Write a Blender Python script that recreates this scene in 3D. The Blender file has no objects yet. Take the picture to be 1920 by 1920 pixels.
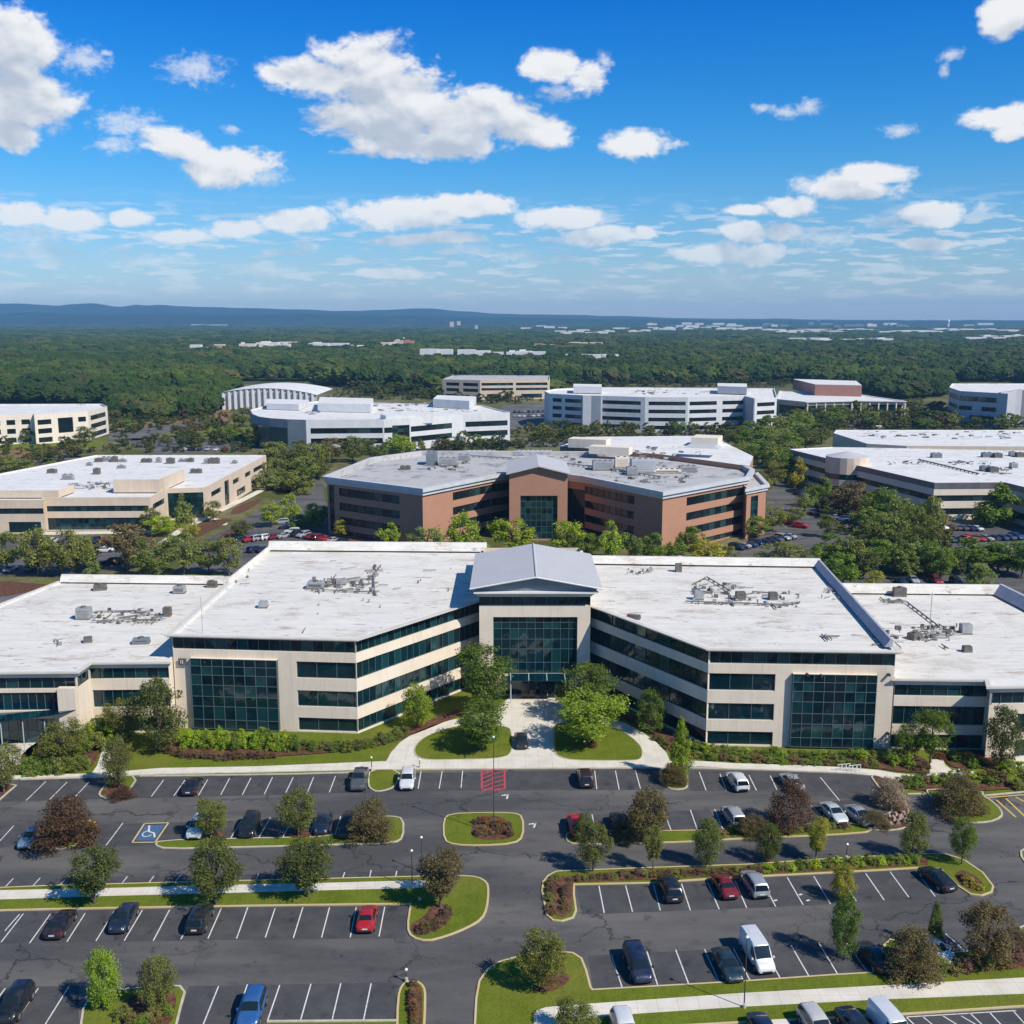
import bpy, bmesh, math, random
from mathutils import Vector, Matrix, noise
import numpy as np
R = math.radians
random.seed(7)
rng = np.random.default_rng(11)
SC = bpy.context.scene
COL = SC.collection

# ------------------------------------------------------------------ camera
CAM_H = 58.6
F_PX = 2000.0
PITCH = math.atan(362.0 / F_PX)
SP, CP = math.sin(PITCH), math.cos(PITCH)
cd = bpy.data.cameras.new('camera')
cam = bpy.data.objects.new('camera', cd)
COL.objects.link(cam)
cam.location = (0, 0, CAM_H)
cam.rotation_euler = (R(90) - PITCH, 0, 0)
cd.sensor_width = 36.0
cd.lens = 36.0 * F_PX / 1920.0
cd.clip_start = 1.0
cd.clip_end = 120000.0
SC.camera = cam
SC.view_settings.view_transform = 'Standard'
SC.view_settings.look = 'None'
SC.view_settings.gamma = 1.0
SC.view_settings.exposure = 0.08
SC.cycles.max_bounces = 6
SC.cycles.diffuse_bounces = 2
SC.cycles.glossy_bounces = 2
SC.cycles.transmission_bounces = 2
SC.cycles.transparent_max_bounces = 4
SC.cycles.volume_bounces = 1
SC.cycles.use_denoising = True
SC.render.film_transparent = False

# ------------------------------------------------------------------ sun
SUN_EL, SUN_AZ = R(44), R(36)          # azimuth: from +x towards the camera side (-y)
SUN_DIR = Vector((math.cos(SUN_EL) * math.cos(SUN_AZ), -math.cos(SUN_EL) * math.sin(SUN_AZ), math.sin(SUN_EL)))
sl = bpy.data.lights.new('sun', 'SUN')
sl.energy = 5.0
sl.angle = R(0.53)
sl.color = (1.0, 0.93, 0.82)
so = bpy.data.objects.new('sun', sl)
COL.objects.link(so)
so.location = (200, -100, 400)
so.rotation_euler = (-SUN_DIR).to_track_quat('-Z', 'Y').to_euler()

# ------------------------------------------------------------------ node helper
class NG:
    def __init__(s, tree):
        s.t = tree
        s.n = tree.nodes
        s.l = tree.links
    def new(s, typ, **kw):
        nd = s.n.new(typ)
        for k, v in kw.items():
            setattr(nd, k, v)
        return nd
    def put(s, sock, v):
        if v is None:
            return
        if isinstance(v, bpy.types.NodeSocket):
            s.l.new(v, sock)
        else:
            if isinstance(v, (tuple, list)) and len(v) == 3 and sock.type == 'RGBA':
                v = (*v, 1)
            sock.default_value = v
    def math(s, op, a, b=None, c=None, clamp=False):
        nd = s.new('ShaderNodeMath', operation=op)
        nd.use_clamp = clamp
        s.put(nd.inputs[0], a)
        s.put(nd.inputs[1], b)
        s.put(nd.inputs[2], c)
        return nd.outputs[0]
    def vmath(s, op, a, b=None, c=None):
        nd = s.new('ShaderNodeVectorMath', operation=op)
        s.put(nd.inputs[0], a)
        s.put(nd.inputs[1], b)
        s.put(nd.inputs[2], c)
        return nd.outputs['Value'] if op in ('LENGTH', 'DOT_PRODUCT', 'DISTANCE') else nd.outputs[0]
    def noise(s, vec, scale, detail=4, rough=0.55, dist=0.0, col=False):
        nd = s.new('ShaderNodeTexNoise')
        s.put(nd.inputs['Vector'], vec)
        nd.inputs['Scale'].default_value = scale
        nd.inputs['Detail'].default_value = detail
        nd.inputs['Roughness'].default_value = rough
        nd.inputs['Distortion'].default_value = dist
        return nd.outputs['Color' if col else 'Fac']
    def mix(s, fac, a, b, blend='MIX'):
        nd = s.new('ShaderNodeMix', data_type='RGBA', blend_type=blend)
        s.put(nd.inputs['Factor'], fac)
        s.put(nd.inputs['A'] if False else nd.inputs[6], a)
        s.put(nd.inputs[7], b)
        return nd.outputs[2]
    def ramp(s, fac, stops):
        nd = s.new('ShaderNodeValToRGB')
        s.put(nd.inputs[0], fac)
        cr = nd.color_ramp
        while len(cr.elements) < len(stops):
            cr.elements.new(0.5)
        for e, (pp, c) in zip(cr.elements, stops):
            e.position = pp
            e.color = (*c, 1) if isinstance(c, (tuple, list)) else (c, c, c, 1)
        return nd.outputs[0]
    def mrange(s, v, a, b, c=0.0, d=1.0, smooth=False):
        nd = s.new('ShaderNodeMapRange')
        if smooth:
            nd.interpolation_type = 'SMOOTHSTEP'
        s.put(nd.inputs[0], v)
        for i, q in enumerate((a, b, c, d)):
            nd.inputs[i + 1].default_value = q
        return nd.outputs[0]

def ray(px, py):
    u = (px - 960.0) / F_PX
    v = (py - 960.0) / F_PX
    return Vector((u, CP - v * SP, -SP - v * CP))

def P(px, py, z=0.0):
    """the point of the place at height z that the photograph shows at this pixel"""
    d = ray(px, py)
    t = (CAM_H - z) / -d.z
    return Vector((d.x * t, d.y * t, z))

def height_at(px, yb, yt):
    """height of something standing at ground pixel (px, yb) whose top the photograph shows at row yt"""
    g = P(px, yb)
    d = ray(px, yt)
    return CAM_H + g.y * d.z / d.y

def pxm(py):
    """photograph pixels per metre across at ground row py"""
    return (py - 598.0) * CP / CAM_H

# ------------------------------------------------------------------ world: sky and clouds
w = bpy.data.worlds.new('World')
SC.world = w
w.use_nodes = True
g = NG(w.node_tree)
g.n.clear()
sky = g.new('ShaderNodeTexSky')
sky.sky_type = 'NISHITA'
sky.sun_disc = False
sky.sun_elevation = SUN_EL
sky.sun_rotation = R(90) + SUN_AZ
sky.altitude = 100
sky.air_density = 1.0
sky.dust_density = 0.35
sky.ozone_density = 3.0
tc = g.new('ShaderNodeTexCoord')
D = tc.outputs['Generated']
sep = g.new('ShaderNodeSeparateXYZ')
g.put(sep.inputs[0], D)
az = g.math('ARCTAN2', sep.outputs[0], sep.outputs[1])
el = g.math('ARCSINE', sep.outputs[2])
comb = g.new('ShaderNodeCombineXYZ')
g.put(comb.inputs[0], az)
g.put(comb.inputs[1], el)
Q = comb.outputs[0]
# warp so that cloud outlines are not ellipses
wn = g.noise(Q, 13.0, 1, 0.5, col=True)
wv = g.vmath('MULTIPLY_ADD', g.vmath('SUBTRACT', wn, (0.5, 0.5, 0.5)), (0.030, 0.018, 0.0), Q)
BLOBS = [  # px, py, half width, half height, thinness
    (690, 118, 100, 56, 0), (600, 140, 105, 34, 0), (530, 135, 60, 18, .1), (755, 185, 140, 55, 0), (715, 230, 130, 48, .05),
    (880, 222, 130, 50, 0), (985, 243, 100, 34, 0), (800, 268, 175, 32, .05),
    (15, 70, 80, 58, 0), (30, 175, 85, 66, 0), (15, 250, 65, 28, .1), (100, 215, 22, 30, .45),
    (155, 104, 50, 24, .42), (200, 92, 14, 6, .5), (360, 130, 62, 24, .45), (240, 232, 72, 26, .48), (215, 275, 40, 18, .4), (325, 268, 80, 32, .22),
    (430, 304, 105, 38, .02), (505, 335, 50, 18, .3), (430, 236, 20, 8, .5),
    (1038, 122, 60, 30, .05), (1100, 140, 45, 38, .18), (1135, 105, 22, 16, .4), (1045, 170, 40, 16, .45),
    (1198, 266, 72, 28, 0), (1430, 212, 28, 9, .42), (1478, 218, 25, 12, .42), (1520, 207, 25, 15, .32), (1685, 234, 30, 12, .45),
    (1875, 35, 36, 34, .1), (1915, 12, 40, 26, .05), (1880, 212, 66, 20, .1), (1905, 238, 34, 18, .2), (1795, 110, 24, 10, .52), (1785, 135, 10, 12, .5),
    (1640, 323, 66, 24, 0), (1590, 356, 92, 28, .05), (1500, 350, 24, 16, .45), (1475, 388, 88, 24, .02), (1410, 398, 60, 14, .2),
    (1750, 405, 84, 26, .05), (1660, 415, 50, 16, .3), (1838, 396, 26, 14, .3),
    (1400, 436, 58, 20, .05), (1470, 436, 52, 18, .1), (1335, 472, 100, 22, .05), (1430, 476, 60, 22, .08), (1550, 450, 90, 16, .4),
    (140, 410, 80, 26, 0), (245, 410, 44, 20, .2), (30, 402, 60, 26, .2), (50, 440, 110, 20, .3),
    (545, 418, 100, 25, 0), (450, 425, 70, 22, .1), (345, 440, 80, 18, .1), (640, 390, 30, 14, .4),
    (760, 405, 150, 34, .18), (885, 388, 110, 30, .02), (1050, 410, 110, 26, .03), (1135, 446, 90, 22, .1), (1205, 437, 32, 16, .1), (800, 450, 130, 14, .18),
    (740, 512, 80, 12, .2), (880, 470, 60, 14, .3), (960, 480, 60, 12, .3), (60, 470, 110, 14, .3), (290, 490, 90, 14, .4), (1750, 460, 80, 14, .12), (1660, 512, 90, 10, .35),
    (1370, 515, 90, 9, .4), (1880, 545, 60, 8, .3), (500, 500, 80, 14, .4),
]
q = q2 = qt = None
wv_up = g.vmath('ADD', wv, (0.008, 0.026, 0.0))      # the same cloud seen a little towards the sun
for (bx, by, ra, rb, th) in BLOBS:
    d = ray(bx, by).normalized()
    ca, ce = math.atan2(d.x, d.y), math.asin(d.z)
    thin = th >= .3
    kx, ky = (1.35, 1.45) if thin else ((1.07, 1.08) if by < 370 else (0.92, 0.98))
    sa, se = F_PX / (ra * kx), F_PX / (rb * ky)
    off = (-ca * sa, -ce * se, 0.0 if thin else th * .8)
    ln = g.vmath('LENGTH', g.vmath('MULTIPLY_ADD', wv, (sa, se, 0), off))
    if thin:
        qt = ln if qt is None else g.math('MINIMUM', qt, ln)
        continue
    q = ln if q is None else g.math('MINIMUM', q, ln)
    if rb >= 20:
        l2 = g.vmath('LENGTH', g.vmath('MULTIPLY_ADD', wv_up, (sa, se, 0), off))
        q2 = l2 if q2 is None else g.math('MINIMUM', q2, l2)
NZ = g.vmath('MULTIPLY', wv, (1, 1.5, 1))
fb = g.noise(NZ, 24.0, 3, 0.5)
fb2 = g.noise(g.vmath('ADD', NZ, (0.004, 0.012, 0)), 24.0, 3, 0.5)
fh = g.noise(NZ, 110.0, 4, 0.62)
field = g.math('ADD', g.math('SUBTRACT', 1.0, q), g.math('MULTIPLY', g.math('SUBTRACT', fb, 0.50), 1.3))
field = g.math('ADD', field, g.math('MULTIPLY', g.math('SUBTRACT', fh, 0.5), 0.62))
a1 = g.mrange(field, 0.0, 0.42, smooth=True)
ft_ = g.math('ADD', g.math('SUBTRACT', 0.85, qt), g.math('MULTIPLY', g.math('SUBTRACT', fh, 0.5), 1.6))
a3 = g.math('MULTIPLY', g.mrange(ft_, 0.0, 0.9, smooth=True), 0.66)
# the far cumulus field that closes up towards the horizon
far = g.vmath('MULTIPLY', Q, (13.0, 74.0, 1.0))
fn = g.noise(far, 2.2, 5, 0.55)
band = g.math('MULTIPLY', g.mrange(el, R(0.1), R(1.8), smooth=True), g.mrange(el, R(6.6), R(3.9), smooth=True))
a2 = g.math('MULTIPLY', g.math('MULTIPLY', g.mrange(fn, 0.49, 0.61, smooth=True), band), 0.66)
alpha = g.math('MAXIMUM', g.math('MAXIMUM', a1, a3), a2)
alpha = g.math('MULTIPLY', alpha, g.mrange(el, R(1.0), R(6.0), 0.5, 0.97))
# bright where the cloud ends towards the sun, grey blue where more cloud stands above it
over = g.math('SUBTRACT', 1.0, q2)
lit = g.math('SUBTRACT', g.math('MULTIPLY', g.math('SUBTRACT', fb, fb2), 1.8), g.math('MULTIPLY', over, 0.50))
lit = g.math('ADD', lit, g.math('MULTIPLY', g.math('SUBTRACT', fh, 0.5), 0.22))
lit = g.mrange(lit, -0.58, 0.30, 0.0, 1.0, smooth=True)
cloud_col = g.mix(lit, (4.8, 5.4, 6.35), (8.8, 8.8, 8.8))
# deepen the blue overhead as the polarised sky of the photograph
hs = g.new('ShaderNodeHueSaturation')
g.put(hs.inputs['Color'], sky.outputs[0])
hs.inputs['Hue'].default_value = 0.493
g.put(hs.inputs['Saturation'], g.mrange(el, R(0.0), R(16.0), 1.0, 1.5))
hs.inputs['Value'].default_value = 1.0
skyc = g.mix(1.0, hs.outputs[0], g.ramp(g.mrange(el, 0.0, R(60)), [(0, (0.80, .92, 1.20)), (0.05, (.64, .88, 1.18)), (0.14, (.30, .84, 1.26)), (.285, (0.04, .74, 1.34)), (.45, (.25, .78, 1.2)), (1, (1.0, 1.0, 1.0))]), 'MULTIPLY')
outc = g.mix(alpha, skyc, cloud_col)
bg = g.new('ShaderNodeBackground')
g.put(bg.inputs['Color'], outc)
bg.inputs['Strength'].default_value = 0.1
wo = g.new('ShaderNodeOutputWorld')
g.l.new(bg.outputs[0], wo.inputs[0])
w.cycles.sampling_method = 'MANUAL'
w.cycles.sample_map_resolution = 256

# ------------------------------------------------------------------ materials
MATS = {}
def mat(name, rough=0.8, metal=0.0, spec=0.5, color=None, build=None):
    if name in MATS:
        return MATS[name]
    m = bpy.data.materials.new(name)
    m.use_nodes = True
    gg = NG(m.node_tree)
    b = gg.n['Principled BSDF']
    b.inputs['Roughness'].default_value = rough
    b.inputs['Metallic'].default_value = metal
    b.inputs['Specular IOR Level'].default_value = spec
    if color:
        b.inputs['Base Color'].default_value = (*color, 1)
    if build:
        build(gg, b)
    MATS[name] = m
    return m

def pos(gg):
    return gg.new('ShaderNodeNewGeometry').outputs['Position']

def bump(gg, b, h, strength=0.3, dist=0.05):
    bm_ = gg.new('ShaderNodeBump')
    bm_.inputs['Strength'].default_value = strength
    bm_.inputs['Distance'].default_value = dist
    gg.put(bm_.inputs['Height'], h)
    gg.l.new(bm_.outputs[0], b.inputs['Normal'])

def noisy(c1, c2, scale, detail=5, lo=0.35, hi=0.65, bmp=0.0, stretch=(1, 1, 1)):
    def f(gg, b):
        p_ = gg.vmath('MULTIPLY', pos(gg), stretch)
        n_ = gg.noise(p_, scale, detail, 0.6)
        gg.put(b.inputs['Base Color'], gg.mix(gg.mrange(n_, lo, hi), c1, c2))
        if bmp:
            bump(gg, b, n_, bmp)
    return f

def asphalt_nodes(gg, b):
    p_ = pos(gg)
    big = gg.noise(gg.vmath('MULTIPLY', p_, (0.25, 1, 1)), 0.16, 4, 0.6)      # lanes polished along the aisles
    fine = gg.noise(p_, 5.5, 4, 0.75)
    c = gg.mix(gg.mrange(big, 0.38, 0.64), (0.048, 0.048, 0.052), (0.132, 0.124, 0.114))
    c = gg.mix(gg.mrange(fine, 0.3, 0.75, 0, 0.55), c, (0.135, 0.13, 0.122))
    pt = gg.noise(p_, 0.5, 3, 0.5)
    c = gg.mix(gg.mrange(pt, 0.60, 0.72, 0, 0.5), c, (0.040, 0.040, 0.044))
    # cracks and sealed joints
    v = gg.new('ShaderNodeTexVoronoi', feature='DISTANCE_TO_EDGE')
    gg.put(v.inputs['Vector'], gg.vmath('ADD', gg.vmath('MULTIPLY', p_, (0.7, 1, 0)), gg.vmath('MULTIPLY', gg.noise(p_, 0.35, 4, 0.6, col=True), (5, 5, 0))))
    v.inputs['Scale'].default_value = 0.085
    cr = gg.mrange(v.outputs['Distance'], 0.0, 0.014, 1.0, 0.0)
    cr = gg.math('MULTIPLY', cr, gg.mrange(gg.noise(p_, 0.06, 2), 0.36, 0.52))
    c = gg.mix(gg.math('MULTIPLY', cr, 0.85), c, (0.018, 0.018, 0.02))
    spots = gg.noise(p_, 0.9, 2, 0.5)
    c = gg.mix(gg.mrange(spots, 0.70, 0.74, 0, 0.5), c, (0.02, 0.02, 0.022))
    gg.put(b.inputs['Base Color'], c)
    bump(gg, b, fine, 0.25, 0.02)
mat('asphalt', 0.85, spec=0.3, build=asphalt_nodes)

def old_asphalt(gg, b):
    p_ = pos(gg)
    c = gg.mix(gg.mrange(gg.noise(p_, 0.08, 5), 0.35, 0.65), (0.085, 0.083, 0.082), (0.15, 0.145, 0.14))
    gg.put(b.inputs['Base Color'], c)
mat('old_asphalt', 0.9, spec=0.3, build=old_asphalt)

def grass_nodes(ca, cb, cc):
    def f(gg, b):
        p_ = pos(gg)
        n1 = gg.noise(p_, 0.35, 5, 0.65)
        n2 = gg.noise(p_, 4.0, 4, 0.7)
        n3 = gg.noise(p_, 0.09, 3)
        c = gg.mix(gg.mrange(n1, 0.36, 0.64), ca, cb)
        c = gg.mix(gg.mrange(n3, 0.52, 0.68, 0, .6), c, cc)
        c = gg.mix(gg.mrange(n2, 0.45, 0.75, 0, 0.55), c, tuple(x * 0.45 for x in ca))
        wv_ = gg.new('ShaderNodeTexWave')
        gg.put(wv_.inputs['Vector'], gg.vmath('MULTIPLY', p_, (1, 0.15, 1)))
        wv_.inputs['Scale'].default_value = 0.35
        wv_.inputs['Distortion'].default_value = 1.2
        c = gg.mix(gg.math('MULTIPLY', wv_.outputs['Fac'], 0.14), c, tuple(x * 1.5 for x in ca))
        gg.put(b.inputs['Base Color'], c)
        bump(gg, b, n2, 0.9, 0.12)
    return f
mat('lawn', 0.9, spec=0.15, build=grass_nodes((0.105, 0.140, 0.010), (0.150, 0.185, 0.016), (0.200, 0.190, 0.036)))

def land(gg, b):
    p_ = pos(gg)
    dist = gg.vmath('LENGTH', p_)
    n1 = gg.noise(p_, 0.02, 5, 0.6)
    n2 = gg.noise(p_, 0.25, 5, 0.7)
    c = gg.mix(gg.mrange(n1, 0.38, 0.62), (0.085, 0.095, 0.024), (0.210, 0.180, 0.095))
    c = gg.mix(gg.mrange(n2, 0.45, 0.7), c, (0.060, 0.075, 0.020))
    far_ = gg.mix(gg.mrange(gg.noise(gg.vmath('MULTIPLY', p_, (1, 1.0, 0)), 0.012, 7, 0.75), 0.42, 0.62), (0.025, 0.045, 0.010), (0.150, 0.140, 0.070))
    c = gg.mix(gg.mrange(dist, 800, 1100), c, far_)
    gg.put(b.inputs['Base Color'], c)
mat('land', 0.95, spec=0.1, build=land)
mat('mulch', 0.95, spec=0.1, build=noisy((0.075, 0.032, 0.020), (0.17, 0.085, 0.055), 1.8, 6, bmp=0.8))
mat('dry_soil', 0.95, spec=0.1, build=noisy((0.16, 0.10, 0.05), (0.26, 0.17, 0.09), 0.6, 6, bmp=0.5))

def concrete(c1, c2, joint=True):
    def f(gg, b):
        p_ = pos(gg)
        n1 = gg.noise(p_, 0.5, 5, 0.6)
        c = gg.mix(gg.mrange(n1, 0.35, 0.65), c1, c2)
        c = gg.mix(gg.mrange(gg.noise(p_, 0.15, 4), 0.55, 0.7, 0, .35), c, tuple(x * 0.78 for x in c1))
        if joint:
            br = gg.new('ShaderNodeTexBrick')
            br.offset = 0
            gg.put(br.inputs['Vector'], p_)
            br.inputs['Scale'].default_value = 1.0
            br.inputs['Brick Width'].default_value = 1.8
            br.inputs['Row Height'].default_value = 1.8
            br.inputs['Mortar Size'].default_value = 0.025
            c = gg.mix(gg.math('MULTIPLY', br.outputs['Fac'], 0.45), c, tuple(x * 0.45 for x in c1))
        gg.put(b.inputs['Base Color'], c)
    return f
mat('concrete_walk', 0.85, spec=0.3, build=concrete((0.60, 0.555, 0.47), (0.70, 0.655, 0.565)))
mat('kerb_stone', 0.85, spec=0.3, build=noisy((0.44, 0.39, 0.30), (0.56, 0.50, 0.38), 0.9))
mat('kerb_paint', 0.7, spec=0.4, build=noisy((0.56, 0.40, 0.14), (0.54, 0.46, 0.31), 0.45, 6, 0.3, 0.66))
mat('line_paint', 0.7, spec=0.3, build=noisy((0.68, 0.66, 0.62), (0.22, 0.22, 0.22), 2.4, 6, 0.52, 0.78))
mat('red_paint', 0.7, spec=0.3, build=noisy((0.60, 0.060, 0.085), (0.45, 0.065, 0.075), 1.5))
mat('blue_paint', 0.7, spec=0.3, build=noisy((0.035, 0.13, 0.30), (0.10, 0.13, 0.17), 1.1, 6))
mat('yellow_paint', 0.7, spec=0.3, build=noisy((0.62, 0.42, 0.06), (0.50, 0.38, 0.14), 1.2))

def roof_nodes(base, dirt, seam=3.2, amount=0.6, rust=True):
    def f(gg, b):
        p_ = pos(gg)
        n1 = gg.noise(gg.vmath('MULTIPLY', p_, (0.22, 0.8, 1)), 0.35, 7, 0.7)
        n2 = gg.noise(p_, 0.16, 6, 0.7)
        c = gg.mix(gg.mrange(n1, 0.35, 0.7), base, tuple(x * 0.86 for x in base))
        c = gg.mix(gg.mrange(n2, 0.54, 0.70, 0, amount), c, dirt)
        sk = gg.noise(gg.vmath('MULTIPLY', p_, (0.30, 1.6, 1)), 0.75, 8, 0.75)
        c = gg.mix(gg.mrange(sk, 0.48, 0.70, 0, .65), c, tuple(x * 0.62 for x in base))
        br = gg.new('ShaderNodeTexBrick')
        br.offset = 0.35
        gg.put(br.inputs['Vector'], gg.vmath('ADD', p_, gg.vmath('MULTIPLY', gg.noise(p_, 0.3, 2, col=True), (0.25, 0.25, 0))))
        br.inputs['Scale'].default_value = 1.0
        br.inputs['Brick Width'].default_value = seam * 8
        br.inputs['Row Height'].default_value = seam
        br.inputs['Mortar Size'].default_value = 0.03
        c = gg.mix(gg.math('MULTIPLY', br.outputs['Fac'], 0.42), c, tuple(x * 0.5 for x in base))
        if rust:
            r_ = gg.noise(gg.vmath('MULTIPLY', gg.vmath('ADD', p_, (31, 7, 0)), (0.35, 1, 1)), 0.33, 6, 0.75)
            c = gg.mix(gg.mrange(r_, 0.575, 0.68, 0, 0.8), c, (0.36, 0.25, 0.18))
            k_ = gg.noise(gg.vmath('MULTIPLY', gg.vmath('ADD', p_, (3, 77, 0)), (0.45, 1, 1)), 0.9, 5, 0.7)
            c = gg.mix(gg.mrange(k_, 0.605, 0.68, 0, 0.8), c, (0.16, 0.15, 0.14))
        gg.put(b.inputs['Base Color'], c)
    return f
mat('white_roof', 0.75, spec=0.3, build=roof_nodes((0.745, 0.715, 0.65), (0.50, 0.45, 0.37), 3.2, 0.8))
mat('far_white_roof', 0.75, spec=0.3, build=roof_nodes((0.76, 0.75, 0.72), (0.52, 0.50, 0.46), 6.0))
mat('grey_roof', 0.8, spec=0.3, build=roof_nodes((0.50, 0.49, 0.475), (0.11, 0.12, 0.14), 4.0, 1.0, True))

def panel(c1, c2, jw=3.0, jh=0.9, rough=0.85):
    def f(gg, b):
        p_ = pos(gg)
        n1 = gg.noise(p_, 0.25, 5, 0.6)
        c = gg.mix(gg.mrange(n1, 0.35, 0.65), c1, c2)
        st = gg.noise(gg.vmath('MULTIPLY', p_, (1, 1, 0.12)), 1.1, 4, 0.6)
        c = gg.mix(gg.mrange(st, 0.5, 0.75, 0, 0.28), c, tuple(x * 0.7 for x in c1))
        sx = gg.new('ShaderNodeSeparateXYZ')
        gg.put(sx.inputs[0], p_)
        zz = gg.math('PINGPONG', sx.outputs[2], jh)
        c = gg.mix(gg.mrange(zz, 0.0, 0.03, 0.22, 0.0), c, tuple(x * 0.5 for x in c1))
        vv = gg.math('PINGPONG', gg.math('ADD', sx.outputs[0], gg.math('MULTIPLY', sx.outputs[1], 0.7)), jw / 2)
        c = gg.mix(gg.mrange(vv, 0.0, 0.035, 0.25, 0.0), c, tuple(x * 0.5 for x in c1))
        dr_ = gg.noise(gg.vmath('MULTIPLY', p_, (2.2, 2.2, 0.10)), 1.0, 4, 0.7)
        c = gg.mix(gg.mrange(dr_, 0.56, 0.74, 0, 0.35), c, tuple(x * 0.55 for x in c1))
        gg.put(b.inputs['Base Color'], c)
    return f
mat('beige_wall', 0.9, spec=0.2, build=panel((0.70, 0.60, 0.47), (0.76, 0.66, 0.53)))
mat('cream_wall', 0.9, spec=0.2, build=panel((0.70, 0.62, 0.50), (0.77, 0.68, 0.57)))
mat('tan_wall', 0.9, spec=0.2, build=panel((0.60, 0.48, 0.36), (0.67, 0.55, 0.42)))
mat('cornice_paint', 0.8, spec=0.3, build=noisy((0.62, 0.58, 0.50), (0.55, 0.51, 0.44), 0.4))
mat('white_trim', 0.7, spec=0.3, build=noisy((0.74, 0.73, 0.70), (0.66, 0.65, 0.62), 0.5))
mat('grey_cornice', 0.6, spec=0.4, build=noisy((0.56, 0.57, 0.58), (0.48, 0.49, 0.50), 0.4))
mat('white_wall', 0.8, spec=0.3, build=panel((0.60, 0.61, 0.61), (0.68, 0.68, 0.67)))
mat('steel_blue_wall', 0.6, spec=0.4, build=panel((0.15, 0.19, 0.22), (0.20, 0.24, 0.27)))
mat('grey_wall', 0.8, spec=0.3, build=panel((0.40, 0.42, 0.45), (0.46, 0.48, 0.50)))
mat('violet_grey', 0.8, spec=0.2, build=noisy((0.42, 0.42, 0.46), (0.34, 0.34, 0.38), 0.5))
mat('dark_band', 0.4, spec=0.5, build=noisy((0.10, 0.095, 0.11), (0.15, 0.14, 0.155), 0.5))

def brick_nodes(gg, b):
    p_ = pos(gg)
    sx = gg.new('ShaderNodeSeparateXYZ')
    gg.put(sx.inputs[0], p_)
    cb = gg.new('ShaderNodeCombineXYZ')
    gg.put(cb.inputs[0], gg.math('ADD', sx.outputs[0], sx.outputs[1]))
    gg.put(cb.inputs[1], sx.outputs[2])
    br = gg.new('ShaderNodeTexBrick')
    gg.put(br.inputs['Vector'], cb.outputs[0])
    br.inputs['Scale'].default_value = 1.0
    br.inputs['Brick Width'].default_value = 0.42
    br.inputs['Row Height'].default_value = 0.16
    br.inputs['Mortar Size'].default_value = 0.018
    br.inputs['Color1'].default_value = (0.43, 0.205, 0.125, 1)
    br.inputs['Color2'].default_value = (0.36, 0.165, 0.105, 1)
    br.inputs['Mortar'].default_value = (0.42, 0.28, 0.20, 1)
    c = gg.mix(gg.mrange(gg.noise(p_, 0.3, 5), 0.4, 0.7, 0, .35), br.outputs['Color'], (0.47, 0.25, 0.16))
    gg.put(b.inputs['Base Color'], c)
mat('brick', 0.9, spec=0.15, build=brick_nodes)
mat('pink_brick', 0.9, spec=0.15, build=noisy((0.46, 0.23, 0.17), (0.40, 0.20, 0.15), 0.3))

def glass_nodes(c1, c2, c3):
    def f(gg, b):
        geo = gg.new('ShaderNodeNewGeometry')
        r_ = geo.outputs['Random Per Island']
        n_ = gg.noise(geo.outputs['Position'], 0.22, 4, 0.6)
        c = gg.mix(gg.mrange(n_, 0.4, 0.65), c1, c2)
        c = gg.mix(gg.mrange(r_, 0.66, 0.92, 0, 1), c, c3)
        c = gg.mix(gg.mrange(r_, 0.0, 0.25, .6, 0), c, tuple(x * 0.3 for x in c1))
        gg.put(b.inputs['Base Color'], c)
        wv_ = gg.noise(geo.outputs['Position'], 0.6, 2)
        bump(gg, b, wv_, 0.3, 0.08)
    return f
mat('teal_glass', 0.06, 0.25, 0.9, build=glass_nodes((0.002, 0.018, 0.028), (0.004, 0.034, 0.042), (0.012, 0.066, 0.074)))
mat('dark_glass', 0.08, 0.2, 0.7, build=glass_nodes((0.008, 0.014, 0.018), (0.014, 0.028, 0.034), (0.03, 0.07, 0.075)))
mat('mullion_metal', 0.45, 0.3, 0.5, color=(0.10, 0.17, 0.18))
mat('light_mullion', 0.45, 0.2, 0.5, color=(0.11, 0.17, 0.19))
mat('pale_frame', 0.45, 0.2, 0.5, color=(0.50, 0.58, 0.60))
mat('dark_mullion', 0.5, 0.2, 0.5, color=(0.035, 0.04, 0.045))

def seam_roof(gg, b):
    p_ = pos(gg)
    sx = gg.new('ShaderNodeSeparateXYZ')
    gg.put(sx.inputs[0], p_)
    pp = gg.math('PINGPONG', sx.outputs[0], 0.3)
    c = gg.mix(gg.mrange(pp, 0.0, 0.05, 0.35, 0), (0.46, 0.46, 0.47), (0.26, 0.26, 0.28))
    c = gg.mix(gg.mrange(gg.noise(p_, 0.3, 4), 0.4, 0.7, 0, .3), c, (0.54, 0.54, 0.55))
    gg.put(b.inputs['Base Color'], c)
mat('metal_roof', 0.7, 0.0, 0.25, build=seam_roof)
mat('unit_metal', 0.55, 0.2, 0.5, build=noisy((0.42, 0.43, 0.43), (0.30, 0.31, 0.31), 1.2))
mat('dark_unit', 0.7, 0.1, 0.4, build=noisy((0.10, 0.095, 0.09), (0.18, 0.16, 0.14), 2.0))
mat('pipe_metal', 0.6, 0.3, 0.5, build=noisy((0.24, 0.23, 0.21), (0.16, 0.15, 0.14), 3.0))
mat('pole_metal', 0.5, 0.4, 0.5, color=(0.07, 0.072, 0.075))
mat('lamp_white', 0.4, 0.0, 0.5, color=(0.75, 0.77, 0.78))

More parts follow.
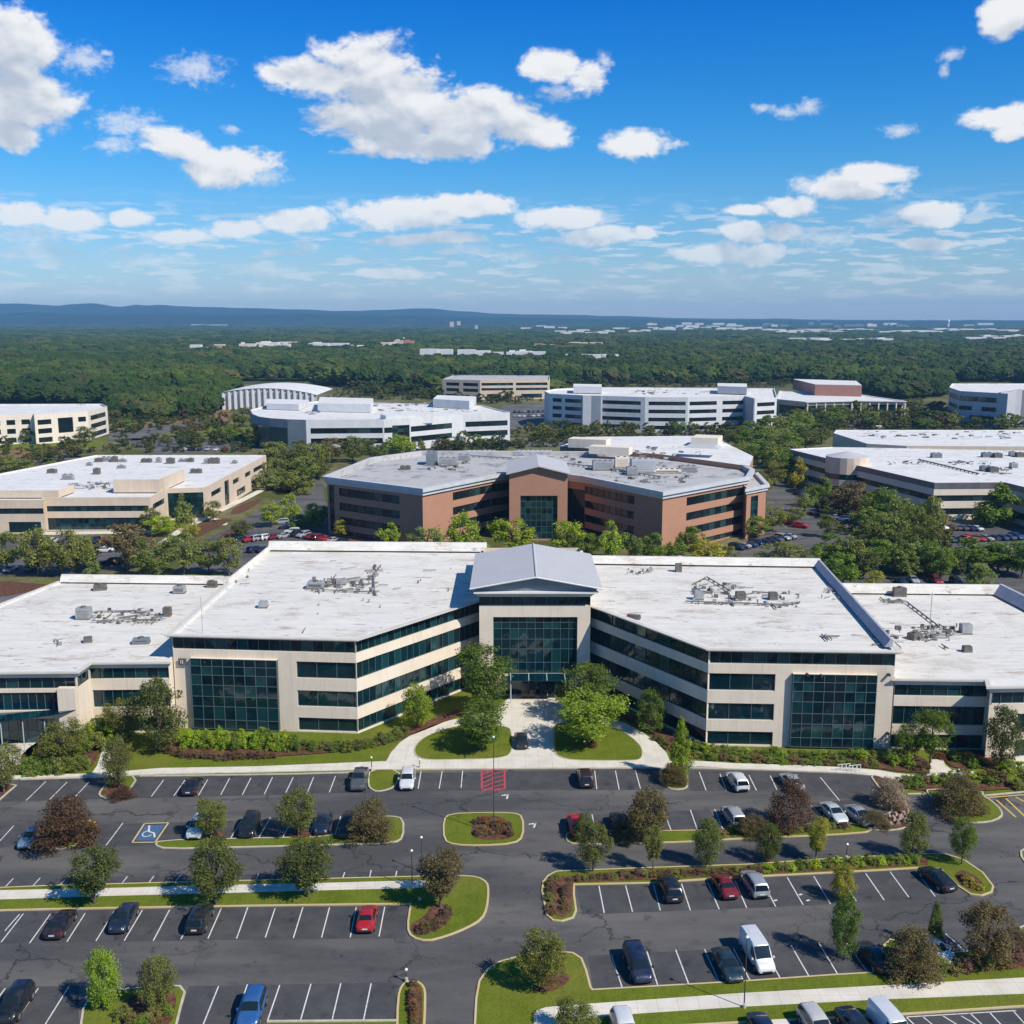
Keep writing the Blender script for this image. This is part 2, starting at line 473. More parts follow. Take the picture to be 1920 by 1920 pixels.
# object-coloured materials (the colour is a property of each thing)
def leaf_nodes(gg, b):
    oi = gg.new('ShaderNodeObjectInfo')
    geo = gg.new('ShaderNodeNewGeometry')
    r_ = geo.outputs['Random Per Island']
    n_ = gg.noise(geo.outputs['Position'], 0.55, 3)
    k = gg.math('MULTIPLY', gg.mrange(r_, 0, 1, 0.75, 1.75), gg.mrange(n_, 0.3, 0.7, 0.80, 1.25))
    c = gg.vmath('SCALE', oi.outputs['Color'])
    c.node.inputs['Scale'].default_value = 1.0
    gg.l.new(k, c.node.inputs['Scale'])
    c2 = gg.mix(gg.mrange(r_, 0.86, 1.0, 0, 0.35), c, (0.22, 0.20, 0.06))
    gg.put(b.inputs['Base Color'], c2)
    tr = gg.new('ShaderNodeBsdfTranslucent')
    gg.put(tr.inputs['Color'], gg.mix(1.0, c2, (1.3, 1.45, 0.5), 'MULTIPLY'))
    ms = gg.new('ShaderNodeMixShader')
    ms.inputs[0].default_value = 0.34
    out = gg.n['Material Output']
    gg.l.new(b.outputs[0], ms.inputs[1])
    gg.l.new(tr.outputs[0], ms.inputs[2])
    gg.l.new(ms.outputs[0], out.inputs[0])
mat('leaves', 0.65, spec=0.25, build=leaf_nodes)
mat('bark', 0.95, spec=0.1, build=noisy((0.10, 0.075, 0.055), (0.17, 0.135, 0.10), 3.0, stretch=(1, 1, .3)))
def forest_nodes(gg, b):
    oi = gg.new('ShaderNodeObjectInfo')
    p_ = pos(gg)
    n_ = gg.noise(p_, 0.45, 5, 0.8)
    n2 = gg.noise(p_, 0.005, 5, 0.65)
    c = gg.ramp(oi.outputs['Random'], [(0, (0.024, 0.050, 0.010)), (0.45, (0.062, 0.098, 0.017)), (0.8, (0.102, 0.134, 0.024)), (0.93, (0.110, 0.112, 0.030)), (1.0, (0.125, 0.085, 0.036))])
    c = gg.mix(gg.mrange(n_, 0.38, 0.62, 0.6, 0.0), c, (0.016, 0.032, 0.008))
    c = gg.mix(gg.mrange(n2, 0.42, 0.58, 0.0, 0.72), c, (0.020, 0.042, 0.013))
    gg.put(b.inputs['Base Color'], c)
mat('forest_leaves', 0.9, spec=0.1, build=forest_nodes)
def grove_nodes(gg, b):
    oi = gg.new('ShaderNodeObjectInfo')
    n_ = gg.noise(pos(gg), 0.45, 4, 0.7)
    c = gg.ramp(oi.outputs['Random'], [(0, (0.045, 0.070, 0.015)), (0.5, (0.100, 0.120, 0.025)), (0.8, (0.150, 0.160, 0.030)), (1.0, (0.170, 0.115, 0.050))])
    c = gg.mix(gg.mrange(n_, 0.38, 0.62, 0.5, 0.0), c, (0.025, 0.040, 0.010))
    gg.put(b.inputs['Base Color'], c)
mat('grove_leaves', 0.9, spec=0.1, build=grove_nodes)
def bay_nodes(gg, b):
    p_ = pos(gg)
    n_ = gg.noise(p_, 0.45, 5, 0.65)
    f_ = gg.noise(p_, 5.5, 4, 0.75)
    c = gg.mix(gg.mrange(n_, 0.35, 0.68), (0.040, 0.041, 0.047), (0.080, 0.078, 0.078))
    c = gg.mix(gg.mrange(f_, 0.3, 0.75, 0, 0.5), c, (0.095, 0.093, 0.092))
    o_ = gg.noise(gg.vmath('MULTIPLY', p_, (1, .6, 1)), 0.7, 3, 0.5)
    c = gg.mix(gg.mrange(o_, 0.62, 0.70, 0, 0.6), c, (0.024, 0.024, 0.027))
    gg.put(b.inputs['Base Color'], c)
    bump(gg, b, f_, 0.25, 0.02)
mat('bay_asphalt', 0.85, spec=0.3, build=bay_nodes)
def paint_nodes(gg, b):
    oi = gg.new('ShaderNodeObjectInfo')
    n_ = gg.noise(pos(gg), 1.5, 3)
    c = gg.mix(gg.mrange(n_, 0.4, 0.7, 0, 0.12), oi.outputs['Color'], (0.25, 0.23, 0.2))
    gg.put(b.inputs['Base Color'], c)
    b.inputs['Coat Weight'].default_value = 0.6
    b.inputs['Coat Roughness'].default_value = 0.06
mat('car_paint', 0.35, 0.25, 0.5, build=paint_nodes)
mat('car_glass', 0.06, 0.0, 0.8, color=(0.012, 0.018, 0.022))
mat('tyre_rubber', 0.9, color=(0.02, 0.02, 0.02))
mat('rim_metal', 0.35, 0.7, 0.5, color=(0.45, 0.45, 0.46))
mat('headlight_glass', 0.1, 0.0, 0.8, color=(0.65, 0.67, 0.70))
mat('taillight_red', 0.25, 0.0, 0.6, color=(0.42, 0.015, 0.02))
mat('black_plastic', 0.6, color=(0.02, 0.02, 0.022))
mat('plate_white', 0.5, color=(0.6, 0.6, 0.6))
mat('rock', 0.95, spec=0.2, build=noisy((0.26, 0.19, 0.14), (0.40, 0.31, 0.24), 2.0))

# ------------------------------------------------------------------ mesh builder
class MB:
    def __init__(s):
        s.v, s.f, s.m = [], [], []
    def face(s, pts, mi=0):
        i = len(s.v)
        s.v.extend([tuple(q_) for q_ in pts])
        s.f.append(tuple(range(i, i + len(pts))))
        s.m.append(mi)
    def hull8(s, pts, mi=0):
        """pts: bottom four counter-clockwise, then the top four"""
        i = len(s.v)
        s.v.extend([tuple(q_) for q_ in pts])
        for a in ((3, 2, 1, 0), (4, 5, 6, 7), (0, 1, 5, 4), (1, 2, 6, 5), (2, 3, 7, 6), (3, 0, 4, 7)):
            s.f.append(tuple(i + k for k in a))
            s.m.append(mi)
    def box(s, x0, x1, y0, y1, z0, z1, mi=0):
        s.hull8([(x0, y0, z0), (x1, y0, z0), (x1, y1, z0), (x0, y1, z0), (x0, y0, z1), (x1, y0, z1), (x1, y1, z1), (x0, y1, z1)], mi)
    def obox(s, c, ang, lx, ly, z0, z1, mi=0, tx=1.0, ty=1.0):
        ca, sa = math.cos(ang), math.sin(ang)
        pts = []
        for z_, kx, ky in ((z0, 1, 1), (z1, tx, ty)):
            for sx_, sy_ in ((-1, -1), (1, -1), (1, 1), (-1, 1)):
                x_, y_ = sx_ * lx / 2 * kx, sy_ * ly / 2 * ky
                pts.append((c[0] + x_ * ca - y_ * sa, c[1] + x_ * sa + y_ * ca, z_))
        s.hull8(pts, mi)
    def bar(s, a, b, o0, o1, z0, z1, mi=0):
        """box along a->b, between outward offsets o0 and o1 (to the right of a->b)"""
        a, b = Vector(a).to_2d(), Vector(b).to_2d()
        d = (b - a).normalized()
        n = Vector((d.y, -d.x))
        q_ = [a + n * o1, b + n * o1, b + n * o0, a + n * o0]
        s.hull8([(*k, z0) for k in q_] + [(*k, z1) for k in q_], mi)
    def prism(s, poly, z0, z1, mi=0, top=None, bottom=False):
        n = len(poly)
        i = len(s.v)
        s.v.extend([(p_[0], p_[1], z0) for p_ in poly] + [(p_[0], p_[1], z1) for p_ in poly])
        for k in range(n):
            s.f.append((i + k, i + (k + 1) % n, i + n + (k + 1) % n, i + n + k))
            s.m.append(mi)
        s.f.append(tuple(range(i + n, i + 2 * n)))
        s.m.append(mi if top is None else top)
        if bottom:
            s.f.append(tuple(range(i + n - 1, i - 1, -1)))
            s.m.append(mi)
    def tube(s, a, b, r0, r1=None, n=8, mi=0, cap=True):
        r1 = r0 if r1 is None else r1
        a, b = Vector(a), Vector(b)
        d = (b - a).normalized()
        u_ = d.orthogonal().normalized()
        v_ = d.cross(u_)
        i = len(s.v)
        for c, r_ in ((a, r0), (b, r1)):
            for k in range(n):
                t = 2 * math.pi * k / n
                s.v.append(tuple(c + (u_ * math.cos(t) + v_ * math.sin(t)) * r_))
        for k in range(n):
            s.f.append((i + k, i + (k + 1) % n, i + n + (k + 1) % n, i + n + k))
            s.m.append(mi)
        if cap:
            s.f.append(tuple(i + n - 1 - k for k in range(n)))
            s.f.append(tuple(i + n + k for k in range(n)))
            s.m += [mi, mi]
    def mesh(s, name, mats, smooth=False):
        me = bpy.data.meshes.new(name)
        me.from_pydata(s.v, [], s.f)
        for m_ in ([mats] if isinstance(mats, str) else mats):
            me.materials.append(MATS[m_])
        if max(s.m, default=0) > 0:
            me.polygons.foreach_set('material_index', s.m)
        if smooth:
            me.polygons.foreach_set('use_smooth', [True] * len(me.polygons))
        me.update()
        return me
    def build(s, name, mats, parent=None, smooth=False):
        return link(name, s.mesh(name, mats, smooth), parent)

def link(name, data, parent=None):
    o = bpy.data.objects.new(name, data)
    COL.objects.link(o)
    if parent is not None:
        o.parent = parent
        o.matrix_parent_inverse = Matrix.Translation(-Vector(parent.location)) if parent.type == 'EMPTY' and parent.get('abs') else Matrix()
    return o

def tag(o, label, cat=None, group=None, kind=None):
    if label:
        o['label'] = label
    if cat:
        o['category'] = cat
    if group:
        o['group'] = group
    if kind:
        o['kind'] = kind
    return o

def thing(name, label, cat, loc=(0, 0, 0), rz=0.0, group=None):
    o = bpy.data.objects.new(name, None)
    COL.objects.link(o)
    o.empty_display_size = 0.5
    o.location = loc
    o.rotation_euler = (0, 0, rz)
    return tag(o, label, cat, group)

def wthing(name, label, cat, loc, group=None):
    """a thing whose parts are modelled in world coordinates"""
    o = thing(name, label, cat, loc, 0.0, group)
    o['abs'] = 1
    return o

def struct(name, mb, m, smooth=False):
    o = mb.build(name, m, None, smooth)
    o['kind'] = 'structure'
    return o

def copy_tree(root, loc, rz, label, group=None, color=None, scale=None, paint=('body', 'crown', 'door', 'side_mirror')):
    c = root.copy()
    COL.objects.link(c)
    c.location = loc
    c.rotation_euler = (0, 0, rz)
    if scale is not None:
        c.scale = scale
    c['label'] = label
    if group:
        c['group'] = group
    for ch in root.children:
        d = ch.copy()
        COL.objects.link(d)
        d.parent = c
        if color and ch.name.split('.')[0] in paint:
            d.color = (*color, 1)
        for gc in ch.children:
            e = gc.copy()
            COL.objects.link(e)
            e.parent = d
    return c

ORD = ['first', 'second', 'third', 'fourth', 'fifth', 'sixth', 'seventh', 'eighth', 'ninth', 'tenth', 'eleventh', 'twelfth', 'thirteenth', 'fourteenth', 'fifteenth',
       'sixteenth', 'seventeenth', 'eighteenth', 'nineteenth', 'twentieth', 'twenty-first', 'twenty-second', 'twenty-third', 'twenty-fourth', 'twenty-fifth', 'twenty-sixth', 'twenty-seventh', 'twenty-eighth', 'twenty-ninth', 'thirtieth'] + ['%dst' % k if k % 10 == 1 and k != 11 else '%dnd' % k if k % 10 == 2 else '%drd' % k if k % 10 == 3 else '%dth' % k for k in range(31, 120)]

def in_poly(x, y, poly):
    r_ = False
    n = len(poly)
    for i in range(n):
        x1, y1 = poly[i][0], poly[i][1]
        x2, y2 = poly[(i + 1) % n][0], poly[(i + 1) % n][1]
        if (y1 > y) != (y2 > y) and x < (x2 - x1) * (y - y1) / (y2 - y1) + x1:
            r_ = not r_
    return r_

def ccw(poly):
    a = sum(poly[i][0] * poly[(i + 1) % len(poly)][1] - poly[(i + 1) % len(poly)][0] * poly[i][1] for i in range(len(poly)))
    return poly if a > 0 else poly[::-1]

def offset(poly, d):
    """offset a counter-clockwise polygon outwards by d"""
    n = len(poly)
    out = []
    for i in range(n):
        a, b, c = (Vector(poly[(i + k) % n][:2]) for k in (-1, 0, 1))
        d1, d2 = (b - a).normalized(), (c - b).normalized()
        n1, n2 = Vector((d1.y, -d1.x)), Vector((d2.y, -d2.x))
        bis = (n1 + n2)
        if bis.length < 1e-4:
            bis = n1
        bis.normalize()
        k = d / max(0.35, bis.dot(n1))
        out.append(b + bis * k)
    return out

def smooth_poly(pts, it=2):
    for _ in range(it):
        q_ = []
        for i in range(len(pts)):
            a, b = Vector(pts[i]), Vector(pts[(i + 1) % len(pts)])
            q_ += [a * 0.75 + b * 0.25, a * 0.25 + b * 0.75]
        pts = q_
    return pts
# ------------------------------------------------------------------ land, roads, lots, kerbs
def strip_mesh(polys_px, z, m, name, sm=0):
    mb = MB()
    for pl in polys_px:
        pts = [P(*q_) for q_ in pl]
        pts = ccw([Vector((q_.x, q_.y)) for q_ in pts])
        if sm:
            pts = smooth_poly(pts, sm)
        mb.face([(q_.x, q_.y, z) for q_ in pts])
    return struct(name, mb, m)

mb = MB()
N_ = 40000
mb.face([(-N_, -400, 0), (N_, -400, 0), (N_, N_, 0), (-N_, N_, 0)])
struct('land', mb, 'land')

# foreground lawn around the front of the offices
strip_mesh([[(-900, 1480), (-500, 1330), (-200, 1200), (60, 1092), (700, 1085), (1300, 1085), (1960, 1085), (2300, 1180), (2600, 1330), (2900, 1500), (1700, 1500)]], 0.03, 'lawn', 'lawn')

# main car park asphalt
LOT = [(-900, 1500), (-60, 1466), (40, 1462), (180, 1458), (440, 1454), (700, 1450), (900, 1443), (1290, 1441), (1560, 1450), (1632, 1453), (1652, 1466), (1700, 1491), (1737, 1491), (1844, 1495), (1920, 1487), (2100, 1478), (2700, 1478), (6000, 4200), (-4200, 4200)]
strip_mesh([LOT], 0.06, 'asphalt', 'parking_lot')
# other roads and lots behind
ROADS = [
    [(575, 915), (602, 888), (612, 960), (640, 985), (720, 1005), (760, 1035), (900, 1062), (880, 1110), (300, 1110), (372, 1020), (450, 978), (530, 930)],
    [(1425, 890), (1480, 905), (1560, 940), (1650, 972), (1640, 1015), (1500, 1040), (1440, 1070), (1180, 1075), (1200, 1050), (1350, 1045), (1425, 1002), (1442, 950)],
    [(1640, 978), (2300, 978), (2600, 1125), (1560, 1112), (1560, 1065), (1640, 1040)],
    [(-400, 1008), (290, 1003), (262, 1040), (250, 1078), (-500, 1086)],
]
strip_mesh(ROADS, 0.05, 'asphalt', 'road', 1)
strip_mesh([[(205, 812), (372, 789), (376, 796), (300, 812), (260, 826), (205, 826)], [(230, 822), (450, 820), (470, 846), (280, 852)], [(60, 852), (150, 850), (138, 872), (70, 882)],
            [(-80, 905), (0, 893), (140, 868), (150, 873), (20, 906), (-80, 925)], [(940, 760), (1030, 757), (1030, 800), (945, 805)], [(-500, 1096), (60, 1092), (95, 1098), (-200, 1300), (-800, 1300)], [(1560, 790), (1660, 780), (1700, 800), (1600, 806)],
            [(470, 838), (960, 826), (1400, 812), (1400, 820), (960, 838), (500, 852)]], 0.04, 'old_asphalt', 'service_road')
strip_mesh([[(285, 1026), (300, 1024), (352, 992), (404, 966), (470, 934), (525, 905), (515, 903), (458, 932), (390, 962), (340, 988)], [(382, 985), (425, 985), (430, 975), (400, 972)],
            [(1585, 1060), (1650, 1055), (1780, 1062), (1780, 1068), (1650, 1062), (1590, 1067)], [(1600, 785), (1622, 782), (1660, 800), (1640, 803)], [(1780, 1055), (1920, 1050), (1920, 1056), (1780, 1062)],
            [(55, 998), (300, 995), (300, 1000), (60, 1004)]], 0.08, 'concrete_walk', 'footpath')
strip_mesh([[(345, 1000), (395, 975), (445, 972), (400, 992), (350, 1020)], [(440, 950), (500, 930), (470, 955), (430, 968)], [(395, 1020), (440, 985), (470, 990), (420, 1035)], [(1640, 1030), (1690, 1022), (1690, 1040), (1645, 1045)],
            [(640, 1010), (690, 1008), (680, 1024), (640, 1026)], [(-200, 1090), (100, 1092), (60, 1112), (-100, 1130)], [(1580, 958), (1640, 975), (1600, 985), (1560, 972)]], 0.10, 'mulch', 'mulch_bed', 1)
strip_mesh([[(210, 800), (370, 782), (372, 788), (215, 812)], [(-100, 850), (180, 835), (180, 842), (-100, 872)], [(400, 770), (430, 760), (440, 800), (410, 812)]], 0.03, 'dry_soil', 'dry_grass_verge')
strip_mesh([[(-100, 992), (300, 988), (300, 996), (-100, 1008)], [(380, 800), (470, 800), (480, 826), (380, 822)], [(1755, 968), (1840, 966), (1838, 975), (1750, 978)], [(1480, 795), (1540, 792), (1545, 806), (1480, 806)], [(260, 1080), (420, 1076), (415, 1096), (250, 1096)], [(1640, 1068), (1800, 1064), (1800, 1070), (1640, 1075)],
            [(-100, 826), (200, 826), (190, 838), (-100, 846)]], 0.07, 'lawn', 'lawn')

strip_mesh([[(38, 1464), (440, 1455), (1235, 1443), (1247, 1482), (880, 1483), (440, 1493), (0, 1504)], [(1288, 1444), (1560, 1451), (1630, 1455), (1662, 1508), (1600, 1500), (1440, 1484), (1294, 1484)],
            [(-300, 1720), (0, 1711), (400, 1704), (767, 1699), (760, 1760), (400, 1764), (-320, 1776)], [(-120, 1853), (148, 1850), (148, 1925), (-200, 1932)], [(354, 1850), (743, 1843), (742, 1919), (330, 1925)],
            [(1080, 1663), (1220, 1659), (1440, 1646), (1722, 1632), (1758, 1685), (1450, 1702), (1092, 1716)], [(1102, 1793), (1400, 1778), (1642, 1765), (1682, 1822), (1394, 1840), (1112, 1855)],
            [(190, 1547), (655, 1533), (640, 1569), (300, 1576), (286, 1586), (182, 1589)], [(1062, 1531), (1330, 1519), (1352, 1556), (1140, 1560), (1090, 1557), (1062, 1560)], [(1500, 1507), (1600, 1500), (1640, 1530), (1610, 1545), (1520, 1546)],
            [(-100, 1552), (78, 1546), (60, 1588), (-140, 1596)], [(-200, 1655), (700, 1635), (800, 1632), (800, 1643), (400, 1654), (-200, 1675)], [(1700, 1906), (1925, 1892), (2100, 1884), (2100, 1990), (1700, 1990)]], 0.064, 'bay_asphalt', 'parking_bays')

KH = 0.17
def kerb_ring(mb, pts, w_=0.2, h=KH, closed=True):
    """kerb along the outline pts (counter-clockwise), top and both faces"""
    outer = [Vector(q_[:2]) for q_ in pts]
    inner = offset([tuple(q_) for q_ in outer], -w_)
    n = len(outer)
    for i in range(n if closed else n - 1):
        j = (i + 1) % n
        a, b, c, d = outer[i], outer[j], inner[j], inner[i]
        mb.face([(*a, 0.0), (*b, 0.0), (*b, h), (*a, h)])
        mb.face([(*a, h), (*b, h), (*c, h), (*d, h)])
    return inner

ISLANDS = {}
def island(key, px, mats=('lawn',), kerb='kerb_stone', sm=1, name='traffic_island'):
    pts = ccw([P(*q_).to_2d() for q_ in px])
    if sm:
        pts = smooth_poly(pts, sm)
    k = MB()
    inner = kerb_ring(k, pts)
    struct('kerb', k, kerb)
    t = MB()
    t.face([(*q_, KH - 0.02) for q_ in inner])
    struct(name, t, mats[0])
    ISLANDS[key] = inner
    return inner

def bed(px, m='mulch', z=KH + 0.005, sm=2, name='mulch_bed'):
    pts = smooth_poly(ccw([P(*q_).to_2d() for q_ in px]), sm)
    t = MB()
    t.face([(*q_, z) for q_ in pts])
    return struct(name, t, m)

island('A', [(78, 1593), (84, 1572), (115, 1550), (150, 1541), (176, 1539), (182, 1548), (172, 1562), (140, 1587), (120, 1594)])
bed([(88, 1590), (95, 1570), (150, 1546), (170, 1546), (130, 1588)])
island('B', [(288, 1587), (298, 1577), (440, 1573.5), (640, 1569.5), (672, 1548), (700, 1533), (735, 1531), (758, 1536), (758, 1572), (740, 1583), (600, 1587), (440, 1591), (310, 1594)])
bed([(384, 1577), (395, 1560), (410, 1558), (432, 1576)])
bed([(535, 1574), (552, 1558), (575, 1558), (590, 1572)])
bed([(660, 1574), (675, 1553), (700, 1540), (728, 1545), (722, 1576)])
island('C', [(831, 1578), (830, 1540), (842, 1527), (900, 1525), (965, 1525), (982, 1533), (983, 1570), (965, 1584), (900, 1588), (850, 1586)], kerb='kerb_paint')
bed([(882, 1574), (886, 1545), (896, 1532), (935, 1531), (962, 1548), (962, 1574), (925, 1578)])
island('D', [(1059, 1572), (1063, 1562), (1095, 1556), (1140, 1560), (1240, 1559), (1309, 1558), (1450, 1551), (1560, 1543), (1610, 1546), (1645, 1561), (1560, 1568), (1400, 1574), (1290, 1581), (1186, 1583), (1090, 1585), (1066, 1583)], kerb='kerb_paint')
bed([(1066, 1578), (1080, 1562), (1190, 1562), (1230, 1566), (1200, 1576), (1090, 1580)])
bed([(1330, 1562), (1440, 1554), (1590, 1549), (1600, 1556), (1450, 1564), (1340, 1569)])
island('E', [(1628, 1452), (1660, 1460), (1690, 1486), (1703, 1515), (1710, 1546), (1698, 1556), (1645, 1561), (1612, 1546), (1640, 1532), (1672, 1526), (1670, 1506), (1648, 1480)], ('mulch',), sm=1, name='mulch_bed')
island('F', [(1737, 1489), (1752, 1500), (1785, 1534), (1813, 1545), (1855, 1544), (1880, 1534), (1880, 1522), (1862, 1504), (1844, 1494), (1844, 1484), (1737, 1480)])
island('G', [(-400, 1688), (0, 1664), (400, 1654), (760, 1645), (860, 1643), (896, 1645), (915, 1656), (918, 1672), (915, 1705), (905, 1726), (878, 1742), (839, 1758), (800, 1768), (770, 1760), (762, 1742), (768, 1700), (768, 1697), (400, 1702), (0, 1709), (-400, 1722)], kerb='kerb_paint')
bed([(772, 1752), (766, 1738), (800, 1718), (808, 1698), (838, 1698), (850, 1715), (835, 1740), (800, 1755)])
island('H', [(352, 1850), (338, 1900), (322, 1975), (150, 1975), (150, 1905), (165, 1872), (215, 1858), (300, 1850)])
bed([(335, 1862), (318, 1935), (240, 1960), (220, 1900), (240, 1872), (300, 1858)], sm=1)
island('I', [(742, 1960), (744, 1873), (751, 1850), (765, 1841), (784, 1841), (797, 1852), (800, 1870), (796, 1960)], kerb='kerb_paint')
bed([(760, 1960), (768, 1900), (765, 1858), (780, 1845), (793, 1860), (790, 1960)])
island('J', [(885, 1990), (891, 1875), (897, 1842), (912, 1820), (935, 1805), (984, 1791), (1040, 1785), (1075, 1788), (1092, 1799), (1101, 1822), (1109, 1853), (1112, 1857), (1394, 1841), (1563, 1829), (1689, 1822), (1680, 1800), (1655, 1775), (1668, 1762), (1760, 1790), (1860, 1780), (2000, 1775), (2400, 1770), (2500, 1860), (1920, 1890), (1695, 1905), (1400, 1920), (1010, 1942), (985, 1990)], kerb='kerb_paint', sm=0)
bed([(1000, 1862), (1005, 1840), (1040, 1822), (1070, 1830), (1062, 1850), (1030, 1864)])
bed([(1590, 1806), (1665, 1770), (1760, 1800), (1850, 1792), (1920, 1788), (2000, 1790), (2000, 1812), (1850, 1824), (1760, 1832), (1690, 1818)], sm=1)
island('K', [(1015, 1672), (1017, 1655), (1027, 1643), (1043, 1635), (1192, 1629), (1400, 1622), (1588, 1609), (1743, 1602), (1774, 1603), (1807, 1613), (1844, 1638), (1864, 1664), (1861, 1675), (1841, 1682), (1819, 1679), (1796, 1664), (1776, 1645), (1762, 1632), (1720, 1630), (1622, 1635.6), (1436, 1645), (1327, 1651), (1220, 1658), (1078, 1661), (1078, 1680), (1082, 1709), (1076, 1723), (1054, 1730), (1036, 1728), (1023, 1717)], kerb='kerb_paint', sm=0)
bed([(1026, 1712), (1022, 1662), (1032, 1648), (1190, 1634), (1400, 1627), (1580, 1616), (1700, 1610), (1740, 1612), (1740, 1624), (1620, 1631), (1436, 1641), (1220, 1652), (1075, 1657), (1072, 1712), (1055, 1722)], sm=0)
bed([(1795, 1655), (1790, 1640), (1805, 1632), (1830, 1645), (1848, 1665), (1840, 1676), (1818, 1672)])
island('M', [(692, 1444), (752, 1444), (745, 1474), (730, 1482), (706, 1487), (692, 1480), (689, 1468)])
island('N', [(1235, 1440), (1286, 1440), (1292, 1468), (1288, 1481), (1262, 1483), (1248, 1477), (1240, 1465)])
bed([(1240, 1462), (1240, 1444), (1280, 1444), (1284, 1465), (1265, 1474)])
island('O', [(262, 1456), (238, 1491), (222, 1498), (200, 1500), (184, 1494), (187, 1484), (212, 1456)])
bed([(230, 1490), (192, 1494), (190, 1486), (205, 1472), (240, 1472)])
island('Q', [(-200, 1490), (-60, 1473), (38, 1469), (14, 1489), (-20, 1520), (-200, 1560)], ('mulch',), name='mulch_bed')
island('S', [(1908, 1600), (1925, 1590), (1990, 1590), (1990, 1640), (1930, 1632)])
island('T', [(1907, 1742), (1925, 1735), (1990, 1735), (1990, 1780), (1925, 1768)])

# continuous kerb between the walk and the northern bays
k = MB()
def kerb_line(px, w_=0.22):
    for a, b in zip(px[:-1], px[1:]):
        A, B = P(*a), P(*b)
        k.bar(A, B, -w_, 0.0, 0.0, KH + 0.01)
kerb_line([(1844, 1494), (1920, 1487), (2050, 1480)])
kerb_line([(1702, 1491), (1737, 1490)])
kerb_line([(1286, 1441.5), (1450, 1446), (1560, 1450.5), (1628, 1453)])
kerb_line([(262, 1457), (440, 1455), (560, 1453), (692, 1449)])
kerb_line([(38, 1463.5), (120, 1461), (214, 1458.5)])
kerb_line([(500, 1919), (744, 1917.5)])
kerb_line([(752, 1445), (900, 1443.5), (1060, 1442.5), (1236, 1442)])
struct('kerb', k, 'kerb_stone')
strip_mesh([[(500, 1921), (743, 1919), (742, 1960), (490, 1965)], [(322, 1975), (500, 1921), (480, 1985)]], 0.15, 'lawn', 'lawn')

# concrete forecourt and walks (raised slab)
def slab(px, name='sidewalk', z=KH - 0.01, sm=0):
    pts = ccw([P(*q_).to_2d() for q_ in px])
    if sm:
        pts = smooth_poly(pts, sm)
    mb = MB()
    mb.prism(pts, 0.0, z)
    struct(name, mb, 'concrete_walk')
slab([(-300, 1480), (40, 1455.5), (180, 1452), (300, 1442), (480, 1438.8), (700, 1430), (724, 1429), (733, 1413), (750, 1394), (775, 1377), (808, 1363), (845, 1352), (872, 1347), (930, 1330), (957, 1308), (957, 1296), (1036, 1296), (1036, 1308), (1070, 1330), (1130, 1346),
      (1172, 1357), (1205, 1375), (1232, 1395), (1250, 1414), (1256, 1429), (1306, 1428.5), (1380, 1433), (1492, 1436.5), (1574, 1440), (1650, 1446), (1675, 1451), (1712, 1455), (1743, 1453), (1744, 1426), (1767, 1425), (1772, 1436), (1785, 1446), (1838, 1449), (1840, 1452), (1813, 1460), (1717, 1464), (1678, 1465), (1640, 1456), (1574, 1449.5),
      (1492, 1446), (1380, 1443.3), (1306, 1438), (1256, 1441), (1100, 1442), (900, 1443), (789, 1444.5), (700, 1444), (480, 1449), (300, 1452.5), (180, 1457), (40, 1461), (-300, 1490)])
slab([(-400, 1703), (0, 1689), (200, 1682.5), (400, 1677.5), (600, 1672), (760, 1668), (800, 1666), (815, 1660), (800, 1654), (760, 1654), (600, 1658.5), (400, 1662.5), (200, 1668), (0, 1672), (-400, 1684)], z=KH + 0.012)
slab([(1001, 1908), (1006, 1898), (1023, 1892), (1080, 1887), (1394, 1865), (1633, 1852), (1920, 1836), (2100, 1826), (2100, 1854), (1920, 1866), (1639, 1877.5), (1394, 1890.5), (1203, 1903), (1120, 1910), (1050, 1922), (1040, 1960), (1001, 1960)], z=KH + 0.012)
slab([(172, 1452), (182, 1438), (194, 1402), (207, 1401), (207, 1425), (196, 1440), (204, 1451)], z=KH + 0.012)
slab([(-100, 1412), (20, 1400), (68, 1392), (72, 1402), (52, 1428), (10, 1442), (-100, 1448)], z=KH - 0.004)
slab([(1820, 1425), (1860, 1412), (2050, 1400), (2050, 1460), (1920, 1454), (1893, 1432), (1885, 1424)], z=KH - 0.004)
slab([(1414, 1918), (1480, 1914), (1482, 1926), (1414, 1930)], z=KH + 0.016)
def turf(px, sm=2):
    pts = smooth_poly(ccw([P(*q_).to_2d() for q_ in px]), sm)
    k2 = MB()
    inner = kerb_ring(k2, pts, 0.15, KH + 0.06)
    struct('kerb', k2, 'kerb_stone')
    t = MB()
    t.face([(*q_, KH + 0.04) for q_ in inner])
    struct('lawn', t, 'lawn')
turf([(776, 1418), (777, 1400), (795, 1384), (832, 1369), (870, 1361), (955, 1362), (961, 1380), (962, 1412), (945, 1425), (860, 1427), (795, 1428)])
turf([(1037, 1415), (1036, 1380), (1037, 1358), (1100, 1354), (1132, 1360), (1165, 1370), (1190, 1388), (1206, 1405), (1205, 1427), (1180, 1429), (1110, 1429), (1060, 1427)])
k3 = MB()
ye = [(128, 1592), (142, 1586), (172, 1562), (181, 1549), (177, 1541)]
for a, b in zip(ye[:-1], ye[1:]):
    k3.bar(P(*a), P(*b), -0.24, 0.02, 0.0, KH + 0.035)
a_, b_ = P(1039.5, 1366), P(1039.5, 1410)
k3.bar(a_, b_, -0.1, 0.1, KH, KH + 0.075)
struct('kerb', k3, 'yellow_paint')
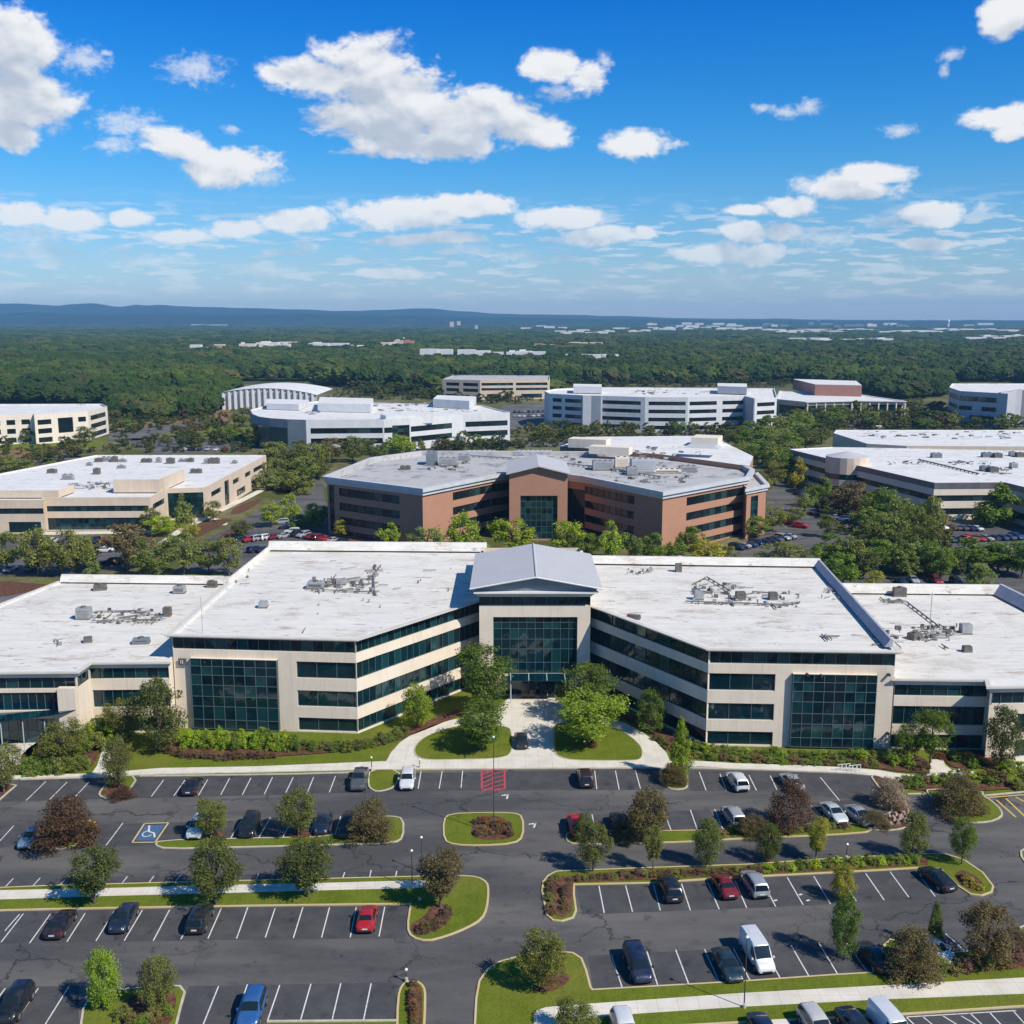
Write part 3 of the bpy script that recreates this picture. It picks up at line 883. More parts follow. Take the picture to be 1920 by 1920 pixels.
# planting beds in front of the wings
bed([(300, 1402), (330, 1376), (560, 1392), (660, 1394), (760, 1370), (835, 1340), (860, 1330), (870, 1340), (770, 1382), (700, 1404), (600, 1415), (420, 1425), (340, 1420)], z=0.16)
bed([(1256, 1405), (1220, 1372), (1150, 1340), (1200, 1345), (1322, 1405), (1500, 1414), (1680, 1416), (1740, 1422), (1741, 1450), (1700, 1450), (1640, 1442), (1560, 1436), (1330, 1424), (1262, 1424)], z=0.165)
bed([(1772, 1430), (1768, 1410), (1840, 1405), (1880, 1425), (1910, 1455), (1960, 1475), (1850, 1485), (1740, 1486), (1690, 1478), (1660, 1468), (1720, 1468), (1820, 1464), (1860, 1450), (1838, 1440), (1790, 1443)], z=0.168)
bed([(60, 1450), (30, 1420), (90, 1380), (130, 1370), (240, 1392), (248, 1400), (235, 1440), (200, 1442), (190, 1400), (175, 1444), (120, 1451)], z=0.166)

# ------------------------------------------------------------------ painted markings
ml = MB()
def mark(a, b, w_=0.11, z=0.068, mb=None, mi=0):
    A, B = P(*a), P(*b)
    d = (B - A).to_2d()
    n = Vector((d.y, -d.x)).normalized() * w_ / 2
    (mb or ml).face([(A.x - n.x, A.y - n.y, z), (B.x - n.x, B.y - n.y, z), (B.x + n.x, B.y + n.y, z), (A.x + n.x, A.y + n.y, z)][::-1], mi)
STALLS = '''86,1466,49,1502 126,1467,93,1500 167,1467,139,1497 307,1463,284,1494 348,1462,326,1493 389.5,1462.5,372,1492.5 430.5,1460,414,1491 470.5,1459.5,454.5,1491
511,1458,495.5,1490 550,1458,536,1487 588,1458,575.5,1489 629,1456,617.5,1486.5 789.5,1447,784,1479.5 829,1447,823.5,1479.5 867.5,1446,864.5,1478 1115,1446,1119,1480.5 1154,1446,1161,1481.5 1191.7,1446,1201,1480 1311,1448,1324,1483 1350,1452,1362,1483
1404,1454,1418.5,1483 1444,1455,1457,1482 1490,1457,1511,1486 1538,1458,1574,1502 26,1549,0,1577.5 64,1549,33,1586 230.5,1544,199,1586 365,1542,341,1581 452.5,1540,432.5,1572.5 507,1533.5,484.7,1573 548,1537,531,1570 592,1536,580,1570 639,1531.7,627,1570
1110,1528,1117,1560 1200,1525,1210,1560 1245,1523,1259,1559.6 1294.5,1519.5,1308,1558 1340,1518,1355,1555 1520,1510,1550,1543
25,1648,11,1663 75.5,1647,61,1663 122.5,1650,110.5,1662.5 180,1646,167,1661 239,1644.5,226,1660.5 289,1643,277,1659 338,1642.5,328,1655.5 389,1643,380,1656 437,1640,428,1654 485.5,1638.7,478.7,1652.7 540,1638,533,1651 594,1637,588,1650 646.4,1636.5,642.3,1648 696,1632.4,692.7,1647.6 744,1634,741.5,1646
37,1715,9.5,1746 44,1714,2,1768 94.5,1715,55.5,1769.5 160,1713,125.5,1767 214,1710,180,1765.5 267,1707.5,233,1765 318,1707,287.5,1765 372,1707,339,1762 415,1704,390,1761 464.7,1702,443.6,1761 516,1703.5,497.6,1759 568,1702,550,1760 618,1702,603,1759 668,1702,656.7,1759 721.4,1701.5,710.7,1757
10,1854,-38,1920 72,1854,20,1930 129,1851,83,1925 241,1852,236,1862 410,1850,380,1925 464,1847,437,1925 524.6,1848,500.7,1918 583,1846,562.5,1918 639,1845,622,1917 696,1845,681,1917
1123,1662,1133,1713 1173,1661,1186,1711 1225.5,1660,1238,1708 1278,1658,1294.5,1708 1327,1655.6,1348.5,1706 1378,1652,1400,1703.4 1427,1649,1454.5,1701 1476,1646,1505.7,1697.5 1526,1644,1557,1696 1575,1641,1605.5,1691 1623,1638.4,1658,1689 1669,1635.6,1704,1683.4 1717.5,1633,1753.5,1682
1146,1790.6,1166.5,1852.5 1213,1785,1233,1848 1267,1782,1291,1845.5 1321,1781,1348,1842 1375,1779,1406,1839 1430,1777,1463.5,1836 1483.5,1774,1517,1832 1534.7,1768,1570.7,1828 1586,1767,1627.5,1825 1773,1752,1810,1785
1731,1908,1750,1924 1768,1906,1800,1926 1802,1906,1836,1926 1820,1902,1845,1926 1855,1899,1880,1926 1900,1897,1926,1926 1700,1909,1718,1926'''
for s_ in STALLS.split():
    x1, y1, x2, y2 = (float(q_) for q_ in s_.split(','))
    mark((x1, y1), (x2, y2))
mark((1700, 1908), (1905, 1896))
# two small turn arrows
for (x_, y_) in ((949, 1495), (1000, 1549)):
    mark((x_ - 5, y_ - 3), (x_ + 4, y_ - 4), 0.3)
    mark((x_ + 4, y_ - 5), (x_ + 1, y_ + 4), 0.22)
    mark((x_ - 8, y_ - 2), (x_ - 5, y_ - 4), 0.2)
for (x_, y_) in ((1453, 1690), (1500, 1679), (1514, 1690)):
    mark((x_ - 2, y_), (x_ + 4, y_ - 1.5), 0.22)
struct('parking_markings', ml, 'line_paint')
mr = MB()
c4 = [(903, 1444.5), (946, 1444), (946.5, 1480), (903.5, 1481)]
for a, b in zip(c4, c4[1:] + c4[:1]):
    mark(a, b, 0.22, 0.070, mr)
mark((925, 1444), (925, 1480.5), 0.2, 0.074, mr)
for i in range(5):
    y0 = 1453 + i * 8
    mark((904, y0), (924, y0 - 8), 0.2, 0.078, mr)
    mark((926, y0 - 1), (946, y0 - 6), 0.2, 0.078, mr)
struct('crosswalk_markings', mr, 'red_paint')
mbp = MB()
q4 = [(271, 1545), (316, 1543.5), (291, 1580), (248, 1580.5)]
ctr = (281.5, 1562)
def sh(k_, q_):
    return (ctr[0] + (q_[0] - ctr[0]) * k_, ctr[1] + (q_[1] - ctr[1]) * k_)
mbp.face([(*P(*sh(.80, q_)).to_2d(), 0.068) for q_ in q4][::-1], 0)
for a, b in zip(q4, q4[1:] + q4[:1]):
    mark(a, b, 0.2, 0.070, mbp, 1)
# wheelchair sign
mark((280, 1549), (279, 1560), 0.22, 0.075, mbp, 2)
mark((279, 1560), (289, 1563), 0.2, 0.076, mbp, 2)
mark((289, 1563), (290, 1571), 0.2, 0.077, mbp, 2)
cc = P(277, 1564)
for i in range(14):
    t0, t1 = R(100 + i * 17), R(100 + (i + 1) * 17)
    mbp.face([(cc.x + r_ * math.cos(t), cc.y + r_ * math.sin(t) * 1.3, 0.0748) for r_, t in ((0.5, t0), (0.62, t0), (0.62, t1), (0.5, t1))][::-1], 2)
mbp2 = struct('accessible_bay_markings', mbp, ['blue_paint', 'kerb_paint', 'line_paint'])
my = MB()
for a, b in (((1868, 1500.6), (1904.5, 1533)), ((1886, 1498), (1926, 1536)), ((1844, 1497), (1920, 1491)), ((1850, 1500), (1870, 1523))):
    mark(a, b, 0.25, 0.070, my)
mark((1904, 1495), (1935, 1512), 0.25, 0.07, my)
struct('hatched_markings', my, 'yellow_paint')
# ------------------------------------------------------------------ facades
def facade(root, A, B, z0, z1, wallmb, ops=(), wm=0, mull=1.5, frames=True, gl='teal_glass', fr='mullion_metal', depth=0.3, rows=None, pane_mb=None):
    """wall from A to B (outside on the right) with openings; ops: (u0, u1, za, zb, style) with u from 0 to 1"""
    A, B = Vector(A[:2]), Vector(B[:2])
    L = (B - A).length
    d = (B - A) / L
    n = Vector((d.y, -d.x))
    holes = [(o[0] * L, o[1] * L, o[2], o[3]) for o in ops]
    us = sorted(set([0.0, L] + [round(h[0], 4) for h in holes] + [round(h[1], 4) for h in holes]))
    zs = sorted(set([z0, z1] + [h[2] for h in holes] + [h[3] for h in holes]))
    def pt(u, z, off=0.0):
        q_ = A + d * u + n * off
        return (q_.x, q_.y, z)
    for i in range(len(us) - 1):
        for j in range(len(zs) - 1):
            uc, zc = (us[i] + us[i + 1]) / 2, (zs[j] + zs[j + 1]) / 2
            if zc < z0 or zc > z1 or us[i + 1] - us[i] < 1e-4:
                continue
            if any(h[0] < uc < h[1] and h[2] < zc < h[3] for h in holes):
                continue
            wallmb.face([pt(us[i], zs[j]), pt(us[i + 1], zs[j]), pt(us[i + 1], zs[j + 1]), pt(us[i], zs[j + 1])], wm)
    for o, (u0, u1, za, zb) in zip(ops, holes):
        style = o[4] if len(o) > 4 else 'band'
        ms = o[5] if len(o) > 5 else mull
        dd = -depth
        if style == 'bay':
            dd = 0.55
        for (pa, pb) in (((u0, za), (u1, za)), ((u1, za), (u1, zb)), ((u1, zb), (u0, zb)), ((u0, zb), (u0, za))):
            if style == 'bay' and pa[0] == pb[0]:
                continue
            wallmb.face([pt(pa[0], pa[1], 0), pt(pb[0], pb[1], 0), pt(pb[0], pb[1], dd), pt(pa[0], pa[1], dd)], wm)
        pane = MB() if pane_mb is None else pane_mb
        frm = MB()
        nu = max(1, round((u1 - u0) / ms))
        if rows and style in ('tower', 'bay'):
            zl = [za] + [r_ for r_ in rows if za < r_ < zb] + [zb]
        elif style in ('tower', 'bay'):
            nz = max(1, round((zb - za) / 1.6))
            zl = [za + (zb - za) * k_ / nz for k_ in range(nz + 1)]
        else:
            zl = [za, zb]
        for i in range(nu):
            for j in range(len(zl) - 1):
                ua, ub = u0 + (u1 - u0) * i / nu, u0 + (u1 - u0) * (i + 1) / nu
                jt = [random.uniform(-.028, .028) for _ in range(4)]
                pane.face([pt(ua, zl[j], dd + jt[0]), pt(ub, zl[j], dd + jt[1]), pt(ub, zl[j + 1], dd + jt[2]), pt(ua, zl[j + 1], dd + jt[3])])
        if style == 'bay':
            for uu, s_ in ((u0, 1), (u1, -1)):
                q4_ = [pt(uu, za, dd), pt(uu, za, 0), pt(uu, zb, 0), pt(uu, zb, dd)]
                pane.face(q4_ if s_ > 0 else q4_[::-1])
        if frames:
            mw = 0.035
            for i in range(nu + 1):
                uu = u0 + (u1 - u0) * i / nu
                uu = min(max(uu, u0 + mw), u1 - mw)
                a_, b_ = A + d * (uu - mw), A + d * (uu + mw)
                frm.bar(a_, b_, dd + 0.015, dd + 0.09, za, zb)
            for zz in zl:
                zz = min(max(zz, za + mw), zb - mw)
                a_, b_ = A + d * (u0 + mw), A + d * (u1 - mw)
                frm.bar(a_, b_, dd + 0.02, dd + 0.075, zz - mw, zz + mw)
        if pane_mb is None:
            w_ = pane.build('window', gl, root)
            if frames:
                frm.build('window_frame', fr, w_)
        elif frames:
            frm.build('window_frame', fr, root)

def roof_on(root, poly, z, m, par=0.5, pw=0.35, name='roof', parmat='white_trim', parapet_top=None):
    """flat deck with a parapet ring rising par above it (z is the parapet top)"""
    mb = MB()
    inner = offset(poly, -pw)
    n = len(poly)
    for i in range(n):
        j = (i + 1) % n
        a, b, c, d = Vector(poly[i][:2]), Vector(poly[j][:2]), inner[j], inner[i]
        mb.face([(*a, z), (*b, z), (*c, z), (*d, z)], 1)
        mb.face([(*d, z), (*c, z), (*c, z - par), (*d, z - par)], 0)
    mb.face([(*q_, z - par) for q_ in inner], 0)
    return mb.build(name, [m, parmat], root)

def cornice(root, poly, z0, z1, over, m, edges=None, steps=2):
    """stepped projecting cornice along chosen edges of the outline"""
    mb = MB()
    n = len(poly)
    for s_ in range(steps):
        o_ = over * (s_ + 1) / steps
        za, zb = z0 + (z1 - z0) * s_ / steps, z0 + (z1 - z0) * (s_ + 1) / steps
        big = offset(poly, o_)
        base = offset(poly, 0.003)
        for i in range(n):
            if edges is not None and i not in edges:
                continue
            j = (i + 1) % n
            a, b, c, d = base[i], base[j], big[j], big[i]
            mb.hull8([(*d, za), (*c, za), (*b, za), (*a, za), (*d, zb), (*c, zb), (*b, zb), (*a, zb)])
    return mb.build('cornice', m, root)

def roof_unit(root, px, py, z, lx, ly, h, m='unit_metal', ang=0.0, name='rooftop_unit', fans=True):
    c = P(px, py, z)
    mb = MB()
    mb.obox(c, ang, lx * 1.06, ly * 1.06, z + 0.0, z + 0.25, 1)
    mb.obox(c, ang, lx, ly, z + 0.25, z + h, 0)
    mb.obox((c.x, c.y), ang, lx * 0.96, ly * 0.86, z + h, z + h + 0.12, 0)
    o = mb.build(name, [m, 'pipe_metal'], root)
    if fans and lx > 1.6:
        f_ = MB()
        k_ = max(1, int(lx / 1.5))
        for i in range(k_):
            q_ = Vector((math.cos(ang), math.sin(ang))) * ((i + 0.5) / k_ - 0.5) * lx
            f_.tube((c.x + q_.x, c.y + q_.y, z + h + 0.1), (c.x + q_.x, c.y + q_.y, z + h + 0.32), 0.42, 0.42, 12)
        for side in (-1, 1):
            for i in range(5):
                zz = z + 0.45 + (h - 0.6) * i / 5
                f_.obox((c.x + side * 0.0 - math.sin(ang) * side * ly / 2, c.y + math.cos(ang) * side * ly / 2), ang, lx * 0.8, 0.05, zz, zz + 0.05)
        f_.build('fan_housing', 'dark_unit', o)
    return o

def pipes(root, pts, z, r_=0.09, m='pipe_metal', h=0.35, name='rooftop_pipe'):
    mb = MB()
    q_ = [P(a, b, z) for a, b in pts]
    for a, b in zip(q_[:-1], q_[1:]):
        mb.tube((a.x, a.y, z + h), (b.x, b.y, z + h), r_, n=6)
        L = (b - a).length
        for k_ in range(int(L / 2.2) + 1):
            c = a.lerp(b, (k_ + 0.5) / (int(L / 2.2) + 1))
            mb.box(c.x - .16, c.x + .16, c.y - .1, c.y + .1, z, z + h)
    return mb.build(name, m, root)

KIT = []
def clutter(root, x0, x1, y0, y1, z, n, seed, size=(0.3, 1.0), m=('dark_unit', 'pipe_metal', 'unit_metal'), name='rooftop_equipment'):
    """low kit gathered in one place on a roof: boxes, ducts, vents"""
    r_ = random.Random(seed)
    allm = MB()
    for i in range(n):
        mb = MB() if root.name.startswith('office_building') else allm
        c = P(r_.uniform(x0, x1), r_.uniform(y0, y1), z)
        lx, ly, h = r_.uniform(*size), r_.uniform(*size), r_.uniform(0.15, 0.65)
        k_ = r_.random()
        mi = r_.randrange(3)
        if k_ < 0.40:
            mb.obox(c, r_.choice((0, 0, R(45), R(-20))), lx, ly, z, z + h, mi, 0.9, 0.9)
        elif k_ < 0.85:
            a_ = r_.choice((0, 0, R(90), R(35)))
            L = r_.uniform(1.0, 3.2)
            q_ = Vector((math.cos(a_), math.sin(a_), 0)) * L / 2
            rr = r_.uniform(.04, .11)
            mb.tube(c - q_ + Vector((0, 0, .25)), c + q_ + Vector((0, 0, .25)), rr, n=6, mi=mi)
            mb.tube(c - q_, c - q_ + Vector((0, 0, .3)), rr * .8, n=5, mi=mi)
        else:
            mb.tube(c, c + Vector((0, 0, h)), .10, n=7, mi=mi)
            mb.tube(c + Vector((0, 0, h)), c + Vector((0, 0, h + .12)), .2, .1, n=7, mi=mi)
            L = .5
        if mb is not allm:
            KIT.append((max(lx * ly, .6 if k_ > .4 else 0), mb, list(m), name, root))
    if allm.v:
        o = allm.build(name, list(m), root)
        o['kind'] = 'stuff'

def finish_kit():
    KIT.sort(key=lambda t: -t[0])
    rest = MB()
    for i, (a_, mb, m, name, root) in enumerate(KIT):
        if i < 95:
            mb.build(name, m, root)
        else:
            k_ = len(rest.v)
            rest.v += mb.v
            rest.f += [tuple(q_ + k_ for q_ in f_) for f_ in mb.f]
            rest.m += mb.m
    if rest.v:
        rest.build('small_rooftop_kit', m, root)['kind'] = 'stuff'

# ------------------------------------------------------------------ the big office building in front
ob = wthing('office_building', 'long beige office building with white flat roofs, green glass bands and a grey gabled entrance', 'building', (0, 165, 0))
HT, LT = 14.2, 10.7
A, B, C_, Dd, E_ = (-48.7, 147.2), (-22.1, 145.0), (-4.9, 167.0), (-4.9, 203.5), (-47.6, 205.0)
LW = [A, B, C_, Dd, E_]
BANDS = [(12.0, 13.75), (8.15, 10.6), (3.9, 6.3), (0.25, 2.2)]
wl = MB()
o1 = [(0.0, 1.0, 12.0, 13.75, 'band', 1.6)] + [(0.675, 1.0, a, b, 'band', 3.0) for a, b in BANDS[1:]] + [(0.10, 0.575, 0.3, 10.85, 'bay', 1.55)]
ROWS = [1.7, 3.7, 5.2, 6.9, 8.4, 9.7]
facade(ob, A, B, 0, HT, wl, o1, rows=ROWS, fr='light_mullion')
facade(ob, B, C_, 0, HT, wl, [(0.0, 1.0, a, b, 'band', 1.35) for a, b in BANDS], fr='mullion_metal')
facade(ob, C_, Dd, 0, HT, wl)
facade(ob, Dd, E_, 0, HT, wl)
facade(ob, E_, A, 0, HT, wl, [(0.05, 0.95, a, b, 'band', 3) for a, b in BANDS[1:]])
F_, G_, H_, I_, J_ = (12.3, 163.6), (27.0, 140.6), (52.2, 139.4), (56.4, 190.8), (12.3, 193.5)
RW = [F_, G_, H_, I_, J_]
facade(ob, F_, G_, 0, HT, wl, [(0.0, 1.0, a, b, 'band', 2.7) for a, b in BANDS], fr='dark_mullion')
o2 = [(0.0, 1.0, 12.0, 13.75, 'band', 1.6)] + [(0.0, 0.365, a, b, 'band', 2.9) for a, b in BANDS[1:]] + [(0.455, 0.905, 0.3, 10.85, 'bay', 1.5)]
facade(ob, G_, H_, 0, HT, wl, o2, rows=ROWS, fr='light_mullion')
facade(ob, H_, I_, 0, HT, wl, [(0.05, 0.95, a, b, 'band', 3) for a, b in BANDS[1:3]])
facade(ob, I_, J_, 0, HT, wl)
facade(ob, J_, F_, 0, HT, wl)
# entrance block between the wings
CA, CB, CC, CD = (-5.1, 160.6), (12.2, 160.6), (12.2, 190), (-5.1, 190)
o3 = [(0.0, 1.0, 14.75, 16.15, 'band', 1.7), (0.125, 0.885, 3.6, 12.9, 'tower', 1.32), (0.2, 0.82, 0.1, 3.3, 'tower', 1.1)]
facade(ob, CA, CB, 0, 17.6, wl, o3, rows=[5.4, 7.6, 9.2, 10.9, 11.9], depth=0.5)
facade(ob, CB, CC, 0, 17.6, wl)
facade(ob, CC, CD, 0, 17.6, wl)
facade(ob, CD, CA, 0, 17.6, wl)
# low wings left and right
l0 = P(140, 1260, LT); l1 = P(163, 1244, LT); l2 = P(118, 1088, LT); l3 = P(-330, 1262, LT)
LLp = [(l3.x, l3.y), (l0.x, l0.y + .5), (l1.x, l1.y + .7), (-48.9, 145.5), (-47.8, P(400, 1092, LT).y), (l2.x, l2.y)]
LB = [(8.15, 9.75), (3.9, 6.5), (0.2, 2.3)]
facade(ob, LLp[0], LLp[1], 0, LT, wl, [(0.0, 1.0, *LB[0], 'band', 1.6), (0.0, 0.93, 5.0, 7.6, 'band', 1.15), (0.55, 0.9, 0.1, 3.8, 'tower', 1.3)], fr='light_mullion')
facade(ob, LLp[1], LLp[2], 0, LT, wl, [(0.0, 1.0, *LB[0], 'band', 1.6)])
facade(ob, LLp[2], LLp[3], 0, LT, wl, [(0.0, 1.0, *LB[0], 'band', 1.7), (0.02, 1.0, *LB[1], 'band', 1.3), (0.02, 1.0, *LB[2], 'band', 1.6)])
facade(ob, LLp[3], LLp[4], 0, LT, wl); facade(ob, LLp[4], LLp[5], 0, LT, wl); facade(ob, LLp[5], LLp[0], 0, LT, wl, [(0.05, 0.95, *LB[0], 'band', 3)])
RT = 10.3
r1 = P(1692, 1273, RT); r2 = P(1857, 1275, RT); r3 = P(1859, 1287, RT); r4 = P(2200, 1290, RT); r5 = P(2080, 1215, RT); r6 = P(1878, 1111, RT); r7 = P(1590, 1108, RT)
RLp = [(52.4, r1.y + .4), (r2.x, r2.y + .4), (r3.x, r3.y + .2), (r4.x, r4.y + 2), (r5.x, r5.y + 5), (r6.x, r6.y), (r7.x - 3, r7.y)]
RB = [(7.75, 9.35), (3.6, 6.3), (0.2, 2.2)]
facade(ob, RLp[0], RLp[1], 0, RT, wl, [(0.0, 1.0, *RB[0], 'band', 1.8), (0.0, 0.985, *RB[1], 'band', 1.5), (0.0, 0.985, *RB[2], 'band', 1.8)])
facade(ob, RLp[1], RLp[2], 0, RT, wl, [(0.0, 1.0, *RB[0], 'band', 1.6)])
facade(ob, RLp[2], RLp[3], 0, RT, wl, [(0.0, 1.0, *RB[0], 'band', 1.6), (0.17, 0.9, *RB[1], 'band', 2.2), (0.17, 0.9, 0.2, 2.6, 'band', 2.2)])
for a, b in zip(RLp[3:], RLp[4:] + RLp[:1]):
    facade(ob, a, b, 0, RT, wl)
# deep pier beside the left porch, sides of the bays
wl.bar((l0.x - 2.3, l0.y + .1), (l0.x + 0.15, l0.y + .1), 0.01, 0.9, 0, 8.6)
wl.build('wall', 'beige_wall', ob)
roof_on(ob, LW, HT, 'white_roof', 0.35)
roof_on(ob, RW, HT - .003, 'white_roof', 0.35)
roof_on(ob, LLp, LT, 'white_roof', 0.3)
roof_on(ob, RLp, RT, 'white_roof', 0.3)
cornice(ob, LW, HT - 0.42, HT + 0.03, 0.85, 'cornice_paint', (0, 1, 4), 3)
cornice(ob, RW, HT - 0.42, HT + 0.03, 0.85, 'cornice_paint', (0, 1, 2), 3)
cornice(ob, LLp, LT - 0.7, LT + 0.02, 0.6, 'cornice_paint', (0, 1, 2, 5), 3)
cornice(ob, RLp, RT - 0.7, RT + 0.02, 0.6, 'cornice_paint', (0, 1, 2), 3)
cornice(ob, [CA, CB, CC, CD], 16.3, 17.0, 0.7, 'cornice_paint', (0, 3, 1), 3)
# tall back parapet screens with inner face to the camera
sc_ = MB()
def screen(a, b, z, h, th=0.5, slope=0.9):
    a, b = Vector(a), Vector(b)
    d = (b - a).normalized()
    n = Vector((-d.y, d.x))       # inwards for counter-clockwise outline
    q_ = [a, b, b + n * (th + slope), a + n * (th + slope)]
    t = [a, b, b + n * th, a + n * th]
    sc_.hull8([(*k_, z) for k_ in q_] + [(*k_, z + h) for k_ in t])
for a in ((Dd, E_, HT, 1.55), (I_, J_, HT, 1.25), ((E_[0], E_[1]), (A[0], A[1] + 30), HT, 0.7, 0.3, 0.2), (RLp[5], RLp[6], RT, 1.5), (LLp[4], LLp[5], LT, 1.2)):
    sc_ = MB()
    screen(*a)
    sc_.build('parapet_screen', 'white_roof', ob)
sc_ = MB()
H2 = Vector(H_).lerp(Vector(I_), 0.03)
screen(H2, I_, HT + .004, 1.1, 0.35, 0.75)
sc_.build('slanted_screen', 'violet_grey', ob)
sc_ = MB()
screen(RLp[4], RLp[5], RT + .004, 1.6, 0.6, 1.5)
sc_.build('slanted_screen', 'violet_grey', ob)
# grey gabled roof over the entrance
gl_, gr_ = -6.5, 13.9
ridge = (gl_ + gr_) / 2
gf, gb = 159.0, 183.5
gz, rz_ = 17.9, 19.75
gm = MB()
for (xa, xb, za, zb) in ((gl_, ridge, gz, rz_), (ridge, gr_, rz_, gz)):
    gm.hull8([(xa, gf, za - .18), (xb, gf, zb - .18), (xb, gb, zb - .18), (xa, gb, za - .18), (xa, gf, za), (xb, gf, zb), (xb, gb, zb), (xa, gb, za)])
gm.tube((ridge, gf - .02, rz_ + .02), (ridge, gb, rz_ + .02), 0.14, n=6)
gm.build('gable_roof', 'metal_roof', ob)
gw = MB()
i_ = 0.8
for yy, rv in ((gf + 1.0, False), (gb - 1.0, True)):
    pts = [(gl_ + i_, yy, 17.0), (gr_ - i_, yy, 17.0), (gr_ - i_, yy, gz - .25), (ridge, yy, rz_ - .25), (gl_ + i_, yy, gz - .25)]
    gw.face(pts[::-1] if rv else pts)
gw.face([(gl_ + i_, gb - 1, 17.0), (gl_ + i_, gf + 1, 17.0), (gl_ + i_, gf + 1, gz - .1), (gl_ + i_, gb - 1, gz - .1)])
gw.face([(gr_ - i_, gf + 1, 17.0), (gr_ - i_, gb - 1, 17.0), (gr_ - i_, gb - 1, gz - .1), (gr_ - i_, gf + 1, gz - .1)])
gw.build('gable_wall', 'steel_blue_wall', ob)
ft = MB()
ft.tube((gl_, gf - .05, gz - .1), (ridge, gf - .05, rz_ - .1), 0.13, n=6)
ft.tube((ridge, gf - .05, rz_ - .1), (gr_, gf - .05, gz - .1), 0.13, n=6)
ft.box(gl_ + .6, gr_ - .6, gf + .2, 160.2, 16.98, 17.22)
ft.build('roof_trim', 'white_trim', ob)
# entrance: glass canopy and lobby porch
cn = MB()
cn.box(-0.6, 8.6, 156.6, 160.05, 3.75, 3.9)
cp = cn.build('entrance_canopy', 'teal_glass', ob)
cs = MB()
for x_ in (-0.2, 2.6, 5.4, 8.2):
    cs = MB(); cs.box(x_ - .06, x_ + .06, 156.7, 160.0, 3.905, 4.0); cs.build('canopy_beam', 'pale_frame', cp)
for x_ in (-0.2, 8.2):
    cs = MB(); cs.tube((x_, 157.0, 0.1), (x_, 157.0, 3.74), 0.09); cs.build('canopy_post', 'pale_frame', cp)
for x_ in (1.4, 2.6, 4.4, 5.6):
    dr = MB(); dr.box(x_, x_ + 1.1, 159.3, 159.36, 0.2, 2.6); dr.build('entrance_door', 'dark_glass', ob)
# left porch canopy, curved glass
pc = MB()
for i in range(10):
    t0, t1 = i / 10, (i + 1) / 10
    xa, xb = l0.x - 16 + 16 * t0, l0.x - 16 + 16 * t1
    ya = l0.y - 3.2 + 2.4 * t0 ** 3
    yb = l0.y - 3.2 + 2.4 * t1 ** 3
    za, zb = 4.5 + 0.9 * t0 ** 2, 4.5 + 0.9 * t1 ** 2
    pc.hull8([(xa, ya, za), (xb, yb, zb), (xb, l0.y + .2, zb), (xa, l0.y + .2, za), (xa, ya, za + .12), (xb, yb, zb + .12), (xb, l0.y + .2, zb + .12), (xa, l0.y + .2, za + .12)])
pcc = pc.build('porch_canopy', 'teal_glass', ob)
for i in range(6):
    x_ = l0.x - 15.5 + i * 3
    pf = MB(); pf.tube((x_, l0.y - 2.7, 0.1), (x_, l0.y - 2.7, 4.5), 0.07, n=6); pf.build('canopy_post', 'pale_frame', pcc)
sg = MB()
sg.bar((-47.9, 146.98), (-46.7, 146.9), 0.12, 0.18, 9.7, 10.7)
s0 = sg.build('wall_sign', 'dark_band', ob)
sg = MB()
sg.bar((-47.55, 146.8), (-47.45, 146.8), 0.1, 0.14, 9.95, 10.45)
sg.build('sign_mark', 'line_paint', s0)
sg = MB()
sg.bar((-47.3, 146.78), (-47.2, 146.78), 0.1, 0.14, 9.95, 10.45)
sg.build('sign_mark', 'line_paint', s0)
# small dark fittings over the left bay and wall lamp on the right pier
for (x_, y_) in ((384, 1241), (398, 1240), (480, 1244), (498, 1243), (1515, 1266), (1668, 1266), (1541, 1268), (1666, 1376)):
    base = 147.0 if x_ < 900 else 139.9
    u_ = (x_ - 960) / F_PX
    v_ = (y_ - 960) / F_PX
    dy = CP - v_ * SP
    yy = base - (x_ - 330) / 340 * 2.0 if x_ < 900 else base - .6
    t_ = (yy - 0.35) / dy
    z_ = CAM_H + (-SP - v_ * CP) * t_
    q_ = MB()
    q_.box(u_ * t_ - .13, u_ * t_ + .13, yy - .45, yy + .3, z_ - .15, z_ + .15)
    q_.build('wall_lamp', 'pole_metal', ob)

# rooftop kit
zd, zl = HT - .35, LT - .3
roof_unit(ob, 592, 1103, zd, 2.6, 1.8, 1.1)
roof_unit(ob, 494, 1139, zd, 1.3, 1.3, .9, fans=False)
roof_unit(ob, 640, 1096, zd, 1.6, 1.3, .8)
clutter(ob, 588, 700, 1086, 1112, zd, 70, 3, (.25, .9))
clutter(ob, 696, 706, 1060, 1118, zd, 18, 9, (.2, .6))
pipes(ob, [(575, 1108), (702, 1114), (700, 1080), (714, 1062)], zd)
clutter(ob, 430, 470, 1068, 1098, zd, 16, 4, (.2, .5))
clutter(ob, 560, 900, 1050, 1195, zd, 20, 14, (.1, .25))
roof_unit(ob, 188, 1106, zl, 2.2, 1.6, .9, 'dark_unit', R(15))
roof_unit(ob, 337, 1112, zl, 2.0, 1.4, 1.2)
roof_unit(ob, 398, 1101, zl, 1.7, 1.2, 1.0, 'dark_unit')
roof_unit(ob, 158, 1160, zl, 2.2, 1.6, 1.8, 'unit_metal')
roof_unit(ob, 314, 1155, zl, 1.2, 1.2, 1.4, 'dark_unit')
roof_unit(ob, 265, 1206, zl, 2.4, 1.4, .7, 'steel_blue_wall', R(8))
roof_unit(ob, 165, 1204, zl, 1.2, 1.2, .7, 'dark_unit', R(20), fans=False)
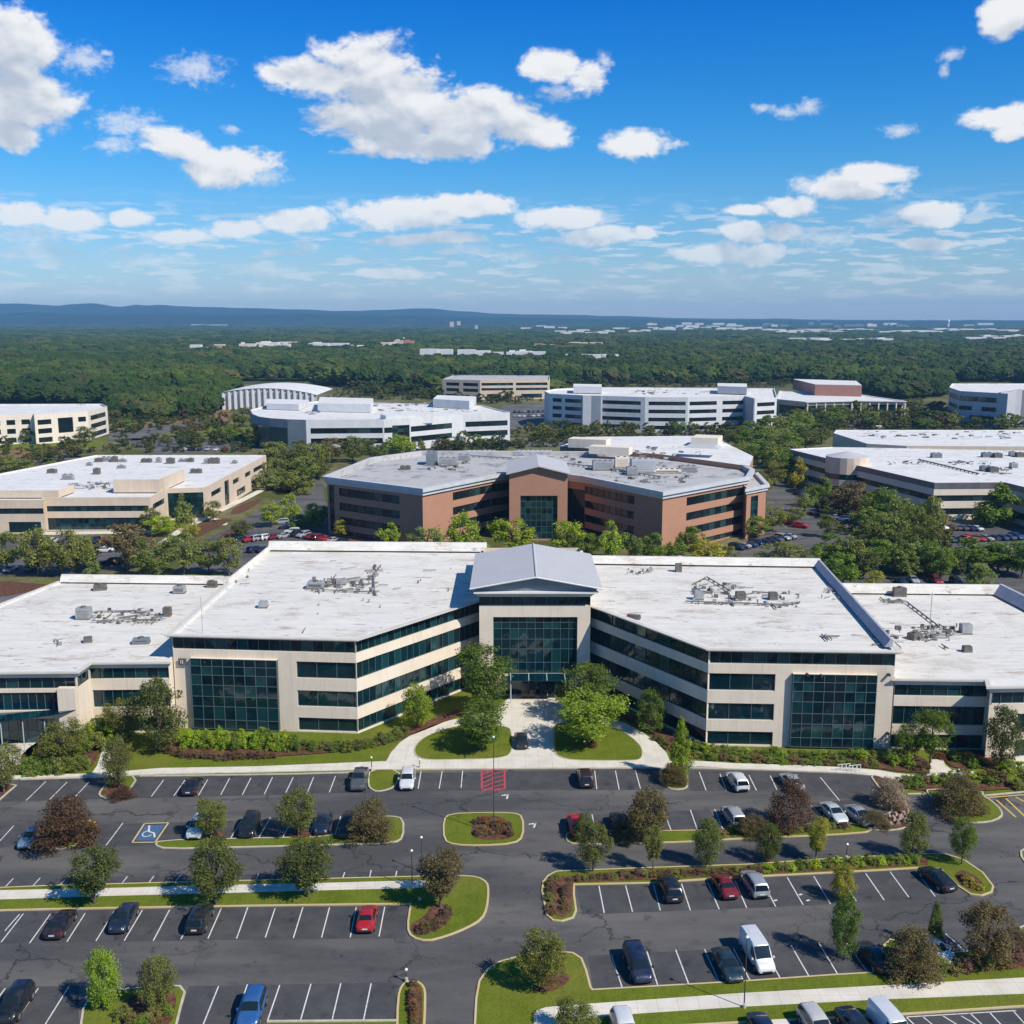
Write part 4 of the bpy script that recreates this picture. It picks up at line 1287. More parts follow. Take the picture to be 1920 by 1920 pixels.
clutter(ob, 172, 305, 1146, 1170, zl, 70, 5, (.2, .6))
clutter(ob, 95, 115, 1202, 1212, zl, 5, 6, (.2, .5))
pipes(ob, [(172, 1168), (310, 1164)], zl)
pipes(ob, [(180, 1150), (262, 1148)], zl)
roof_unit(ob, 1310, 1124, zd, 1.4, 1.2, 1.3)
roof_unit(ob, 1388, 1124, zd, 1.5, 1.2, 1.2, 'dark_unit')
roof_unit(ob, 1449, 1124, zd, 1.3, 1.2, 1.1, 'dark_unit')
roof_unit(ob, 1272, 1072, zd, 1.1, 1.0, 1.4, 'dark_unit')
roof_unit(ob, 1188, 1160, zd, 2.0, 1.0, .5, 'dark_unit', R(-20), fans=False)
clutter(ob, 1300, 1400, 1095, 1134, zd, 60, 21, (.25, .8))
clutter(ob, 1400, 1500, 1112, 1140, zd, 26, 22, (.2, .7))
pipes(ob, [(1285, 1131), (1460, 1137), (1500, 1132)], zd, 0.14)
pipes(ob, [(1410, 1113), (1458, 1116)], zd, 0.13)
pipes(ob, [(1300, 1098), (1325, 1085), (1370, 1112)], zd, 0.1)
clutter(ob, 1540, 1582, 1104, 1126, zd, 22, 23, (.2, .7))
clutter(ob, 1640, 1690, 1180, 1212, zd, 30, 24, (.3, .9))
clutter(ob, 1170, 1240, 1066, 1078, zd, 14, 25, (.2, .6))
clutter(ob, 1545, 1562, 1194, 1199, zd, 6, 26, (.2, .5))
zr = RT - .3
roof_unit(ob, 1686, 1118, zr, 2.2, 1.2, 1.5, 'dark_unit')
roof_unit(ob, 1810, 1188, zr, 1.6, 1.4, 1.5, 'unit_metal')
roof_unit(ob, 1715, 1198, zr, 1.8, 1.5, .9, 'dark_unit', R(25))
roof_unit(ob, 1813, 1222, zr, 1.2, 1.0, .8, 'dark_unit', fans=False)
clutter(ob, 1712, 1795, 1175, 1202, zr, 60, 31, (.25, .8))
clutter(ob, 1650, 1700, 1124, 1132, zr, 10, 32, (.2, .6))
pipes(ob, [(1650, 1130), (1700, 1132), (1760, 1178)], zr, 0.12)
pipes(ob, [(1765, 1212), (1778, 1220)], zr, 0.1)
mp = MB()
q_ = P(1743, 1180, zr)
mp.tube(q_, q_ + Vector((0, 0, 6.0)), 0.06, n=6)
mp.box(q_.x - .4, q_.x + .4, q_.y - .05, q_.y + .05, zr + 5.6, zr + 5.75)
mp.build('antenna_mast', 'unit_metal', ob)
mp = MB()
q_ = P(380, 1188, zd)
mp.tube(q_, q_ + Vector((0, 0, 5.4)), 0.04, n=6)
mp.build('antenna_mast', 'unit_metal', ob)
finish_kit()
# ------------------------------------------------------------------ the other office buildings
def pp(px, py, z):
    q_ = P(px, py, z)
    return (q_.x, q_.y)

def bands_for(n, h, top=1.2, frac=0.42, base=0.6):
    """n window bands on a wall of height h"""
    st = (h - top - base) / n
    return [(base + st * i + st * (1 - frac) * 0.55, base + st * i + st * ((1 - frac) * 0.55 + frac)) for i in range(n)]

def simple_building(name, label, poly, h, wall, roof, edges, cat='building', par=0.5, trim='white_trim', gl='dark_glass', fr='dark_mullion', over=0.0, frames=True, mull=3.0, group=None):
    """edges: {edge index: ops}"""
    c = sum((Vector(q_) for q_ in poly), Vector((0, 0))) / len(poly)
    root = wthing(name, label, cat, (c.x, c.y, 0), group)
    wm = MB()
    n = len(poly)
    for i in range(n):
        facade(root, poly[i], poly[(i + 1) % n], 0, h, wm, edges.get(i, ()), gl=gl, fr=fr, frames=frames, mull=mull)
    wm.build('wall', wall, root)
    roof_on(root, poly, h, roof, par, parmat=trim)
    if over:
        cornice(root, poly, h - (1.9 if over > 1 and par > 1 else 0.9), h + 0.04, over, trim)
    return root

def volume(root, poly, z0, z1, wall, roof, name='roof_block'):
    mb = MB()
    poly = ccw([Vector(q_) for q_ in poly])
    mb.prism(poly, z0, z1, 0, 1)
    return mb.build(name, [wall, roof], root)

# --- brick building in the middle
BH = 16.2
bl = [pp(613, 893, BH), pp(792, 915, BH), pp(921, 890, BH), pp(955, 885, BH)]
br_ = [pp(1062, 888, BH), pp(1097, 892, BH), pp(1243, 921, BH), pp(1400, 893, BH)]
bk = [pp(1408, 880, BH), pp(1385, 868, BH), pp(1330, 848, BH), pp(790, 846, BH), pp(700, 858, BH)]
BP = bl + [(bl[3][0], bl[3][1] - 3), (br_[0][0], bl[3][1] - 3)] + br_ + bk
# keep the gate block separate; main outline without it
BP = bl + br_ + bk
BBm = [(11.2, 13.4), (7.3, 9.4), (3.4, 5.5), (0.3, 1.7)]
nB = len(BP)
edges = {0: [(0.02, 0.075, 1.0, 13.8, 'tower', 2.0)] + [(0.13, 0.77, a, b, 'band', 3.0) for a, b in BBm],
         1: [(0.42, 1.0, a, b, 'band', 2.5) for a, b in BBm],
         2: [(0.0, 1.0, a, b, 'band', 2.5) for a, b in BBm],
         4: [(0.0, 1.0, a, b, 'band', 2.5) for a, b in [(1.0, 12.2)]],
         5: [(0.0, 0.66, a, b, 'band', 2.8) for a, b in BBm],
         6: [(0.27, 0.975, a, b, 'band', 2.6) for a, b in BBm],
         }
bb = simple_building('brick_building', 'red brick office building with grey cornice and glazed gate block, behind the big white roof', BP, BH, 'brick', 'grey_roof', edges, trim='grey_cornice', par=1.4, over=1.1)
# lower end bay with its tall window strip
ea, eb_ = P(1397, 1010), P(1433, 1001)
eh = height_at(1433, 1001, 908)
wm = MB()
ebk = Vector((eb_.x + 2.0, eb_.y + 22.0)); eak = Vector((ea.x + 1.0, ea.y + 24.0))
facade(bb, ea, eb_, 0, eh, wm, [(0.22, 0.60, 1.0, eh - 2.6, 'tower', 2.0)])
facade(bb, eb_, ebk, 0, eh, wm); facade(bb, ebk, eak, 0, eh, wm); facade(bb, eak, ea, 0, eh, wm)
wm.build('end_wall', 'brick', bb)
ep = [tuple(ea.to_2d()), tuple(eb_.to_2d()), tuple(ebk), tuple(eak)]
roof_on(bb, ep, eh, 'grey_roof', 0.8, parmat='grey_cornice')
cornice(bb, ep, eh - 1.6, eh + .04, .9, 'grey_cornice', (0, 1))
# glazed gate block
ga = pp(955, 1012, 0.01); gb_ = pp(1063, 1012, 0.01)
y0 = min(ga[1], gb_[1]) - 1.0
GX0, GX1 = ga[0], gb_[0]
wm = MB()
facade(bb, (GX0, y0), (GX1, y0), 0, 18.2, wm, [(0.19, 0.83, 0.3, 12.2, 'tower', 1.5)], gl='teal_glass', fr='mullion_metal', depth=0.8)
for a, b in (((GX1, y0), (GX1, y0 + 22)), ((GX1, y0 + 22), (GX0, y0 + 22)), ((GX0, y0 + 22), (GX0, y0))):
    facade(bb, a, b, 0, 18.2, wm)
mx = (GX0 + GX1) / 2
wm.face([(GX0, y0 - .0, 18.2), (GX1, y0, 18.2), (mx, y0, 20.0)])
wm.build('gate_wall', 'brick', bb)
gm = MB()
for (xa, xb, za, zb) in ((GX0 - .8, mx, 18.3, 20.4), (mx, GX1 + .8, 20.4, 18.3)):
    gm.hull8([(xa, y0 - 1.2, za - .3), (xb, y0 - 1.2, zb - .3), (xb, y0 + 24, zb - .3), (xa, y0 + 24, za - .3), (xa, y0 - 1.2, za), (xb, y0 - 1.2, zb), (xb, y0 + 24, zb), (xa, y0 + 24, za)])
gm.build('gable_roof', 'metal_roof', bb)
# its flat white rear wing with penthouses
rear = ccw([Vector(pp(*q_, 14.6)) for q_ in ((1050, 846), (1100, 828), (1300, 826), (1345, 832), (1412, 866), (1405, 885), (1240, 862))])
volume(bb, rear, 0.0, 16.35, 'brick', 'far_white_roof', 'rear_wing')
for (x_, y_, lx, ly, h_, m_, r_) in ((1105, 838, 13, 6, 3.0, 'cream_wall', 'far_white_roof'), (1145, 850, 13, 5, 2.4, 'cream_wall', 'far_white_roof'), (1325, 834, 9, 10, 3.0, 'cream_wall', 'far_white_roof')):
    c = P(x_, y_, 16.4)
    mb = MB(); mb.obox(c, R(-20), lx, ly, 16.3, 16.3 + h_, 0)
    mb.build('penthouse', [m_], bb)
cq = P(1318, 838, 19.4)
mb = MB(); mb.obox(cq, R(-20), 11, 7, 19.35, 20.2, 0, .75, .75); mb.build('penthouse_roof', 'metal_roof', bb)
for (x_, y_, lx, ly, h_, m_) in ((810, 870, 3.2, 6, 3.6, 'steel_blue_wall'), (840, 872, 5.5, 3.5, 2.2, 'unit_metal'), (1130, 880, 6, 5, 2.5, 'unit_metal'), (1165, 876, 4, 4, 3.0, 'cream_wall'), (1205, 885, 7, 5, 3.8, 'grey_wall'), (1185, 890, 3, 3, 2.2, 'unit_metal'),
                                 (760, 880, 3, 2, .9, 'dark_unit'), (1250, 886, 8, 3, .9, 'cream_wall'), (900, 852, 10, 3, 1.2, 'grey_wall'), (1000, 852, 12, 2.5, 1.3, 'grey_wall'), (870, 862, 4, 3, 1.6, 'unit_metal'), (1290, 884, 5, 3, 1.6, 'unit_metal')):
    roof_unit(bb, x_, y_, BH - 1.35, lx, ly, h_, m_)
clutter(bb, 800, 880, 866, 885, BH - 1.35, 50, 41, (.6, 1.8))
clutter(bb, 1140, 1300, 872, 905, BH - 1.35, 90, 42, (.5, 2.0))
clutter(bb, 1040, 1100, 850, 870, BH - 1.35, 24, 43, (.5, 1.6))
clutter(bb, 1190, 1320, 836, 862, 16.4, 34, 44, (.6, 2.0))
pipes(bb, [(860, 856), (960, 862), (1040, 858)], BH - 1.35, 0.3, 'unit_metal', .6)
pipes(bb, [(1060, 872), (1160, 884), (1240, 898)], BH - 1.35, 0.25, 'unit_metal', .6)

# --- tan building left
TH = 9.6
tp = [pp(-260, 938, TH), pp(80, 937, TH), pp(82, 933, TH), pp(281, 932, TH), pp(312, 916, TH), pp(384, 914, TH), pp(499, 853, TH), pp(180, 853, TH)]
TB = [(5.6, 7.2), (1.0, 3.6)]
t1 = simple_building('tan_building', 'tan two-storey office building with white roof and bulky tan roof blocks at left', tp, TH, 'tan_wall', 'far_white_roof',
     {0: [(0.2, 1.0, 5.6, 7.2, 'band', 1.6), (0.8, .98, .4, 3.4, 'band', 2)], 2: [(0.02, 0.98, 5.6, 7.2, 'band', 1.6), (0.02, 0.96, 0.4, 3.8, 'tower', 1.6)], 3: [(0.15, .85, 5.6, 7.2, 'band', 2)],
      4: [(0.02, 0.95, 0.6, 8.2, 'tower', 1.8)], 5: [(.08, .22, 5.6, 7.2), (.27, .34, .4, 8.2, 'tower', 2), (.4, .5, 5.6, 7.2), (.6, .7, 5.6, 7.2), (.75, .93, 5.6, 7.2), (.45, .6, 1, 3.2), (.7, .9, 1, 3.2)]}, trim='cream_wall', gl='teal_glass')
volume(t1, [pp(213, 922, TH), pp(299, 922, TH), pp(347, 900, TH), pp(262, 898, TH)], TH - .2, TH + 3.6, 'tan_wall', 'far_white_roof')
volume(t1, [pp(-200, 932, TH), pp(110, 932, TH), pp(140, 921, TH), pp(-160, 921, TH)], TH - .2, TH + 1.9, 'tan_wall', 'far_white_roof')
for i, (x_, y_) in enumerate(((168, 873), (186, 866), (200, 865), (215, 866), (230, 866), (275, 867), (298, 867), (320, 869), (345, 866), (358, 866), (390, 869), (402, 869), (440, 869), (98, 887), (128, 899), (182, 889), (228, 878), (368, 887))):
    roof_unit(t1, x_, y_, TH - .5, 1.8 + (i % 3) * .8, 1.4 + (i % 2) * .6, .9 + (i % 4) * .3, ('unit_metal', 'dark_unit')[i % 2])
clutter(t1, 135, 210, 905, 918, TH - .5, 50, 51, (.3, 1.0))

# --- cream three-storey building far left
c1 = [pp(-180, 785, 14.1), pp(62, 776, 14.1), pp(64, 778, 14.1), pp(165, 771, 14.1), pp(201, 762, 14.1), pp(190, 757, 14.1), pp(-160, 758, 14.1)]
cb = [(9.2, 11.6), (5.0, 7.4), (0.8, 3.2)]
simple_building('cream_building', 'cream three-storey office building at the far left edge below the woods', c1, 14.1, 'cream_wall', 'far_white_roof',
     {0: [(u_, u_ + .07, a, b, 'band', 4) for u_ in (.3, .42, .54, .66, .78, .9) for a, b in cb], 2: [(.05, .3, a, b, 'band', 4) for a, b in cb] + [(.42, .7, 4.6, 11.8, 'band', 4)] + [(.8, .95, a, b, 'band', 4) for a, b in cb[:1]], 3: [(.1, .9, a, b, 'band', 4) for a, b in cb]}, par=.8)

# --- building with the rounded glass end
KHt = 14.5
cpts = [pp(470, 768, KHt), pp(474, 776, KHt), pp(486, 781, KHt), pp(508, 784, KHt), pp(540, 786, KHt), pp(574, 787, KHt)]
cc_ = cpts + [pp(720, 786, KHt), pp(770, 784, KHt), pp(868, 776, KHt), pp(956, 773, KHt), pp(905, 760, KHt), pp(600, 752, KHt), pp(500, 760, KHt)]
kb = [(8.2, 10.7), (3.6, 6.1)]
k1 = simple_building('curved_building', 'white and blue-grey office building with a rounded dark glass corner', cc_, KHt, 'white_wall', 'far_white_roof',
     {5: [(0.05, .98, a, b, 'band', 5) for a, b in kb], 6: [(0, .3, 8.2, 10.7), (.3, .95, .8, 11.5, 'tower', 3)], 7: [(0.0, .78, a, b, 'band', 5) for a, b in kb], 8: [(0.05, .95, a, b, 'band', 5) for a, b in kb]}, par=.6, mull=5)
wm = MB(); gm = MB()
for i in range(5):
    a, b = Vector(cpts[i]), Vector(cpts[i + 1])
    wm.bar(a, b, 0.01, 0.5, 0, 14.5)
    if i < 4 or i == 3:
        gm.bar(a, b, 0.51, 0.7, 0.3, 10.6 if i < 4 else 5.0)
wm.build('curved_wall', 'steel_blue_wall', k1)
gm.build('curved_window', 'dark_glass', k1)
volume(k1, [pp(596, 770, KHt), pp(695, 772, KHt), pp(700, 760, KHt), pp(600, 757, KHt)], KHt - .4, KHt + 3.6, 'white_wall', 'far_white_roof')
volume(k1, [pp(812, 762, KHt), pp(880, 766, KHt), pp(893, 757, KHt), pp(820, 754, KHt)], KHt - .4, KHt + 3.8, 'white_wall', 'far_white_roof')
volume(k1, [pp(500, 766, KHt), pp(560, 768, KHt), pp(580, 759, KHt), pp(500, 757, KHt)], KHt - .4, KHt + 2.6, 'white_wall', 'far_white_roof')
wm = MB(); wm.bar(pp(722, 785, KHt), pp(812, 781, KHt), -6, .8, 11.6, 16.0); wm.build('raised_front', 'white_wall', k1)
clutter(k1, 570, 600, 772, 778, KHt - .6, 20, 61, (1, 2.2)); clutter(k1, 620, 900, 766, 774, KHt - .6, 60, 62, (.8, 2.6)); clutter(k1, 700, 860, 756, 763, KHt - .6, 30, 63, (.8, 2.6))

# --- ribbed white hall with barrel roof
rh = wthing('ribbed_hall', 'white hall with arched roof and ribbed walls at the edge of the woods', 'building', (P(510, 760).x, P(510, 760).y, 0))
xa, xb = P(424, 766).x, P(600, 766).x
yy0, yy1 = P(500, 768).y, P(500, 768).y + 62
mb = MB(); rb = MB(); rfm = MB()
n = 16
def arch(t):
    return 9.6 + 4.4 * math.sin(math.pi * min(1, t * 0.9 + .1)) ** 0.8
for i in range(n):
    t0, t1 = i / n, (i + 1) / n
    x0, x1 = xa + (xb - xa) * t0, xa + (xb - xa) * t1
    mb.face([(x0, yy0, 0), (x1, yy0, 0), (x1, yy0, arch(t1)), (x0, yy0, arch(t0))])
    rfm.face([(x0, yy0 - 1, arch(t0)), (x1, yy0 - 1, arch(t1)), (x1, yy1, arch(t1)), (x0, yy1, arch(t0))])
    rb = MB(); rb.box(x0 + .3, x0 + 1.5, yy0 - 1.6, yy0 - .02, 0, arch(t0) - .5); rb.build('rib', 'white_trim', rh)
mb.face([(xa, yy1, 0), (xa, yy0, 0), (xa, yy0, arch(0)), (xa, yy1, arch(0))])
mb.build('wall', 'grey_wall', rh); rfm.build('roof', 'far_white_roof', rh, True)

# --- brown three-storey building at the wood's edge
gh = 14.2
gp = [pp(829, 711, gh), pp(900, 713, gh), pp(1029, 712, gh), pp(1031, 704, gh), pp(850, 703, gh)]
simple_building('brown_building', 'long brown and beige building with open decks against the woods', gp, gh, 'tan_wall', 'grey_roof',
     {0: [(.1, .45, a, b, 'band', 6) for a, b in ((9.6, 12), (5.4, 7.8), (1, 3.4))] + [(.55, .95, a, b, 'band', 6) for a, b in ((9.6, 12), (5.4, 7.8))], 1: [(.02, .48, 10.2, 12.2), (.52, .98, 10.2, 12.2), (.02, .48, 6.6, 8.4), (.52, .98, 6.6, 8.4), (.1, .3, 1, 4), (.6, .9, 1, 4)]}, par=.8, frames=False, trim='dark_band')

# --- white four-storey building with gently curved front
wh = 18.5
wp = [pp(1021, 733, wh), pp(1030, 738, wh), pp(1092, 741, wh), pp(1093, 741.5, wh), pp(1128, 742, wh), pp(1210, 744.5, wh), pp(1290, 745, wh), pp(1398, 742.5, wh), pp(1416, 747, wh), pp(1457, 745, wh), pp(1452, 728, wh), pp(1120, 726, wh), pp(1040, 729, wh)]
wb = [(14.2, 16.2), (10.0, 12.0), (5.8, 7.8), (1.6, 3.6)]
w1 = simple_building('white_building', 'white four-storey office building with dark window strips and curved front', wp, wh, 'white_wall', 'far_white_roof',
     {1: [(.1, .38, a, b) for a, b in wb] + [(.48, .98, a, b) for a, b in wb], 4: [(.02, .9, a, b) for a, b in wb], 5: [(.08, .95, a, b) for a, b in wb[:]], 6: [(.03, .5, a, b) for a, b in wb] + [(.6, .97, a, b) for a, b in wb], 8: [(.1, .9, a, b) for a, b in wb]}, par=.9, mull=4)
mb = MB(); mb.bar(wp[2], wp[4], 0.01, 1.0, 0, wh); mb.build('stair_wall', 'grey_wall', w1)
mb = MB(); mb.bar(wp[7], Vector(wp[8]), 0.01, .6, 0, wh); mb.build('stair_wall', 'grey_wall', w1)
volume(w1, [pp(1345, 736, wh), pp(1400, 738, wh), pp(1400, 731, wh), pp(1345, 730, wh)], wh - .5, wh + 3.6, 'grey_wall', 'far_white_roof')
volume(w1, [pp(1075, 735, wh), pp(1128, 736, wh), pp(1128, 731, wh), pp(1075, 730, wh)], wh - .5, wh + 3.2, 'white_wall', 'far_white_roof')
clutter(w1, 1180, 1340, 732, 740, wh - .8, 50, 71, (.8, 2.6))

# --- hall with portico and pink brick upper block
hh = 9.6
hp = [pp(1459, 748, hh), pp(1512, 753, hh), pp(1598, 751, hh), pp(1694, 752, hh), pp(1610, 740, hh), pp(1465, 733, hh)]
h1 = simple_building('portico_hall', 'low white-roofed hall with glazed portico and pink brick upper block', hp, hh, 'tan_wall', 'far_white_roof',
     {0: [(.05, .95, 1, 6.4, 'tower', 4)], 1: [(.03, .97, .8, 7.2, 'tower', 3)], 2: [(.03, .97, .8, 7.2, 'tower', 3)]}, par=.3, mull=4, over=1.4, fr='light_mullion')
volume(h1, [pp(1528, 741, hh), pp(1615, 743, hh), pp(1604, 733, hh), pp(1486, 729, hh)], hh - .3, hh + 7.0, 'pink_brick', 'far_white_roof')
for i in range(12):
    c = Vector(hp[1]).lerp(Vector(hp[3]), i / 11)
    mb = MB()
    mb.box(c.x - .35, c.x + .35, c.y - 3.4, c.y - 2.7, 0, hh - .9)
    mb.build('portico_column', 'cream_wall', h1)
c = P(1610, 776); mb = MB(); mb.box(c.x - 5, c.x - 4, c.y - .5, c.y + .5, 0, 8.2); mb.box(c.x + 4, c.x + 5, c.y - .5, c.y + .5, 0, 8.2); mb.box(c.x - 5, c.x + 5, c.y - .5, c.y + 6, 8.2, 9.0); mb.build('entrance_frame', 'cream_wall', h1)
clutter(h1, 1400, 1500, 729, 733, wh - 5, 8, 72, (.8, 2)) if False else None

# --- far right grey-white building
fh = 19
fp = [pp(1780, 726, fh), pp(1800, 733, fh), pp(1872, 737, fh), pp(1890, 738, fh), pp(1912, 731, fh), pp(2100, 736, fh), pp(2100, 719, fh), pp(1785, 719, fh)]
fb_ = [(13.6, 16.4), (8.6, 11.0), (3.6, 6.0)]
f1 = simple_building('pale_curved_building', 'pale blue-grey building with a tall plain stair wall beside the right edge', fp, fh, 'grey_wall', 'far_white_roof',
     {0: [(.1, .9, a, b) for a, b in fb_], 1: [(.0, .97, fb_[0][0], fb_[0][1]), (0, .35, *fb_[1]), (.6, .97, *fb_[1]), (.3, .97, *fb_[2])], 4: [(.1, .8, a, b) for a, b in fb_]}, par=.8, mull=5)
mb = MB(); mb.bar(fp[2], fp[4], .01, 1.5, 0, fh + .4); mb.build('stair_wall', 'violet_grey', f1)

# --- big striped building right with round corner entrance
SH_ = 11.2
sp = [pp(1480, 842, SH_), pp(1562, 862, SH_), pp(1633, 878, SH_), pp(1752, 905, SH_), pp(1884, 904, SH_), pp(2050, 945, SH_), pp(2200, 850, SH_), pp(1560, 838, SH_)]
s1 = simple_building('striped_building', 'large white-roofed building with dark and cream stripes behind the trees at right', sp, SH_, 'cream_wall', 'far_white_roof',
     {i: [(0.0, 1.0, 5.6, 7.4, 'band', 3), (0.0, 1.0, 1.6, 3.5, 'band', 3)] for i in (0, 1, 2, 3, 4)}, par=.4, mull=3)
mb = MB()
for i in range(5):
    mb.bar(sp[i], sp[i + 1], .004, .12, 9.4, 11.15)
mb.build('dark_fascia', 'dark_band', s1)
cx = Vector(sp[1]).lerp(Vector(sp[2]), .45)
mb = MB(); g2 = MB(); rf2 = MB()
seg = 20
for i in range(seg):
    t0, t1 = math.pi * 2 * i / seg, math.pi * 2 * (i + 1) / seg
    r_ = 7.0
    a = (cx.x + math.cos(t0) * r_, cx.y + 2.5 + math.sin(t0) * r_)
    b = (cx.x + math.cos(t1) * r_, cx.y + 2.5 + math.sin(t1) * r_)
    for za, zb, mm in ((0, 1.6, mb), (1.6, 4.0, g2), (4.0, 6.2, mb), (6.2, 8.0, g2), (8.0, 13.4, mb)):
        mm.face([(*a, za), (*b, za), (*b, zb), (*a, zb)])
    ap = (cx.x, cx.y + 2.5, 15.0)
    rf2.face([(*a, 13.4), (*b, 13.4), ap])
d_ = mb.build('drum_wall', 'tan_wall', s1); g2.build('drum_window', 'teal_glass', s1); rf2.build('drum_roof', 'metal_roof', s1)
for i, (x_, y_) in enumerate(((1755, 858), (1870, 858), (1900, 877), (1848, 883), (1862, 885), (1898, 855), (1850, 857), (1912, 857))):
    roof_unit(s1, x_, y_, SH_ - .4, 3.4 - (i % 3) * .7, 2.2, 1.5, ('steel_blue_wall', 'dark_unit', 'unit_metal')[i % 3])
clutter(s1, 1660, 1730, 866, 872, SH_ - .4, 16, 81, (.5, 1.2)); clutter(s1, 1780, 1860, 866, 872, SH_ - .4, 24, 82, (.5, 1.2)); clutter(s1, 1845, 1895, 878, 890, SH_ - .4, 30, 83, (.5, 1.4))
pipes(s1, [(1722, 864), (1835, 891)], SH_ - .4, .25, 'dark_unit', .5)

# --- the white roof behind it
vh = 11.5
vp = [pp(1562, 812, vh), pp(1625, 832, vh), pp(1700, 836, vh), pp(2250, 840, vh), pp(2150, 806, vh), pp(1567, 806, vh)]
v1 = simple_building('white_roofed_building', 'low building with a long white roof behind the striped building', vp, vh, 'tan_wall', 'far_white_roof', {0: [(0.05, .95, 4, 6.5)], 1: [(0, 1, 4, 6.5)]}, par=.4, mull=4, trim='dark_band')
clutter(v1, 1610, 1920, 809, 824, vh - .4, 60, 91, (1, 3.0))
# ------------------------------------------------------------------ trees
def leaf_cloud(seed, clumps, leaf, n_leaf, envelope, flat=0.6):
    """leaf-sized faces spread over clumps inside an uneven crown; unit size: crown 1 wide, z from 0 to 1"""
    r_ = np.random.default_rng(seed)
    cs = []
    tries = 0
    while len(cs) < clumps and tries < 4000:
        tries += 1
        z = r_.uniform(0.04, 0.97)
        a = r_.uniform(0, 2 * math.pi)
        wob = 1.0 + 0.16 * math.sin(2 * a + seed) + 0.12 * math.sin(3 * a + seed * 1.7 + 4 * z)
        rr = envelope(z) * wob * math.sqrt(r_.uniform(0.15, 1.0))
        cr = r_.uniform(0.06, 0.13) * (0.6 + 0.6 * envelope(z) / 0.5)
        c = np.array([math.cos(a) * rr * 0.92, math.sin(a) * rr * 0.92, z])
        if all(np.linalg.norm(c - o[0]) > 0.45 * (cr + o[1]) for o in cs):
            cs.append((c, cr))
    wts = np.array([c[1] ** 2 for c in cs])
    wts /= wts.sum()
    idx = r_.choice(len(cs), n_leaf, p=wts)
    C = np.array([c[0] for c in cs])[idx]
    S = np.array([c[1] for c in cs])[idx]
    d = r_.normal(size=(n_leaf, 3))
    d /= np.linalg.norm(d, axis=1)[:, None]
    d[:, 2] = np.where(r_.random(n_leaf) < 0.35, np.abs(d[:, 2]), d[:, 2])
    rad = S * (0.45 + 0.85 * r_.random(n_leaf) ** 0.75)
    rad *= np.where(r_.random(n_leaf) < 0.10, 1.5, 1.0)
    p = C + d * rad[:, None] * np.array([1, 1, 0.85])
    nrm = d * 0.55 + r_.normal(size=(n_leaf, 3)) * 0.5 + np.array([0, 0, flat])
    nrm /= np.linalg.norm(nrm, axis=1)[:, None]
    t = np.cross(nrm, r_.normal(size=(n_leaf, 3)))
    t /= np.linalg.norm(t, axis=1)[:, None]
    b = np.cross(nrm, t)
    sz = leaf * r_.uniform(0.6, 1.35, n_leaf)[:, None]
    k = r_.uniform(0.5, 0.9, n_leaf)[:, None]
    v = np.stack([p - t * sz, p - b * sz * k * .9 + t * sz * .1, p + t * sz, p + b * sz * k], axis=1).reshape(-1, 3)
    f = np.arange(n_leaf * 4).reshape(-1, 4)
    return v, f, cs

ENV = {
    'round': lambda z: 0.5 * math.sqrt(max(0.02, 1 - (2 * z - 1.0) ** 2 * 0.96)) if z > .45 else 0.5 * (0.55 + z),
    'oval': lambda z: 0.5 * max(0.1, math.sin(math.pi * (0.10 + 0.86 * z)) ** 0.7),
    'cone': lambda z: 0.5 * max(0.06, (1 - z) ** 0.75 * min(1, z * 5 + 0.35)),
    'wide': lambda z: 0.5 * max(0.12, math.sin(math.pi * (0.05 + 0.75 * z)) ** 0.5 * (0.65 + 0.35 * z)),
    'vase': lambda z: 0.5 * (0.30 + 0.75 * z) if z < .7 else 0.5 * max(.1, math.sqrt(max(0, 1 - ((z - .62) / .40) ** 2)) * .95),
    'shrub': lambda z: 0.5 * max(0.05, math.sqrt(max(0, 1 - z * z * .98))),
}
def leaves_mesh(name, seed, kind, clumps, leaf, n):
    v, f, cs = leaf_cloud(seed, clumps, leaf, n, ENV[kind])
    me = bpy.data.meshes.new(name)
    me.vertices.add(len(v)); me.vertices.foreach_set('co', v.ravel())
    me.loops.add(len(f) * 4); me.loops.foreach_set('vertex_index', f.ravel().astype(np.int32))
    me.polygons.add(len(f)); me.polygons.foreach_set('loop_start', np.arange(0, len(f) * 4, 4, dtype=np.int32))
    me.polygons.foreach_set('loop_total', np.full(len(f), 4, dtype=np.int32))
    me.materials.append(MATS['leaves'])
    me.update(calc_edges=True)
    return me, cs

def trunk_mesh(name, cs, base, seed, thick=0.035):
    """unit tree: crown occupies z base..1, trunk from 0, limbs reach into the clumps"""
    r_ = random.Random(seed)
    mb = MB()
    top = base + (1 - base) * 0.62
    mb.tube((0, 0, -0.01), (r_.uniform(-.01, .01), 0, base), thick, thick * .8, 7, cap=False)
    mb.tube((0, 0, base), (r_.uniform(-.03, .03), r_.uniform(-.03, .03), top), thick * .8, thick * .25, 6, cap=False)
    for (c, cr) in cs[::3][:12]:
        z0 = base * r_.uniform(.8, 1.0) + (1 - base) * max(0, c[2] * .45 - .05)
        mb.tube((0, 0, z0), (c[0] * .85, c[1] * .85, base + (1 - base) * c[2]), thick * .42, thick * .12, 5, cap=False)
    return mb.mesh(name, 'bark')

